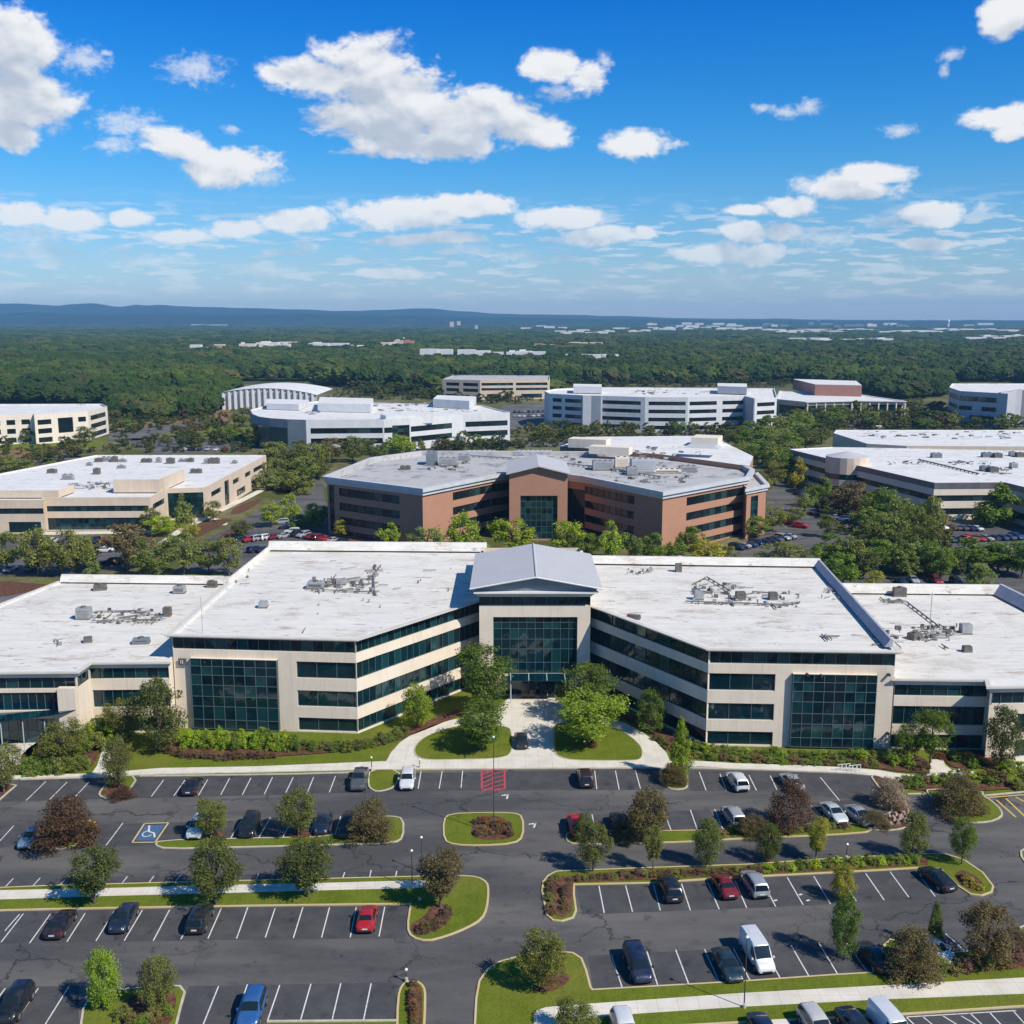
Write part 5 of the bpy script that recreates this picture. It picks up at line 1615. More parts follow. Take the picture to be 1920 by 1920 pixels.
PROTO = {}
def tree_proto(kind, seed, lod):
    key = (kind, seed, lod)
    if key not in PROTO:
        n, leaf, cl = {'hi': (9500, 0.0185, 64), 'mid': (3600, 0.028, 38), 'lo': (900, 0.050, 20)}[lod]
        if kind == 'shrub' and lod != 'hi':
            n = int(n * .6); leaf *= 1.25
        elif kind == 'shrub':
            cl = 90; n = 11000; leaf = 0.0165
        me, cs = leaves_mesh('crown_' + kind, seed * 17 + 3, kind, cl, leaf, n)
        tm = trunk_mesh('trunk_' + kind, cs, BASE[kind], seed)
        PROTO[key] = (me, tm)
    return PROTO[key]
BASE = {'round': .20, 'oval': .10, 'cone': .05, 'wide': .22, 'vase': .26, 'shrub': .02}

GREENS = {'green': (0.085, 0.125, 0.018), 'bright': (0.165, 0.210, 0.018), 'olive': (0.118, 0.128, 0.030), 'dark': (0.072, 0.088, 0.020), 'yellow': (0.210, 0.190, 0.022), 'brown': (0.110, 0.084, 0.036),
          'red': (0.090, 0.052, 0.036), 'rust': (0.160, 0.070, 0.030), 'lime': (0.17, 0.25, 0.02), 'beige': (0.24, 0.19, 0.125), 'sage': (0.115, 0.140, 0.038)}
T_COUNT = 0
def tree(px, yb, yt, wpx, kind, col, label, group=None, lod='mid', name=None, cat=None, base=None, jitter=0.12, seed=None):
    global T_COUNT
    T_COUNT += 1
    s_ = T_COUNT if seed is None else seed
    g_ = P(px, yb)
    h = max(0.5, height_at(px, yb, yt))
    wd = wpx / pxm(yb)
    shrub = kind == 'shrub'
    name = name or ('shrub' if shrub else 'tree')
    root = thing(name, label, cat or ('shrub' if shrub else 'tree'), (g_.x, g_.y, 0.12 if lod == 'hi' else 0.05), random.uniform(0, 6.28), group)
    me, tm = tree_proto(kind, s_ % (5 if lod == 'hi' else 4), lod)
    b = BASE[kind] if base is None else base
    cr = link('crown', me, root)
    cr.location = (0, 0, h * b)
    cr.scale = (wd, wd, h * (1 - b))
    c = GREENS[col]
    k_ = random.uniform(1 - jitter, 1 + jitter) * (1.12 if lod == 'hi' else 1.5)
    cr.color = (c[0] * k_ * random.uniform(.94, 1.06), c[1] * k_, c[2] * k_ * random.uniform(.8, 1.2), 1)
    if not shrub:
        tr = link('trunk', tm, root)
        th = max(0.6, min(1.3, wd / 5))
        tr.scale = (wd * .9, wd * .9, h)
    return root
# ------------------------------------------------------------------ vehicles
# stations: x, half width, bottom, shoulder z, top z, top half width
CARS = {
 'sedan': dict(st=[(-2.36, .62, .42, .66, .68, .50), (-2.28, .80, .30, .84, .90, .62), (-2.0, .88, .24, .92, 1.02, .68), (-1.62, .91, .22, .95, 1.06, .70), (-.95, .92, .20, .96, 1.38, .58), (-.3, .92, .20, .95, 1.46, .60), (.35, .92, .20, .94, 1.43, .60), (1.18, .91, .22, .92, 1.02, .70), (1.75, .89, .24, .84, .93, .68), (2.15, .83, .28, .72, .80, .60), (2.36, .66, .36, .56, .60, .48)],
               cab=(3, 7), roof=(4, 6), wx=(-1.40, 1.42), wr=.33),
 'coupe': dict(st=[(-2.2, .60, .42, .66, .70, .48), (-2.1, .80, .30, .86, .95, .60), (-1.8, .87, .24, .92, 1.04, .66), (-1.5, .90, .22, .94, 1.14, .66), (-.75, .90, .20, .94, 1.40, .56), (-.2, .90, .20, .93, 1.43, .57), (.3, .90, .20, .92, 1.40, .57), (1.05, .90, .22, .90, 1.0, .68), (1.6, .88, .24, .82, .92, .66), (2.0, .82, .28, .70, .78, .58), (2.2, .64, .36, .56, .60, .46)],
               cab=(3, 7), roof=(4, 6), wx=(-1.3, 1.32), wr=.32),
 'suv': dict(st=[(-2.35, .66, .45, .80, .86, .56), (-2.28, .86, .36, 1.02, 1.12, .72), (-2.12, .92, .30, 1.06, 1.35, .70), (-1.85, .94, .26, 1.08, 1.66, .66), (-1.0, .95, .26, 1.07, 1.74, .68), (-.2, .95, .26, 1.06, 1.74, .68), (.45, .95, .26, 1.05, 1.68, .67), (1.15, .94, .28, 1.04, 1.16, .76), (1.8, .92, .30, .98, 1.08, .74), (2.2, .86, .34, .82, .94, .66), (2.36, .70, .42, .64, .68, .54)],
             cab=(1, 7), roof=(3, 6), wx=(-1.4, 1.42), wr=.37),
 'minivan': dict(st=[(-2.5, .66, .42, .80, .90, .56), (-2.44, .90, .34, 1.04, 1.2, .74), (-2.3, .95, .26, 1.08, 1.55, .72), (-2.0, .97, .24, 1.08, 1.74, .70), (-1.0, .98, .22, 1.06, 1.80, .72), (0, .98, .22, 1.05, 1.79, .72), (.85, .98, .22, 1.03, 1.68, .70), (1.75, .95, .26, 1.0, 1.12, .76), (2.15, .91, .28, .90, 1.0, .72), (2.42, .84, .32, .76, .84, .64), (2.55, .68, .40, .60, .64, .54)],
                 cab=(1, 7), roof=(3, 6), wx=(-1.5, 1.55), wr=.35),
 'cargo_van': dict(st=[(-2.95, .88, .42, 1.2, 2.30, .80), (-2.9, .98, .36, 1.2, 2.42, .84), (-2.6, .99, .34, 1.2, 2.46, .84), (-1.6, .99, .34, 1.2, 2.48, .84), (-.6, .99, .34, 1.2, 2.48, .84), (.4, .99, .34, 1.2, 2.46, .83), (1.0, .98, .34, 1.2, 2.38, .80), (1.95, .96, .34, 1.16, 1.32, .82), (2.4, .93, .34, 1.02, 1.16, .78), (2.78, .88, .36, .82, .92, .70), (2.9, .74, .42, .64, .68, .6)],
                   cab=(5, 7), roof=(1, 6), wx=(-1.9, 1.95), wr=.36),
 'pickup': dict(st=[(-2.8, .86, .45, .90, 1.04, .82), (-2.76, .94, .38, .94, 1.08, .86), (-2.6, .96, .34, .95, 1.08, .88), (-1.9, .96, .30, .95, 1.08, .88), (-.78, .96, .28, 1.0, 1.10, .86), (-.62, .96, .28, 1.06, 1.76, .66), (.45, .96, .28, 1.06, 1.76, .67), (1.2, .96, .28, 1.06, 1.20, .80), (2.0, .95, .30, 1.02, 1.14, .78), (2.6, .92, .34, .90, 1.02, .74), (2.78, .80, .42, .70, .74, .62)],
                cab=(4, 7), roof=(5, 6), wx=(-1.75, 1.85), wr=.40),
}
def section(s_):
    x, w_, zb, zs, zt, wt = s_
    return [(x, w_ * .90, zb), (x, w_ * .99, zb + (zs - zb) * .35), (x, w_, zb + (zs - zb) * .75), (x, w_ * .965, zs), (x, wt + (w_ * .965 - wt) * .12, zs + (zt - zs) * .86), (x, wt * .88, zt - .015), (x, wt * .45, zt + .005), (x, 0, zt + .012)]

def car_parts(kind):
    c = CARS[kind]
    st = c['st']
    secs = [section(s_) for s_ in st]
    n = len(secs[0])
    body = MB()
    for side in (1, -1):
        for i in range(len(secs) - 1):
            for j in range(n - 1):
                q_ = [secs[i][j], secs[i + 1][j], secs[i + 1][j + 1], secs[i][j + 1]]
                q_ = [(a, b * side, d) for a, b, d in q_]
                body.face(q_ if side < 0 else q_[::-1], 0)
        for k_, rv in ((0, 1), (-1, -1)):
            s_ = [(a, b * side, d) for a, b, d in secs[k_]] + [(secs[k_][0][0], 0, secs[k_][0][2])]
            body.face(s_ if side * rv > 0 else s_[::-1], 0)
    # dark sill and wheel arch liners
    x0, x1 = st[0][0] + .25, st[-1][0] - .25
    body.box(x0, x1, -st[4][1] * .86, st[4][1] * .86, .16, st[4][2] + .06, 1)
    for wx in c['wx']:
        for side in (1, -1):
            body.tube((wx, side * (st[4][1] - .25), c['wr'] + .02), (wx, side * (st[4][1] + .006), c['wr'] + .02), c['wr'] + .075, n=18, mi=1)
    body.box(st[0][0] - .02, st[0][0] + .2, -.6, .6, st[0][2], st[0][2] + .16, 1)
    body.box(st[-1][0] - .2, st[-1][0] + .015, -.5, .5, st[-1][2] - .02, st[-1][2] + .14, 1)
    if kind == 'pickup':
        body.box(-2.62, -.92, -.74, .74, 1.085, 1.10, 1)
    parts = {'body': (body, ['car_paint', 'black_plastic'], True)}
    def sec_pt(i, t, j, s_, off=0.0):
        """point between station i and i+1 (t) and profile rows j and j+1 (s_)"""
        a = Vector(secs[i][j]).lerp(Vector(secs[i + 1][j]), t)
        b = Vector(secs[i][j + 1]).lerp(Vector(secs[i + 1][j + 1]), t)
        return a.lerp(b, s_)
    c0, c1 = c['cab']; r0, r1 = c['roof']
    # side glass
    for nm, side in (('side_window', 1), ('side_window', -1)):
        m_ = MB()
        for i in range(c0, c1):
            if kind == 'cargo_van' and i < 5:
                continue
            t0, t1 = 0.04, 0.96
            if i == c1 - 1: t1 = .78
            if i == c0: t0 = .35 if kind in ('sedan', 'coupe') else .2
            pts = [sec_pt(i, t0, 3, .12), sec_pt(i, t1, 3, .12), sec_pt(i, t1, 3, .95), sec_pt(i, t0, 3, .95)]
            if max(p_.z for p_ in pts) - min(p_.z for p_ in pts) < .1:
                continue
            pts = [(p_.x, (p_.y + .014) * side, p_.z) for p_ in pts]
            m_.face(pts[::-1] if side > 0 else pts)
        parts[nm + str(side)] = (m_, ['car_glass'], False)
    def glass_between(i0, i1, lo, hi, push):
        m_ = MB()
        L, Hh = (lo, hi)
        for side in (1, -1):
            for j, s0, s1 in ((4, .5, 1), (5, 0, 1), (6, 0, 1)):
                pa = Vector(secs[i0][j]).lerp(Vector(secs[i0][j + 1]), s0); pb = Vector(secs[i0][j]).lerp(Vector(secs[i0][j + 1]), s1)
                pc_ = Vector(secs[i1][j]).lerp(Vector(secs[i1][j + 1]), s0); pd = Vector(secs[i1][j]).lerp(Vector(secs[i1][j + 1]), s1)
                q_ = [pa.lerp(pc_, L), pa.lerp(pc_, Hh), pb.lerp(pd, Hh), pb.lerp(pd, L)]
                q_ = [(v_.x + push[0], v_.y * side, v_.z + push[1]) for v_ in q_]
                m_.face(q_ if side > 0 else q_[::-1])
        return m_
    parts['windshield'] = (glass_between(r1, c1, .06, .93, (.008, .012)), ['car_glass'], False)
    if kind != 'cargo_van':
        i_rear = c0
        m_ = glass_between(r0, i_rear, .08, .9 if kind in ('sedan', 'coupe') else .6, (-.012, .012))
        m_.f = [f_[::-1] for f_ in m_.f]
        if kind in ('suv', 'minivan'):
            m_ = MB()
            A_, B_ = secs[3], secs[1]
            for a_, b_ in ((.12, .92),):
                z0, z1 = st[1][3] + .10, st[3][4] - .09
                xx0, xx1 = st[1][0] + .0 - .01, st[3][0] + .05 - .10
                xa_, xb_ = st[2][0] - .22, st[3][0] - .17
                m_.face([(xa_, .70, z0), (xb_, .60, z1), (xb_, -.60, z1), (xa_, -.70, z0)])
                m_.face([(xa_, -.70, z0), (xb_, -.60, z1), (xb_, .60, z1), (xa_, .70, z0)])
        if kind == 'pickup':
            m_ = glass_between(5, 4, .12, .8, (-.03, .02))
        parts['rear_window'] = (m_, ['car_glass'], False)
    fz = st[-2][3]
    fx = st[-1][0]
    for side in (1, -1):
        h_ = MB()
        h_.hull8([(fx - .42, side * .80, fz - .12), (fx - .06, side * .50, fz - .16), (fx - .04, side * .50, fz - .02), (fx - .40, side * .84, fz + .02), (fx - .50, side * .80, fz - .02), (fx - .16, side * .50, fz - .0), (fx - .16, side * .50, fz + .06), (fx - .50, side * .80, fz + .06)])
        parts['headlight%d' % side] = (h_, ['headlight_glass'], False)
        rx = st[0][0]; rz_ = st[1][3]
        t_ = MB()
        t_.hull8([(rx + .22, side * .86, rz_ - .22), (rx + .0, side * .60, rz_ - .22), (rx + .0, side * .60, rz_ - .0), (rx + .22, side * .88, rz_ - .0), (rx + .3, side * .86, rz_ - .2), (rx + .14, side * .60, rz_ - .16), (rx + .14, side * .60, rz_ + .04), (rx + .3, side * .88, rz_ + .04)])
        parts['taillight%d' % side] = (t_, ['taillight_red'], False)
        mm = MB()
        mx_ = st[c1][0] - .35
        mm.box(mx_ - .1, mx_ + .08, side * (st[6][1] + .02) if side > 0 else -(st[6][1] + .2), side * (st[6][1] + .2) if side > 0 else -(st[6][1] + .02), st[6][3] + .02, st[6][3] + .18)
        parts['side_mirror%d' % side] = (mm, ['car_paint'], False)
    pl = MB()
    pl.box(st[0][0] - .03, st[0][0] - .005, -.26, .26, st[0][2] + .2, st[0][2] + .34)
    parts['plate'] = (pl, ['plate_white'], False)
    return parts

CAR_CACHE = {}
def car_proto_meshes(kind):
    if kind not in CAR_CACHE:
        parts = {}
        for k_, (m_, ms, sm_) in car_parts(kind).items():
            me = m_.mesh(k_.rstrip('-1'), ms, False)
            if sm_:
                # weld the shell and shade it smooth across gentle angles
                bm_ = bmesh.new(); bm_.from_mesh(me)
                bmesh.ops.remove_doubles(bm_, verts=bm_.verts, dist=.0008)
                bmesh.ops.recalc_face_normals(bm_, faces=bm_.faces)
                for e_ in bm_.edges:
                    if len(e_.link_faces) == 2 and e_.calc_face_angle(0) > R(38):
                        e_.smooth = False
                for f_ in bm_.faces:
                    f_.smooth = True
                bm_.to_mesh(me); bm_.free()
            parts[k_] = me
        r_ = CARS[kind]['wr']
        t_ = MB(); t_.tube((0, -.11, 0), (0, .11, 0), r_, n=20)
        parts['_tyre'] = t_.mesh('tyre', 'tyre_rubber')
        rm = MB(); rm.tube((0, -.118, 0), (0, .118, 0), r_ * .62, n=14)
        for i in range(5):
            a = 2 * math.pi * i / 5
            rm.box(-.03 + math.cos(a) * r_ * .3, .03 + math.cos(a) * r_ * .3, -.125, .125, -.03 + math.sin(a) * r_ * .3, .03 + math.sin(a) * r_ * .3)
        parts['_rim'] = rm.mesh('rim', 'rim_metal')
        CAR_CACHE[kind] = parts
    return CAR_CACHE[kind]

CATS = {'sedan': 'car', 'coupe': 'car', 'suv': 'suv', 'minivan': 'minivan', 'cargo_van': 'van', 'pickup': 'pickup truck'}
NM = {'sedan': 'parked_car', 'coupe': 'parked_car', 'suv': 'parked_suv', 'minivan': 'parked_minivan', 'cargo_van': 'cargo_van', 'pickup': 'pickup_truck'}
def car(px, py, kind, col, nose, label, group='vehicles in the front car park', far_=False):
    """nose: where the nose points on the ground, degrees, 0 = away from the camera, 180 = towards it"""
    g_ = P(px, py, 0.75)
    root = thing(NM[kind], label, CATS[kind], (g_.x, g_.y, 0.065), R(90) - R(nose), group)
    if kind == 'cargo_van':
        root.scale = (.84, .94, .90)
    pr = car_proto_meshes(kind)
    for k_, me in pr.items():
        if k_.startswith('_'):
            continue
        if far_ and k_[:4] in ('head', 'side', 'plat') and k_ not in ('side_window1', 'side_window-1'):
            continue
        o = link(k_.rstrip('-1'), me, root)
        if k_ in ('body', 'side_mirror1', 'side_mirror-1'):
            o.color = (*col, 1)
    w_ = CARS[kind]['st'][4][1] - .095
    for wx in CARS[kind]['wx']:
        for s_ in (1, -1):
            t_ = link('wheel', pr['_tyre'], root)
            t_.location = (wx, s_ * w_, CARS[kind]['wr'])
            if not far_:
                link('rim', pr['_rim'], t_)
    return root

BLK, NAV, WHT, SIL, RED, DRED, GRY, TEAL, BLUE, LBL = (.012, .013, .016), (.010, .020, .060), (.78, .78, .77), (.42, .43, .44), (.50, .012, .020), (.22, .008, .018), (.10, .105, .11), (.010, .035, .055), (.03, .12, .33), (.14, .24, .34)
VP = -2.0   # the bays lean with the site grid
for a in [
    (361, 1471, 'sedan', (.014, .014, .028), 0, 'near-black saloon with red tail lamps, alone in the long row below the left lawn'),
    (674, 1460, 'pickup', GRY, 180, 'dark grey pickup truck beside the small grass island in the top row'),
    (764, 1461, 'suv', WHT, 180, 'white people carrier just right of the small grass island in the top row'),
    (977, 1387, 'sedan', (.02, .022, .026), 180, 'black car standing on the pale concrete drive before the entrance'),
    (1097, 1457, 'suv', (.035, .012, .014), 0, 'very dark maroon boxy car, first in the top row right of the red painted hatching'),
    (1382, 1464, 'suv', WHT, -8, 'white car with dark rear window in the top row near the right wing'),
    (1484, 1464, 'sedan', SIL, -10, 'silver car half hidden behind the dark red bush, top row at right'),
    (60, 1567, 'sedan', LBL, 180, 'pale blue car beside the island with the yellow kerb'),
    (372, 1550, 'suv', (.62, .66, .68), 180, 'white car half covered by a small olive tree, near the blue bay'),
    (468, 1547, 'suv', BLK, 180, 'black car between two small olive trees of the second row'),
    (606, 1541, 'sedan', NAV, 180, 'dark blue car right of the olive tree in the second row'),
    (652, 1548, 'suv', BLK, 180, 'black car tucked against the reddish bush of the second row'),
    (1081, 1545, 'suv', (.62, .015, .02), -4, 'bright red car at the near end of the right second row'),
    (1163, 1542, 'suv', (.012, .016, .035), -6, 'dark navy car left of the big brown-leaved tree'),
    (1375, 1530, 'suv', SIL, -8, 'silver and black car right of two empty bays in the second row'),
    (1563, 1522, 'sedan', (.60, .63, .64), 170, 'whitish car, left one of the pair by the rocky bed'),
    (1611, 1527, 'sedan', (.36, .37, .40), 165, 'silver car, right one of the pair, touching the rocky bed'),
    (1256, 1664, 'suv', BLK, -5, 'black car below the brown hedge, left of the dark red one'),
    (1359, 1659, 'coupe', DRED, -7, 'dark red car below the long hedge, next to a silver one'),
    (1414, 1656, 'suv', (.36, .38, .41), -8, 'silver hatchback right beside the dark red car'),
    (1757, 1645, 'sedan', BLK, -16, 'black car at the far right end of the bays below the hedge'),
    (1195, 1805, 'minivan', NAV, 174, 'navy minivan facing the camera on the lot at lower right'),
    (1364, 1806, 'sedan', TEAL, 172, 'dark teal saloon parked left of the white cargo van'),
    (1420, 1789, 'cargo_van', WHT, 171, 'tall white cargo van in the middle of the lower right bays'),
    (1638, 1791, 'sedan', (.010, .018, .035), -14, 'dark blue car with a pinkish tail beside the narrow green tree'),
    (1752, 1778, 'sedan', WHT, 163, 'white car largely hidden by the brown bush at lower right'),
    (114, 1729, 'sedan', (.022, .012, .018), 0, 'blackish maroon car, leftmost in the row under the long left walk'),
    (232, 1718, 'sedan', (.014, .026, .050), 180, 'dark blue saloon, second in the row under the long left walk'),
    (375, 1720, 'suv', (.012, .018, .02), 0, 'black hatchback with red tail lamps, third in the row under the left walk'),
    (688, 1719, 'coupe', RED, 0, 'shiny red car at the right end of the row under the left walk'),
    (28, 1880, 'suv', (.010, .014, .02), 180, 'black car cut by the lower left corner of the picture'),
    (473, 1890, 'suv', BLUE, 180, 'medium blue car at the bottom edge, left of five empty bays'),
    (1172, 1932, 'suv', WHT, 174, 'white car with black sunroof, only its roof above the bottom edge'),
    (1434, 1934, 'sedan', NAV, 174, 'dark blue roof just showing at the bottom edge beside the lamp pole'),
    (1533, 1925, 'suv', (.62, .60, .55), 170, 'cream white car at the bottom edge, left of the dark blue one'),
    (1606, 1922, 'sedan', NAV, 168, 'dark navy car at the bottom edge between a cream car and a white van'),
    (1672, 1932, 'cargo_van', WHT, 167, 'white van cut by the bottom edge of the picture'),
]:
    x_, y_, kd, cl, ns, lb = a
    base_turn = math.degrees(math.atan2(x_ - 897, F_PX)) * 0 - 1.8
    car(x_, y_, kd, cl, ns + (base_turn if abs(ns) < 1 or ns == 180 else base_turn * 0), lb)

# cars standing between the buildings farther back: rows (start, end, count)
ROWS_BACK = [
    ((452, 1012), (530, 1004), 6, 'the front row beside the brick building', 35), ((478, 1030), (545, 1028), 5, 'the near row left of the brick building', 35), ((528, 978), (548, 996), 3, 'the aisle left of the brick building', 80), ((555, 1000), (640, 1014), 7, 'the row along the brick building', 30),
    ((178, 1013), (196, 1012), 2, 'the lot before the tan building', 0), ((196, 1030), (210, 1052), 2, 'the shaded tan building lot', 80), ((70, 1015), (125, 1014), 3, 'the tree shade by the tan building', 0), ((20, 1066), (60, 1064), 2, 'the gap behind the left white roof', 0),
    ((1382, 1025), (1480, 1005), 9, 'the row at the foot of the brick corner', -40), ((1475, 975), (1500, 985), 3, 'the red cluster right of the brick corner', -60), ((1500, 925), (1530, 938), 4, 'the row under the striped building', -50), ((1530, 960), (1580, 972), 5, 'the row by the striped building mulch', -60),
    ((1395, 1058), (1440, 1045), 3, 'the gap behind the right white roof', -40), ((1765, 988), (1830, 990), 6, 'the upper row of the right lot', -20), ((1752, 1012), (1905, 1006), 12, 'the long lower row of the right lot', -20), ((1690, 1088), (1712, 1086), 2, 'the patch behind the right low roof', 0), ((1755, 1088), (1830, 1092), 3, 'the lot edge behind the right low roof', 0),
    ((330, 842), (420, 842), 7, 'the lot before the curved building', 0), ((965, 772), (1018, 771), 7, 'the upper lot left of the white building', 0), ((965, 780), (1018, 779), 7, 'the middle lot left of the white building', 0), ((1242, 1050), (1275, 1048), 2, 'the strip behind the right wing roof', 0), ((560, 838), (700, 842), 6, 'the drive below the curved building', 90),
]
CW = [('black', BLK), ('navy', NAV), ('white', WHT), ('silver', SIL), ('red', RED), ('grey', GRY), ('dark red', DRED), ('blue', (.02, .07, .2))]
rc = random.Random(5)
HI_RED = {8: [None], 9: ['red', 'dark red', 'red'], 14: ['red', 'navy', 'navy', 'black', 'red', 'red', 'red', 'silver', 'navy', 'blue', 'grey', 'blue'], 4: ['navy', 'red'], 0: ['navy', 'red', 'silver', 'white', 'dark red', 'silver']}
for ri, (a, b, n, wh_, nose) in enumerate(ROWS_BACK):
    for i in range(n):
        t = i / max(1, n - 1)
        x_, y_ = a[0] + (b[0] - a[0]) * t, a[1] + (b[1] - a[1]) * t
        nm, cl = CW[rc.choice([0, 0, 1, 1, 2, 2, 3, 3, 4, 5, 5, 6, 7])]
        if ri in HI_RED and HI_RED[ri][0]:
            nm = HI_RED[ri][i % len(HI_RED[ri])]
            cl = dict(CW)[nm]
        kd = rc.choice(['sedan', 'sedan', 'suv', 'coupe', 'suv'])
        car(x_, y_, kd, cl, nose + rc.uniform(-3, 3) + rc.choice((0, 180)), '%s car, %s from left in %s' % (nm, ORD[i], wh_), 'cars parked between the buildings', far_=True)
# ------------------------------------------------------------------ foreground planting
FG = 'trees of the front car park and forecourt'
for a in [
    (912, 1338, 1221, 122, 'wide', 'green', 'big spreading green tree left of the entrance'),
    (900, 1408, 1330, 118, 'wide', 'green', 'low spreading green tree on the left oval lawn'),
    (1097, 1352, 1250, 112, 'round', 'green', 'rounded green tree right of the entrance, behind a brighter one'),
    (1103, 1402, 1309, 132, 'wide', 'bright', 'bright green tree on the right oval lawn'),
    (1222, 1376, 1293, 62, 'oval', 'green', 'green tree in the shade against the slanting right facade'),
    (1276, 1462, 1346, 54, 'cone', 'bright', 'slender conical yellow-green tree at the corner of the right wing'),
    (783, 1366, 1282, 62, 'oval', 'bright', 'small bright tree in front of the slanting left facade'),
    (300, 1408, 1276, 98, 'oval', 'dark', 'large dark green tree at the left end of the left wing'),
    (232, 1395, 1316, 66, 'round', 'olive', 'olive tree before the low left wing windows'),
    (224, 1478, 1385, 52, 'oval', 'olive', 'thin olive tree on the mulch island below the left path'),
    (8, 1488, 1396, 64, 'round', 'olive', 'olive tree cut by the left edge beside the walk'),
    (120, 1440, 1352, 78, 'round', 'olive', 'loose olive tree rising from the left shrubs'),
    (1744, 1432, 1338, 74, 'wide', 'green', 'green layered tree before the low right wing'),
    (1700, 1425, 1362, 56, 'round', 'green', 'low green tree against the right bay pier'),
    (1875, 1440, 1328, 66, 'oval', 'dark', 'dense dark tree by the right porch path'),
    (397, 1574, 1500, 60, 'round', 'olive', 'small olive tree over the white car near the blue bay'),
    (560, 1570, 1483, 72, 'round', 'olive', 'olive tree between the black and the dark blue car'),
    (178, 1696, 1602, 106, 'wide', 'dark', 'dark spreading tree on the long left walk, leftmost'),
    (406, 1698, 1583, 98, 'round', 'dark', 'dark round tree on the long left walk, middle one'),
    (578, 1684, 1588, 108, 'wide', 'dark', 'dark spreading tree on the long left walk, third'),
    (826, 1704, 1598, 92, 'wide', 'brown', 'half brown tree on the lawn head at the end of the left walk'),
    (1214, 1584, 1484, 88, 'round', 'brown', 'big brown-leaved tree on the long right island'),
    (1112, 1636, 1548, 66, 'round', 'olive', 'young tree with trunk at the left end of the hedge strip'),
    (1224, 1634, 1556, 48, 'vase', 'olive', 'second young tree from the left on the hedge strip'),
    (1324, 1627, 1538, 54, 'oval', 'sage', 'third young tree from the left on the hedge strip'),
    (1439, 1618, 1546, 50, 'oval', 'dark', 'fourth young tree from the left on the hedge strip, dark'),
    (1530, 1614, 1540, 58, 'vase', 'yellow', 'fifth young tree on the hedge strip, thin and yellowish'),
    (1711, 1610, 1525, 56, 'oval', 'olive', 'sixth young tree on the hedge strip, slightly browned'),
    (1803, 1622, 1541, 48, 'round', 'green', 'small round green tree at the right tip of the hedge strip'),
    (1584, 1800, 1682, 60, 'oval', 'green', 'narrow green tree standing alone among the lower right bays'),
    (1580, 1690, 1624, 46, 'oval', 'yellow', 'thin yellow-leaved sapling over the bays below the hedge'),
    (1750, 1776, 1690, 38, 'cone', 'green', 'narrow green sapling behind the brown bush at lower right'),
    (1850, 1815, 1703, 100, 'round', 'brown', 'dark round brown-green tree at the lower right edge'),
    (1018, 1858, 1755, 92, 'round', 'olive', 'round olive tree on the big lawn corner at the bottom'),
    (194, 1892, 1786, 70, 'oval', 'lime', 'brilliant lime green tree at the bottom left'),
    (294, 1898, 1794, 66, 'oval', 'olive', 'olive tree beside the lime green one at the bottom left'),
    (1080, 1950, 1886, 86, 'round', 'olive', 'olive tree top at the bottom edge by the walk'),
]:
    tree(*a, group=FG, lod='hi')
SG = 'shrubs of the front car park'
for a in [
    (124, 1592, 1497, 116, 'shrub', 'red', 'large dark red bush on the island with the yellow kerb'),
    (695, 1577, 1502, 84, 'shrub', 'brown', 'tall reddish brown bush at the end of the long left island'),
    (1480, 1550, 1465, 84, 'shrub', 'red', 'large dark red bush on the right island in front of the silver car'),
    (1668, 1512, 1462, 66, 'shrub', 'beige', 'pale straw-coloured bush on the slanting bed'),
    (1800, 1522, 1462, 104, 'shrub', 'brown', 'large dark brown bush on the lawn tip at right'),
    (1712, 1830, 1745, 110, 'shrub', 'brown', 'wide brown bush over the white car at lower right'),
    (1095, 1574, 1530, 50, 'shrub', 'dark', 'dark bush against the red car'),
    (1170, 1576, 1535, 60, 'shrub', 'brown', 'dark brown bush below the navy car'),
    (1262, 1470, 1434, 52, 'shrub', 'brown', 'brown bush at the foot of the conical tree'),
    (1410, 1566, 1530, 60, 'shrub', 'brown', 'thin brown bush behind the silver and black car'),
    (1640, 1550, 1524, 60, 'shrub', 'brown', 'low brown bush in the rocky bed'),
    (1110, 1403, 1388, 20, 'shrub', 'rust', 'tiny rusty bush on the right oval lawn'),
    (230, 1497, 1478, 46, 'shrub', 'red', 'low red-brown bush on the mulch island at left'),
    (1860, 1468, 1446, 26, 'shrub', 'rust', 'round rust-red bush beside the right walk'),
    (1762, 1424, 1412, 22, 'shrub', 'rust', 'small rust-red bush at the head of the right path'),
    (25, 1372, 1350, 44, 'shrub', 'lime', 'low bright green bush at the left porch'),
    (1905, 1780, 1745, 60, 'shrub', 'brown', 'brown bush at the right edge behind the dark tree'),
]:
    tree(*a, group=SG, lod='hi')
# beds of many low shrubs: each bush is a thing
rs = random.Random(12)
def bush_row(pts, n, hpx, wpx, cols, lab, grp, spread=4, lod='mid', hj=.25, single=True):
    L = [0.0]
    for a, b in zip(pts[:-1], pts[1:]):
        L.append(L[-1] + math.hypot(b[0] - a[0], b[1] - a[1]))
    for i in range(n):
        s_ = L[-1] * (i + .5) / n
        k_ = max(j for j in range(len(L) - 1) if L[j] <= s_)
        t = (s_ - L[k_]) / (L[k_ + 1] - L[k_])
        x_ = pts[k_][0] + (pts[k_ + 1][0] - pts[k_][0]) * t + rs.uniform(-1.5, 1.5)
        y_ = pts[k_][1] + (pts[k_ + 1][1] - pts[k_][1]) * t + rs.uniform(-spread, spread)
        h_ = hpx * rs.uniform(1 - hj, 1 + hj)
        tree(x_, y_, y_ - h_, wpx * rs.uniform(.85, 1.25), 'shrub', cols[i % len(cols)], '%s bush from left in %s' % (ORD[i], lab), grp, lod)
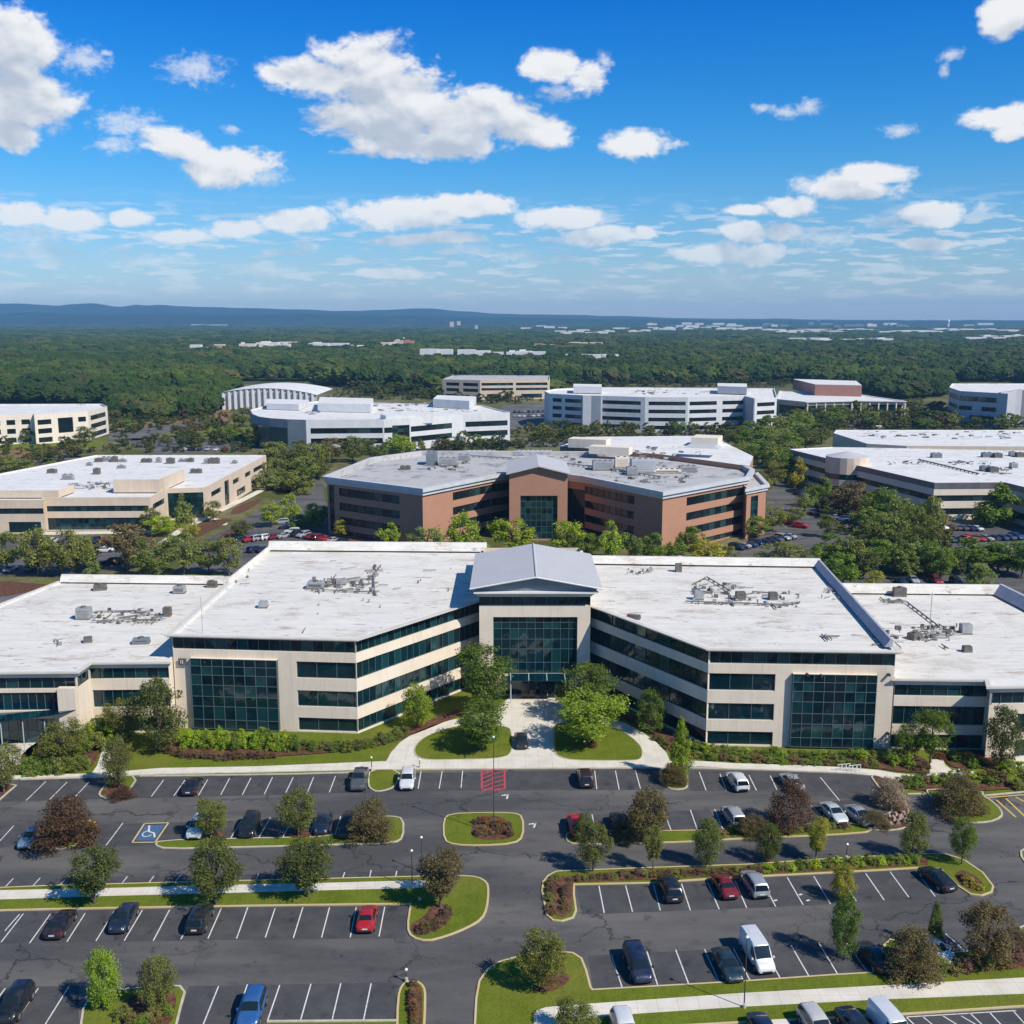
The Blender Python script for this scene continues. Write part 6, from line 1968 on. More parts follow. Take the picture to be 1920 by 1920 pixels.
bush_row([(336, 1402), (420, 1404), (560, 1408)], 16, 34, 26, ['bright', 'lime', 'bright', 'green'], 'the bright hedge under the left bay', 'bright hedge bushes under the left bay', 3)
bush_row([(345, 1394), (555, 1402)], 12, 28, 28, ['bright', 'green'], 'the rear of the bright hedge under the left bay', 'bright hedge bushes under the left bay', 2)
bush_row([(562, 1404), (660, 1408), (740, 1386), (765, 1372)], 13, 17, 24, ['dark', 'green', 'olive'], 'the dark clipped hedge left of the oval lawn', 'dark hedge bushes before the left wing', 2)
bush_row([(308, 1410), (345, 1420), (420, 1424), (520, 1421)], 15, 12, 20, ['red', 'brown', 'red'], 'the low red-brown hedge on the left lawn', 'red-brown edging bushes', 1)
bush_row([(1296, 1408), (1420, 1418), (1560, 1423), (1660, 1424)], 20, 15, 26, ['green', 'bright', 'olive', 'green'], 'the green hedge under the right bay', 'hedge bushes under the right wing', 2)
bush_row([(1300, 1420), (1450, 1430), (1560, 1434), (1650, 1436)], 16, 10, 26, ['olive', 'green', 'brown'], 'the front edge of the right hedge', 'hedge bushes under the right wing', 2)
bush_row([(1664, 1434), (1720, 1442)], 6, 22, 26, ['green', 'bright', 'red'], 'the clump at the right bay pier', 'bushes by the right paths', 6)
bush_row([(1700, 1440), (1738, 1445)], 4, 12, 22, ['brown', 'red'], 'the brown clump beside the right path', 'bushes by the right paths', 3)
bush_row([(1778, 1422), (1850, 1440)], 7, 14, 28, ['dark', 'green', 'dark'], 'the dark bed right of the right path', 'bushes by the right paths', 6)
bush_row([(1690, 1478), (1740, 1470), (1840, 1466), (1915, 1474)], 13, 20, 32, ['olive', 'green', 'brown', 'bright'], 'the mixed bed below the right walk', 'bushes below the right walk', 6)
bush_row([(1880, 1440), (1930, 1466)], 5, 22, 30, ['bright', 'olive', 'green'], 'the bed by the right porch', 'bushes below the right walk', 8)
bush_row([(58, 1440), (110, 1430), (160, 1400), (235, 1400)], 12, 34, 40, ['green', 'bright', 'olive'], 'the thick bed below the left porch', 'bushes below the left porch', 9)
bush_row([(50, 1455), (110, 1448), (160, 1440)], 9, 26, 36, ['green', 'olive', 'green'], 'the front of the bed below the left porch', 'bushes below the left porch', 3)
bush_row([(130, 1385), (235, 1384)], 7, 34, 40, ['bright', 'green'], 'the bed under the low left wing', 'bushes below the left porch', 4)
bush_row([(890, 1566), (960, 1566)], 7, 14, 18, ['red', 'brown', 'rust'], 'the front of the centre island bed', 'bushes on the centre island', 3)
bush_row([(892, 1548), (955, 1550)], 6, 14, 18, ['red', 'rust', 'brown'], 'the back of the centre island bed', 'bushes on the centre island', 4)
bush_row([(1030, 1714), (1032, 1665), (1044, 1650)], 8, 12, 22, ['red', 'brown', 'red', 'olive'], 'the left end bed of the hedge strip', 'brown bushes of the hedge strip', 5)
bush_row([(1056, 1712), (1060, 1668)], 6, 12, 20, ['brown', 'red'], 'the inner column of the left end bed', 'brown bushes of the hedge strip', 5)
bush_row([(1060, 1652), (1200, 1645), (1430, 1636)], 26, 11, 20, ['brown', 'red', 'olive', 'brown'], 'the brown part of the hedge strip', 'brown bushes of the hedge strip', 3)
bush_row([(1436, 1634), (1560, 1627), (1718, 1619)], 20, 17, 21, ['bright', 'green', 'olive'], 'the green part of the hedge strip', 'green bushes of the hedge strip', 2)
bush_row([(1806, 1648), (1838, 1668)], 4, 12, 24, ['brown', 'yellow'], 'the tip bed of the hedge strip', 'green bushes of the hedge strip', 5)
bush_row([(786, 1746), (820, 1735), (842, 1708)], 9, 15, 24, ['red', 'brown', 'red'], 'the bed on the left lawn head', 'red-brown bushes on the left lawn head', 5)
bush_row([(773, 1850), (777, 1925)], 9, 14, 22, ['red', 'rust', 'brown'], 'the narrow island at the bottom centre', 'bushes on the narrow bottom island', 4)
bush_row([(225, 1905), (270, 1930), (310, 1900)], 6, 22, 36, ['olive', 'brown', 'green'], 'the island with the lime green tree', 'bushes under the lime green tree', 8)
bush_row([(1640, 1800), (1700, 1825), (1800, 1815), (1910, 1806)], 12, 24, 44, ['brown', 'olive', 'brown', 'red'], 'the brown bed at lower right', 'bushes of the lower right bed', 8)
bush_row([(1340, 1565), (1440, 1560), (1590, 1555)], 12, 10, 24, ['brown', 'olive', 'red'], 'the long right island before the silver cars', 'bushes of the long right island', 3)
bush_row([(395, 1574), (425, 1576)], 2, 6, 14, ['brown'], 'the patch under the white car', 'bushes of the long left island', 1)
bush_row([(1225, 1385), (1250, 1400), (1290, 1404)], 6, 12, 20, ['red', 'dark', 'brown'], 'the shaded bed below the slanting right facade', 'hedge bushes under the right wing', 4)
# rocks in the slanting bed
for i in range(14):
    x_, y_ = 1642 + i * 4.6, 1553 - (i % 3) * 8 - i * .8
    c = P(x_, y_)
    mb = MB()
    s_ = rs.uniform(.5, .95)
    mb.hull8([(-s_ * .5, -s_ * .3, 0), (s_ * .5, -s_ * .35, 0), (s_ * .45, s_ * .3, 0), (-s_ * .4, s_ * .35, 0), (-s_ * .3, -s_ * .2, s_ * .6), (s_ * .3, -s_ * .1, s_ * .5), (s_ * .25, s_ * .2, s_ * .65), (-s_ * .3, s_ * .2, s_ * .45)])
    o = mb.build('rock', 'rock')
    o.location = (c.x, c.y, .14)
    o.rotation_euler = (0, 0, rs.uniform(0, 3))
    tag(o, 'brownish rock, %s from the left along the bed by the silver cars' % ORD[i], 'rock', 'rocks by the silver cars')

# ------------------------------------------------------------------ street lamps and small fittings
def lamp(px, yb, yt, label, head='ball', dark=True):
    g_ = P(px, yb)
    h = height_at(px, yb, yt)
    root = thing('street_lamp', label, 'street lamp', (g_.x, g_.y, 0.1), 0, 'lamp posts of the front car park')
    mb = MB(); mb.tube((0, 0, 0), (0, 0, .35), .17, .14, 10); mb.build('base', 'kerb_stone', root)
    mb = MB(); mb.tube((0, 0, .5), (0, 0, h - .15), .06, .04, 8); mb.build('pole', 'pole_metal', root)
    mb = MB()
    if head == 'ball':
        mb.tube((0, 0, h - .2), (0, 0, h - .02), .07, .16, 10); mb.tube((0, 0, h - .02), (0, 0, h + .1), .16, .05, 10)
    else:
        mb.box(-.55, .55, -.14, .14, h - .12, h + .05)
    mb.build('lamp_head', 'lamp_white' if head == 'ball' else 'pole_metal', root)
lamp(926, 1566, 1383, 'tall lamp post rising from the centre island past the red hatching')
lamp(773, 1668, 1596, 'lamp post with white head on the walk left of the half brown tree')
lamp(791, 1636, 1571, 'slim lamp post just above and right of the white-headed one')
lamp(762, 1842, 1819, 'short lamp post at the head of the narrow bottom island')
lamp(1395, 1892, 1758, 'lamp post between the lower right walk and the white van')
lamp(697, 1446, 1421, 'short lamp post at the small grass island of the top row')
lamp(787, 1690, 1655, 'thin post in front of the half brown tree') 
lamp(1587, 1612, 1584, 'thin short post on the right part of the hedge strip')
lamp(787, 1441, 1425, 'short post on the walk right of the white people carrier')
lamp(1796, 1463, 1444, 'short dark post beside the right walk')
def bench(px, py, rz, label):
    g_ = P(px, py)
    root = thing('bike_rack', label, 'bike rack', (g_.x, g_.y, KH), rz, 'bike racks on the right walk')
    for s_ in (-.6, 0, .6):
        mb = MB()
        mb.tube((s_ - .25, 0, 0), (s_ - .25, 0, .9), .04); mb.tube((s_ + .25, 0, 0), (s_ + .25, 0, .9), .04); mb.tube((s_ - .25, 0, .9), (s_ + .25, 0, .9), .04)
        mb.build('hoop', 'lamp_white', root)
bench(1582, 1447, .2, 'pale bike rack on the right walk, left one')
bench(1602, 1449, .2, 'pale bike rack on the right walk, right one')

# ------------------------------------------------------------------ trees among the buildings
MID = [  # px, base, top, width, kind, colour
 (14,1072,1000,62,'round','olive'),(72,1078,994,70,'round','olive'),(118,1080,998,78,'round','olive'),(160,1070,1004,60,'oval','olive'),(172,1078,1030,30,'shrub','sage'),(240,1068,986,92,'round','brown'),(282,1082,1012,66,'oval','olive'),(345,1078,1000,66,'round','olive'),(392,1076,1016,50,'round','olive'),(430,1080,1010,54,'round','olive'),
 (345,988,924,46,'cone','sage'),(282,998,950,30,'oval','dark'),(400,978,940,34,'round','olive'),(300,1004,970,60,'round','bright'),(255,990,975,70,'shrub','green'),(148,990,965,40,'shrub','green'),(112,992,975,30,'shrub','green'),(455,1008,978,42,'round','dark'),(358,1008,975,34,'oval','yellow'),
 (508,988,944,42,'round','bright'),(545,975,928,40,'oval','bright'),(588,990,945,36,'oval','bright'),(600,985,950,36,'round','dark'),(640,1008,974,34,'round','yellow'),(560,990,965,40,'shrub','green'),
 (512,880,830,52,'round','olive'),(548,884,834,58,'round','dark'),(586,878,832,50,'round','olive'),(622,868,822,46,'round','brown'),(662,866,820,50,'round','olive'),(705,872,826,50,'round','dark'),(752,860,816,62,'round','bright'),(520,905,862,52,'round','olive'),(570,905,858,60,'round','olive'),(600,898,860,44,'round','dark'),(500,918,880,44,'shrub','olive'),(555,925,885,60,'shrub','olive'),(480,838,800,40,'round','olive'),
 (732,1028,982,38,'round','bright'),(800,1050,988,60,'round','sage'),(770,1040,1000,34,'shrub','brown'),(868,1040,964,64,'oval','bright'),(896,1044,1008,44,'round','bright'),(960,1038,974,74,'round','bright'),(1062,1044,978,66,'round','bright'),(1098,1048,1002,50,'round','green'),(1148,1048,978,48,'oval','bright'),(1192,1050,1006,38,'oval','sage'),(1226,1050,1000,46,'oval','green'),(1298,1034,988,42,'oval','green'),(1270,1040,1008,36,'shrub','green'),(1326,1066,1014,74,'round','yellow'),(1366,1066,1026,44,'round','olive'),(1416,1008,970,50,'round','green'),(1398,1000,948,40,'oval','green'),(1448,996,948,44,'oval','sage'),(840,1046,1015,44,'shrub','brown'),(1470,1066,1020,84,'round','olive'),
 (1430,932,884,46,'round','olive'),(1452,912,866,46,'round','olive'),(1497,914,858,42,'cone','yellow'),(1470,900,850,50,'round','green'),(1540,952,896,48,'oval','green'),(1572,968,916,56,'round','brown'),(1604,972,906,66,'round','brown'),(1652,985,918,66,'round','green'),(1622,998,950,52,'round','green'),(1684,1000,930,60,'oval','sage'),(1704,1030,950,60,'round','dark'),(1744,1018,934,48,'oval','olive'),(1722,1050,966,64,'round','dark'),(1660,1030,960,60,'round','olive'),(1872,985,906,96,'cone','green'),(1550,1008,966,36,'round','dark'),
 (1562,1072,1004,80,'round','green'),(1598,1076,1006,70,'oval','olive'),(1580,1102,1040,64,'round','green'),(1652,1072,1014,62,'round','green'),(1704,1080,1020,44,'oval','sage'),(1740,1082,1014,50,'round','green'),(1640,1108,1070,36,'oval','yellow'),(1765,1086,1030,54,'round','green'),(1836,1070,1010,90,'round','green'),(1888,1078,1016,80,'round','green'),(1834,1108,1056,50,'oval','sage'),(1916,1082,1020,60,'round','green'),(1800,1072,1026,40,'round','sage'),(1620,1080,1030,60,'round','dark'),(1690,1062,1000,60,'round','dark'),(1520,1088,1050,50,'shrub','olive'),
 (1508,960,925,34,'round','sage'),(1490,985,952,30,'round','sage'),(50,832,806,30,'round','dark'),(20,830,800,26,'round','dark'),(140,842,818,30,'round','dark'),(72,862,835,26,'round','olive'),(160,830,800,40,'round','dark'),(100,905,865,30,'round','olive'),(0,895,855,60,'round','olive'),(40,892,862,60,'round','olive'),
 (455,800,765,50,'round','dark'),(430,830,800,30,'oval','green'),(1380,838,800,50,'round','dark'),(1410,848,806,60,'round','green'),(1446,842,800,60,'round','olive'),(1478,850,812,50,'round','green'),(1510,845,800,50,'round','dark'),(1395,862,830,50,'round','olive'),(1430,870,828,60,'round','green'),(1465,878,840,50,'round','green'),(1540,832,795,50,'round','dark'),
]
for i, (x_, yb_, yt_, wp_, kd, cl) in enumerate(MID):
    near = min(((abs(bx - x_) * 1.0 + abs(by - yb_) * 1.6, nm) for bx, by, nm in ((80, 940, 'the tan building'), (800, 960, 'the brick building'), (1010, 1030, 'the brick gate block'), (1250, 1000, 'the brick corner at right'), (550, 830, 'the curved building'), (1750, 930, 'the striped building'), (1800, 1090, 'the right low white roof'), (230, 1090, 'the left low white roof'), (80, 830, 'the cream building'), (1600, 1080, 'the end of the right white roof'), (1420, 830, 'the white building'))), key=lambda t: t[0])[1]
    adj = {'olive': 'olive', 'brown': 'brownish', 'sage': 'grey-green', 'dark': 'dark green', 'bright': 'bright green', 'green': 'green', 'yellow': 'yellowish'}[cl]
    same = sum(1 for q_ in MID[:i] if abs(q_[0] - x_) < 400 and q_[5] == cl and abs(q_[1] - yb_) < 60)
    tree(x_, yb_, yt_, wp_ * 1.08, kd, cl, '%s %s near %s, %d%% across and %d%% down' % (adj, 'bush' if kd == 'shrub' else 'tree', near, round(x_ / 19.2), round(yt_ / 19.2)), 'trees between the buildings', 'mid')

# ------------------------------------------------------------------ one mass of many small trees
def gn_mass(name, label, pts, scl, rot, pick, protos):
    me = bpy.data.meshes.new(name)
    me.vertices.add(len(pts))
    me.vertices.foreach_set('co', np.array(pts, dtype=np.float32).ravel())
    for nm, typ, arr in (('scl', 'FLOAT_VECTOR', np.array(scl, dtype=np.float32).ravel()), ('rotz', 'FLOAT', np.array(rot, dtype=np.float32)), ('pick', 'INT', np.array(pick, dtype=np.int32))):
        at = me.attributes.new(nm, typ, 'POINT')
        at.data.foreach_set('vector' if typ == 'FLOAT_VECTOR' else 'value', arr)
    o = bpy.data.objects.new(name, me)
    COL.objects.link(o)
    tag(o, label, name.replace('_', ' '), kind='stuff')
    gn = bpy.data.node_groups.new(name, 'GeometryNodeTree')
    gn.interface.new_socket('Geometry', in_out='INPUT', socket_type='NodeSocketGeometry')
    gn.interface.new_socket('Geometry', in_out='OUTPUT', socket_type='NodeSocketGeometry')
    N = gn.nodes
    Lk = gn.links
    gi = N.new('NodeGroupInput')
    go = N.new('NodeGroupOutput')
    iop = N.new('GeometryNodeInstanceOnPoints')
    g2i = N.new('GeometryNodeGeometryToInstance')
    for pr_ in protos[::-1]:
        oi = N.new('GeometryNodeObjectInfo')
        oi.inputs[0].default_value = pr_
        oi.transform_space = 'ORIGINAL'
        Lk.new(oi.outputs['Geometry'], g2i.inputs[0])
    def named(nm, typ):
        a_ = N.new('GeometryNodeInputNamedAttribute')
        a_.data_type = typ
        a_.inputs[0].default_value = nm
        return a_.outputs[0]
    Lk.new(gi.outputs[0], iop.inputs['Points'])
    Lk.new(g2i.outputs[0], iop.inputs['Instance'])
    iop.inputs['Pick Instance'].default_value = True
    Lk.new(named('pick', 'INT'), iop.inputs['Instance Index'])
    cx_ = N.new('ShaderNodeCombineXYZ')
    Lk.new(named('rotz', 'FLOAT'), cx_.inputs[2])
    Lk.new(cx_.outputs[0], iop.inputs['Rotation'])
    Lk.new(named('scl', 'FLOAT_VECTOR'), iop.inputs['Scale'])
    Lk.new(iop.outputs[0], go.inputs[0])
    md = o.modifiers.new(name, 'NODES')
    md.node_group = gn
    return o

# scattered small trees in named areas
def in_px(x, y, poly):
    return in_poly(x, y, poly)
AREAS = [
    ([(0, 835), (200, 838), (420, 800), (470, 812), (470, 846), (200, 848), (0, 885)], 26, (16, 26), (20, 34), 'the scrub by the cream building', ('olive', 'dark', 'sage')),
    ([(205, 790), (400, 775), (430, 800), (220, 812)], 12, (14, 26), (20, 34), 'the verge under the woods at left', ('olive', 'dark', 'green')),
    ([(560, 838), (960, 832), (960, 846), (780, 852), (560, 856)], 34, (16, 28), (22, 36), 'the planting below the curved building', ('olive', 'green', 'dark', 'sage')),
    ([(1040, 806), (1460, 812), (1420, 824), (1100, 824), (960, 836), (960, 815)], 40, (14, 26), (18, 34), 'the planting below the white building', ('olive', 'green', 'bright', 'sage')),
    ([(1470, 782), (1600, 778), (1760, 800), (1780, 806), (1480, 806)], 34, (16, 30), (24, 44), 'the park before the portico hall', ('dark', 'green', 'olive')),
    ([(1700, 760), (1780, 770), (1920, 790), (1920, 808), (1720, 806)], 26, (16, 30), (26, 44), 'the trees under the pale curved building', ('dark', 'green', 'olive')),
    ([(1400, 800), (1560, 808), (1480, 850), (1560, 900), (1460, 900), (1390, 840)], 34, (24, 40), (28, 50), 'the grove right of the brick building', ('green', 'olive', 'dark', 'sage')),
    ([(500, 850), (620, 862), (600, 900), (530, 930), (500, 910)], 14, (24, 40), (28, 46), 'the grove by the tan building', ('olive', 'dark', 'sage')),
    ([(1560, 960), (1760, 1010), (1760, 1050), (1620, 1050), (1640, 1000)], 16, (34, 60), (40, 66), 'the grove before the striped building', ('green', 'olive', 'dark', 'brown')),
    ([(1560, 1060), (1920, 1062), (1920, 1080), (1600, 1090)], 12, (34, 56), (34, 60), 'the grove behind the right low roof', ('green', 'dark', 'sage')),
    ([(640, 725), (820, 735), (960, 745), (1030, 752), (960, 760), (700, 748)], 30, (14, 24), (20, 36), 'the field edge behind the curved building', ('green', 'bright', 'dark')),
    ([(1040, 722), (1500, 716), (1480, 722), (1100, 727)], 22, (8, 16), (16, 30), 'the field edge behind the white building', ('green', 'olive', 'yellow')),
]
rt = random.Random(99)
SCAT = []
for ai, (poly, n, hr, wr_, where, cols) in enumerate(AREAS):
    xs = [q_[0] for q_ in poly]; ys = [q_[1] for q_ in poly]
    got = []
    tries = 0
    while len(got) < n * 1.25 and tries < 3000:
        tries += 1
        x_, y_ = rt.uniform(min(xs), max(xs)), rt.uniform(min(ys), max(ys))
        if in_px(x_, y_, poly) and all(abs(x_ - a) > 9 or abs(y_ - b) > 3.5 for a, b in got):
            got.append((x_, y_))
    for (x_, y_) in got:
        SCAT.append((rt.uniform(*hr), rt.uniform(*wr_), x_, y_, ai, rt.choice(('round', 'round', 'oval')), rt.choice(cols)))
SCAT.sort(key=lambda t: -t[0] * t[1])
N_TREE = sum(1 for o in SC.objects if o.get('category') == 'tree')
keep = SCAT[:max(0, 298 - N_TREE)]
for ai, area in enumerate(AREAS):
    mine = sorted([t for t in keep if t[4] == ai], key=lambda t: t[2])
    for i, (h_, w_, x_, y_, _, kd, cl) in enumerate(mine):
        tree(x_, y_, y_ - h_, w_, kd, cl, '%s tree from left in %s' % (ORD[i], area[4]), 'small trees in ' + area[4], 'lo', jitter=.3)
lo_pr = []
for i in range(4):
    me_ = tree_proto('round', i, 'lo')[0].copy()
    me_.materials[0] = MATS['grove_leaves']
    lo_pr.append(bpy.data.objects.new('grove_crown', me_))
q_pts, q_scl = [], []
for (h_, w_, x_, y_, _, kd, cl) in SCAT[len(keep):]:
    g_ = P(x_, y_)
    q_pts.append((g_.x, g_.y, 0.4)); q_scl.append((w_ / pxm(y_), w_ / pxm(y_), max(1, height_at(x_, y_, y_ - h_))))
for (poly, n) in (([(0, 845), (200, 838), (420, 800), (470, 812), (470, 850), (200, 850), (0, 890)], 150), ([(480, 846), (960, 824), (1450, 812), (1480, 830), (1300, 826), (960, 842), (780, 850), (560, 862)], 230),
                  ([(500, 850), (620, 862), (600, 900), (560, 925), (500, 920)], 90), ([(1380, 815), (1560, 808), (1480, 850), (1570, 905), (1470, 900), (1390, 855)], 110), ([(1470, 778), (1640, 772), (1780, 800), (1790, 806), (1480, 806)], 200),
                  ([(1700, 760), (1780, 770), (1930, 790), (1930, 808), (1720, 806)], 160), ([(640, 726), (1030, 742), (1040, 756), (700, 750), (610, 752)], 240), ([(1040, 722), (1500, 716), (1500, 726), (1100, 728)], 120), ([(200, 795), (400, 776), (430, 805), (210, 815)], 90),
                  ([(1500, 930), (1640, 965), (1780, 1000), (1780, 1040), (1620, 1030), (1560, 1000)], 60)):
    xs = [q_[0] for q_ in poly]; ys = [q_[1] for q_ in poly]
    k_ = 0
    while k_ < n:
        x_, y_ = rt.uniform(min(xs), max(xs)), rt.uniform(min(ys), max(ys))
        if not in_px(x_, y_, poly):
            k_ += .02
            continue
        k_ += 1
        g_ = P(x_, y_)
        w_ = rt.uniform(1.5, 4.5)
        q_pts.append((g_.x, g_.y, 0.1)); q_scl.append((w_, w_, w_ * rt.uniform(.5, .9)))
gn_mass('shrubbery', 'low mixed shrubs and small trees filling the ground between the far offices', q_pts, q_scl, [rt.uniform(0, 6.28) for _ in q_pts], [rt.randrange(4) for _ in q_pts], lo_pr)

# ------------------------------------------------------------------ far town: each pale building on its own
rf = random.Random(31)
FAR = []
def far_row(x0, x1, y0, y1, n, wr, hr, cols, where, name='warehouse', cat='building'):
    for i in range(n):
        x_ = x0 + (x1 - x0) * (i + rf.uniform(.2, .8)) / n
        y_ = rf.uniform(y0, y1)
        FAR.append((x_, y_, rf.uniform(*wr), rf.uniform(*hr), rf.choice(cols), '%s from left of the far buildings %s' % (ORD[i], where), name, cat))
WH = ['far_white_roof', 'white_wall', 'cream_wall']
far_row(362, 450, 656, 660, 4, (16, 26), (7, 11), WH, 'at the left clearing')
far_row(450, 545, 652, 656, 6, (13, 18), (7, 9), ['cream_wall', 'white_wall'], 'in the low housing row', 'housing_block')
far_row(480, 650, 646, 649, 5, (30, 40), (4.5, 6), WH, 'behind the housing row in the woods')
far_row(700, 770, 643, 648, 5, (10, 22), (3, 8), ['tan_wall', 'pink_brick', 'cream_wall'], 'around the brown tower', 'town_house')
far_row(560, 720, 650, 653, 5, (16, 30), (2, 4), ['tan_wall', 'white_wall'], 'right of the housing row')
far_row(788, 882, 668, 668.5, 3, (33, 34), (12, 14), ['white_wall'], 'in the white block', 'white_block')
far_row(888, 1030, 666, 669, 5, (27, 32), (7, 9), WH, 'beside the white block')
far_row(1050, 1165, 669, 671, 4, (26, 32), (4.5, 6), WH, 'at the strip end in the woods')
far_row(1000, 1130, 646, 650, 6, (12, 26), (3, 5), ['tan_wall', 'cream_wall', 'pink_brick'], 'in the brown-roofed hamlet')
far_row(60, 110, 606, 607, 2, (12, 20), (2, 3), WH, 'at the far left under the hills')
far_row(245, 300, 606, 610, 3, (12, 20), (2, 4), WH, 'under the twin hilltops')
far_row(290, 420, 608, 611, 7, (14, 30), (1.5, 2.6), WH, 'in the long white strip under the hills')
far_row(560, 625, 603, 607, 3, (8, 14), (1.5, 2.5), WH, 'under the middle hills')
far_row(720, 860, 604, 608, 6, (12, 24), (1.5, 3), WH, 'where the hills flatten out')
far_row(830, 900, 608, 618, 3, (5, 9), (7, 11), ['grey_wall', 'tan_wall'], 'standing tall among trees at centre', 'tower_block')
far_row(980, 1060, 612, 618, 4, (12, 26), (2, 5), WH, 'left of the big town')
far_row(1050, 1430, 605, 611, 30, (14, 32), (3, 6), ['far_white_roof', 'white_wall', 'cream_wall', 'pink_brick'], 'in the town on the skyline')
far_row(1230, 1430, 613, 621, 16, (14, 34), (2.5, 4.5), WH, 'in the second line of the town')
far_row(1040, 1230, 616, 626, 12, (14, 30), (2, 3.6), WH, 'below the town at its left')
far_row(1420, 1700, 606, 616, 20, (10, 26), (2, 6), ['white_wall', 'far_white_roof', 'steel_blue_wall', 'cream_wall'], 'along the skyline right of the town')
far_row(1420, 1925, 618, 624, 24, (26, 60), (1.8, 3.0), WH, 'in the long white line at right')
far_row(1490, 1680, 637, 640, 7, (28, 38), (2.5, 4.0), WH, 'in the nearer white strip at right')
far_row(1810, 1925, 630, 638, 6, (16, 34), (2.5, 4.0), WH, 'low at the right edge')
far_row(1700, 1920, 603, 614, 16, (12, 30), (2, 6), ['white_wall', 'grey_wall', 'cream_wall'], 'on the skyline at the right edge')
FOOT = []
for (x_, y_, w_, h_, m_, lab, nm, cat) in FAR:
    rise = (y_ - 598.5) * 0.235
    y_ += rise; h_ += rise
    g_ = P(x_, y_)
    s_ = pxm(y_)
    W_, Hh_ = w_ / s_, h_ / s_
    Dp = min(W_ * .8, 160)
    root = thing(nm, lab, cat, (g_.x, g_.y, 0), 0, 'pale buildings far off among the trees')
    FOOT.append((g_.x - W_ / 2 - 5, g_.x + W_ / 2 + 5, g_.y - 9 - (g_.y * .004), g_.y + Dp + 5))
    mb = MB()
    mb.box(-W_ / 2, W_ / 2, 0, Dp, 0, Hh_)
    if rf.random() < .3:
        mb.box(-W_ * .3, W_ * .1, Dp * .3, Dp * .7, Hh_, Hh_ * 1.12)
    mb.build('wall', m_, root)
    if W_ * s_ > 12 and Hh_ * s_ > 3.4:
        mb = MB()
        k_ = int(W_ / max(6, 2.2 / s_))
        for i in range(max(2, k_)):
            xx = -W_ / 2 + W_ * (i + .5) / max(2, k_)
            mb.box(xx - W_ / max(2, k_) * .28, xx + W_ / max(2, k_) * .28, -.25, -.05, Hh_ * .25, Hh_ * .6)
        mb.build('window', 'dark_glass', root)
# slim masts and a brown tower
for (x_, y_, h_, w_, m_, lab, nm, cat) in ((757, 646, 14, 5, 'tan_wall', 'small brown church-like tower in the clearing', 'tower', 'tower'), (1556, 638, 22, 2, 'grey_wall', 'thin pale mast before the skyline', 'mast', 'mast'), (1447, 608, 14, 2, 'grey_wall', 'thin mast above the town', 'mast', 'mast'), (1777, 618, 20, 6, 'white_wall', 'pale tower at right on the skyline', 'tower', 'tower'), (836, 612, 12, 4, 'grey_wall', 'grey water tower at centre', 'tower', 'tower')):
    g_ = P(x_, y_); s_ = pxm(y_)
    mb = MB()
    r_ = w_ / s_ / 2
    mb.tube((0, 0, 0), (0, 0, h_ / s_ * .7), r_ * .8, r_ * .55, 10)
    mb.tube((0, 0, h_ / s_ * .7), (0, 0, h_ / s_ * .85), r_, r_ * .9, 10)
    mb.tube((0, 0, h_ / s_ * .85), (0, 0, h_ / s_), r_ * .8, r_ * .05, 10)
    o = mb.build(nm, m_); o.location = g_
    tag(o, lab, cat)

# ------------------------------------------------------------------ woods beyond (one mass)
def forest_crown(seed):
    bm_ = bmesh.new()
    bmesh.ops.create_icosphere(bm_, subdivisions=4, radius=1.0)
    off = Vector((seed * 7.3, seed * 3.1, seed * 5.7))
    for v in bm_.verts:
        n1 = noise.noise(v.co * 1.7 + off)
        n2 = noise.noise(v.co * 4.5 + off)
        n3 = noise.noise(v.co * 10 + off)
        n4 = noise.noise(v.co * 21 + off)
        k_ = 1 + .26 * n1 + .20 * n2 + .13 * n3 + .10 * n4
        v.co = Vector((v.co.x * k_ * .62, v.co.y * k_ * .62, max(-.7, v.co.z) * k_ * .44 + .56))
    me = bpy.data.meshes.new('forest_crown')
    bm_.to_mesh(me); bm_.free()
    me.materials.append(MATS['forest_leaves'])
    return bpy.data.objects.new('forest_crown', me)
protos = [forest_crown(i) for i in range(6)]

EDGE = [(-400, 762), (0, 757), (200, 762), (215, 795), (330, 790), (400, 780), (425, 752), (440, 735), (620, 724), (820, 738), (1035, 738), (1040, 722), (1300, 719), (1480, 716), (1625, 735), (1700, 752), (1780, 742), (1800, 720), (2300, 735)]
def edge_y(px):
    for a, b in zip(EDGE[:-1], EDGE[1:]):
        if a[0] <= px <= b[0]:
            return a[1] + (b[1] - a[1]) * (px - a[0]) / max(1e-6, b[0] - a[0])
    return 740
def to_px(x, y):
    # ground point to photograph pixel
    zc = y * CP + CAM_H * SP
    return 960 + F_PX * x / zc, 960 + F_PX * (CAM_H * CP - y * SP) / zc
CLEAR = [(470, 712, 655, 700), (430, 745, 600, 715), (820, 740, 1034, 716), (1780, 745, 1920, 716), (1225, 700, 1350, 697)]
pts, scl, rot, pick = [], [], [], []
r0 = 640.0
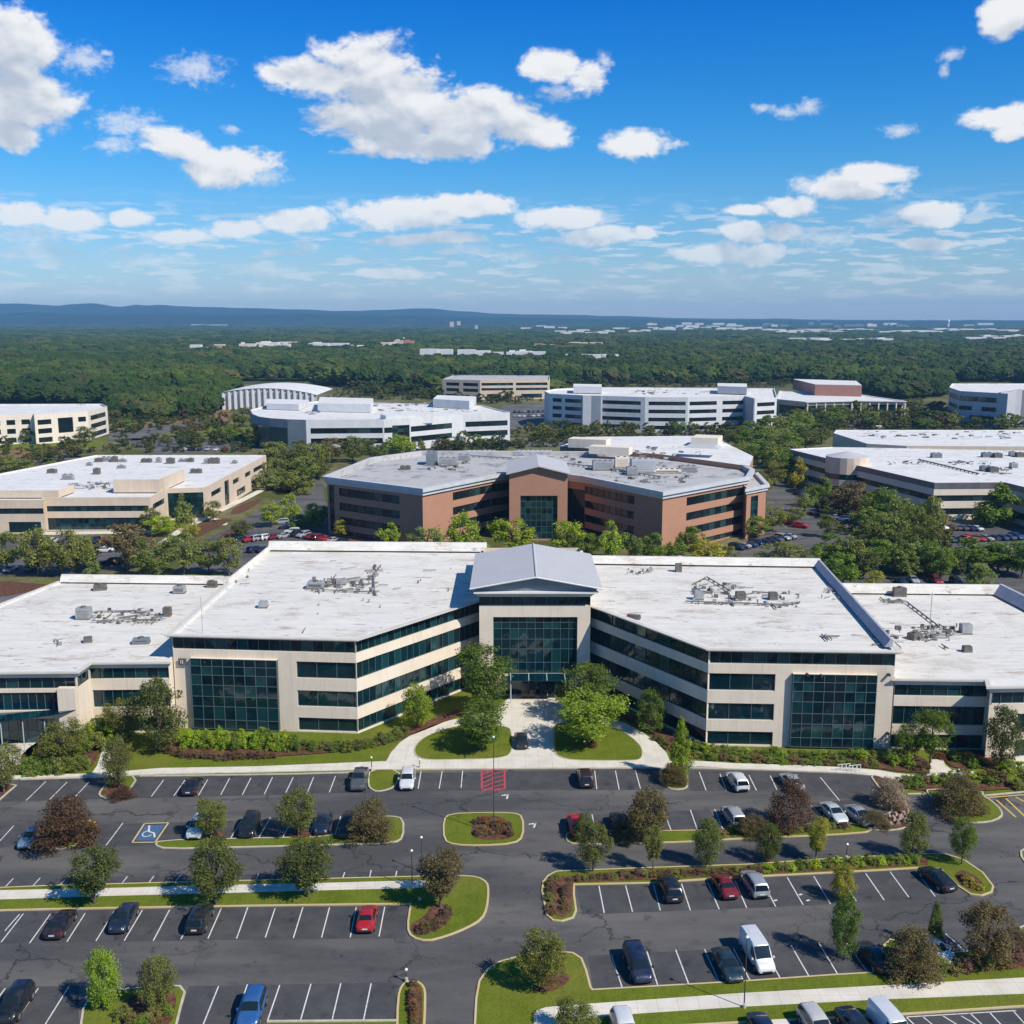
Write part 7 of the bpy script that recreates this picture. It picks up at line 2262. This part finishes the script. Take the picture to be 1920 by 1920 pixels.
while r0 < 9400:
    sp_ = 8.5 if r0 < 1300 else (8.5 + (r0 - 1300) * 0.0062)
    half = 0.56 * r0 + 60
    n = int(2 * half / sp_)
    xs = (np.arange(n) + 0.5) / n * 2 * half - half + rng.uniform(-.45, .45, n) * sp_
    ys = r0 + rng.uniform(-.45, .45, n) * sp_
    for x_, y_ in zip(xs, ys):
        u_, v_ = to_px(x_, y_)
        if v_ > edge_y(u_) - .5 or u_ < -180 or u_ > 2100:
            continue
        if any(c[0] < u_ < c[2] and c[3] < v_ < c[1] for c in CLEAR) or any(c[0] < x_ < c[1] and c[2] < y_ < c[3] for c in FOOT):
            continue
        nz = noise.noise(Vector((x_ * .004, y_ * .004, 2.0)))
        nz2 = noise.noise(Vector((x_ * .02, y_ * .012, 7.0)))
        if nz2 < (-.46 if y_ < 1500 else -.30) and y_ > 800:
            continue
        big = noise.noise(Vector((x_ * .03, y_ * .03, 11.0)))
        s_ = sp_ * (1.0 + 1.0 * rng.random() ** 2.5) * (1 + .35 * nz + .4 * big)
        hh_ = (8.5 + 6 * nz + 6 * big + 7.5 * rng.random())
        hh_ = hh_ * (1.0 if y_ < 2500 else 0.9)
        pts.append((x_, y_, 0.0)); scl.append((s_ * 1.12, s_ * 1.12, hh_ * .98)); rot.append(rng.uniform(0, 6.28)); pick.append(int(rng.integers(0, 6)))
    r0 += sp_ * 1.0
print('forest trees', len(pts))
gn_mass('woods', 'deep green woods stretching from the offices to the hills', pts, scl, rot, pick, protos)

# ------------------------------------------------------------------ hills on the horizon
def hills(name, dist, depth, prof, seed, base=0.0, zb=-20):
    """prof: list of (px, pixel height above the horizon row 598)"""
    mb = MB()
    cols_ = 260
    rows_ = 10
    vs = []
    for i in range(cols_ + 1):
        px = -500 + 2900 * i / cols_
        for a, b in zip(prof[:-1], prof[1:]):
            if a[0] <= px <= b[0]:
                t = (px - a[0]) / (b[0] - a[0]); t = t * t * (3 - 2 * t)
                hp = a[1] + (b[1] - a[1]) * t
        x = (px - 960) / F_PX * dist
        H_ = CAM_H + hp * dist / F_PX
        for j in range(rows_ + 1):
            t = j / rows_
            prf = math.sin(math.pi / 2 * min(1, t * 1.2)) if t < .83 else 1 - (t - .83) * 2
            yy = dist - depth * (1 - t)
            nz = noise.noise(Vector((x * .0009, yy * .0012, seed))) * .28 + noise.noise(Vector((x * .004, yy * .003, seed))) * .12
            vs.append((x * (yy / dist), yy, max(zb, (H_ * prf * (1 + nz * (1 - t) * 1.6)) + noise.noise(Vector((x * .003, 0, seed + 3))) * 6)))
    mb.v = vs
    for i in range(cols_):
        for j in range(rows_):
            a = i * (rows_ + 1) + j
            mb.f.append((a, a + rows_ + 1, a + rows_ + 2, a + 1)); mb.m.append(0)
    o = mb.build(name, 'hill_woods', None, True)
    o['kind'] = 'structure'
mat('hill_woods', 0.95, spec=0.05, build=noisy((0.010, 0.024, 0.010), (0.026, 0.044, 0.018), 0.004, 7))
hills('hills', 12800, 2600, [(-500, 20), (0, 26), (60, 25), (120, 21), (150, 24), (185, 27), (235, 22), (270, 26), (285, 24), (310, 26), (350, 22), (420, 20), (500, 19), (560, 16), (640, 14), (720, 15), (800, 17), (860, 13), (940, 9), (1040, 8), (1130, 5), (1300, 1), (1700, -2), (2400, -3)], 4.0)
hills('hills', 9600, 1500, [(-500, 12), (0, 9), (80, 11), (170, 8), (300, 9), (420, 8), (560, 9), (700, 6), (820, 5), (950, 3), (1100, 0), (1300, -2), (1600, -3), (2400, -4)], 9.0)

# ------------------------------------------------------------------ the air
mb = MB()
mb.box(-12500, 12500, -410, 13600, -1.0, 262.0)
hz = mb.build('haze', 'asphalt')
hz.data.materials.clear()
hm = bpy.data.materials.new('haze_air')
hm.use_nodes = True
hg = NG(hm.node_tree)
hg.n.clear()
pv = hg.new('ShaderNodeVolumePrincipled')
pv.inputs['Color'].default_value = (0.28, 0.60, 1.0, 1)
pv.inputs['Density'].default_value = 0.000066
pv.inputs['Anisotropy'].default_value = 0.0
mo = hg.new('ShaderNodeOutputMaterial')
hg.l.new(pv.outputs[0], mo.inputs['Volume'])
hz.data.materials.append(hm)
tag(hz, None, None, None, 'stuff')
for o in SC.objects:
    if 'abs' in o:
        del o['abs']
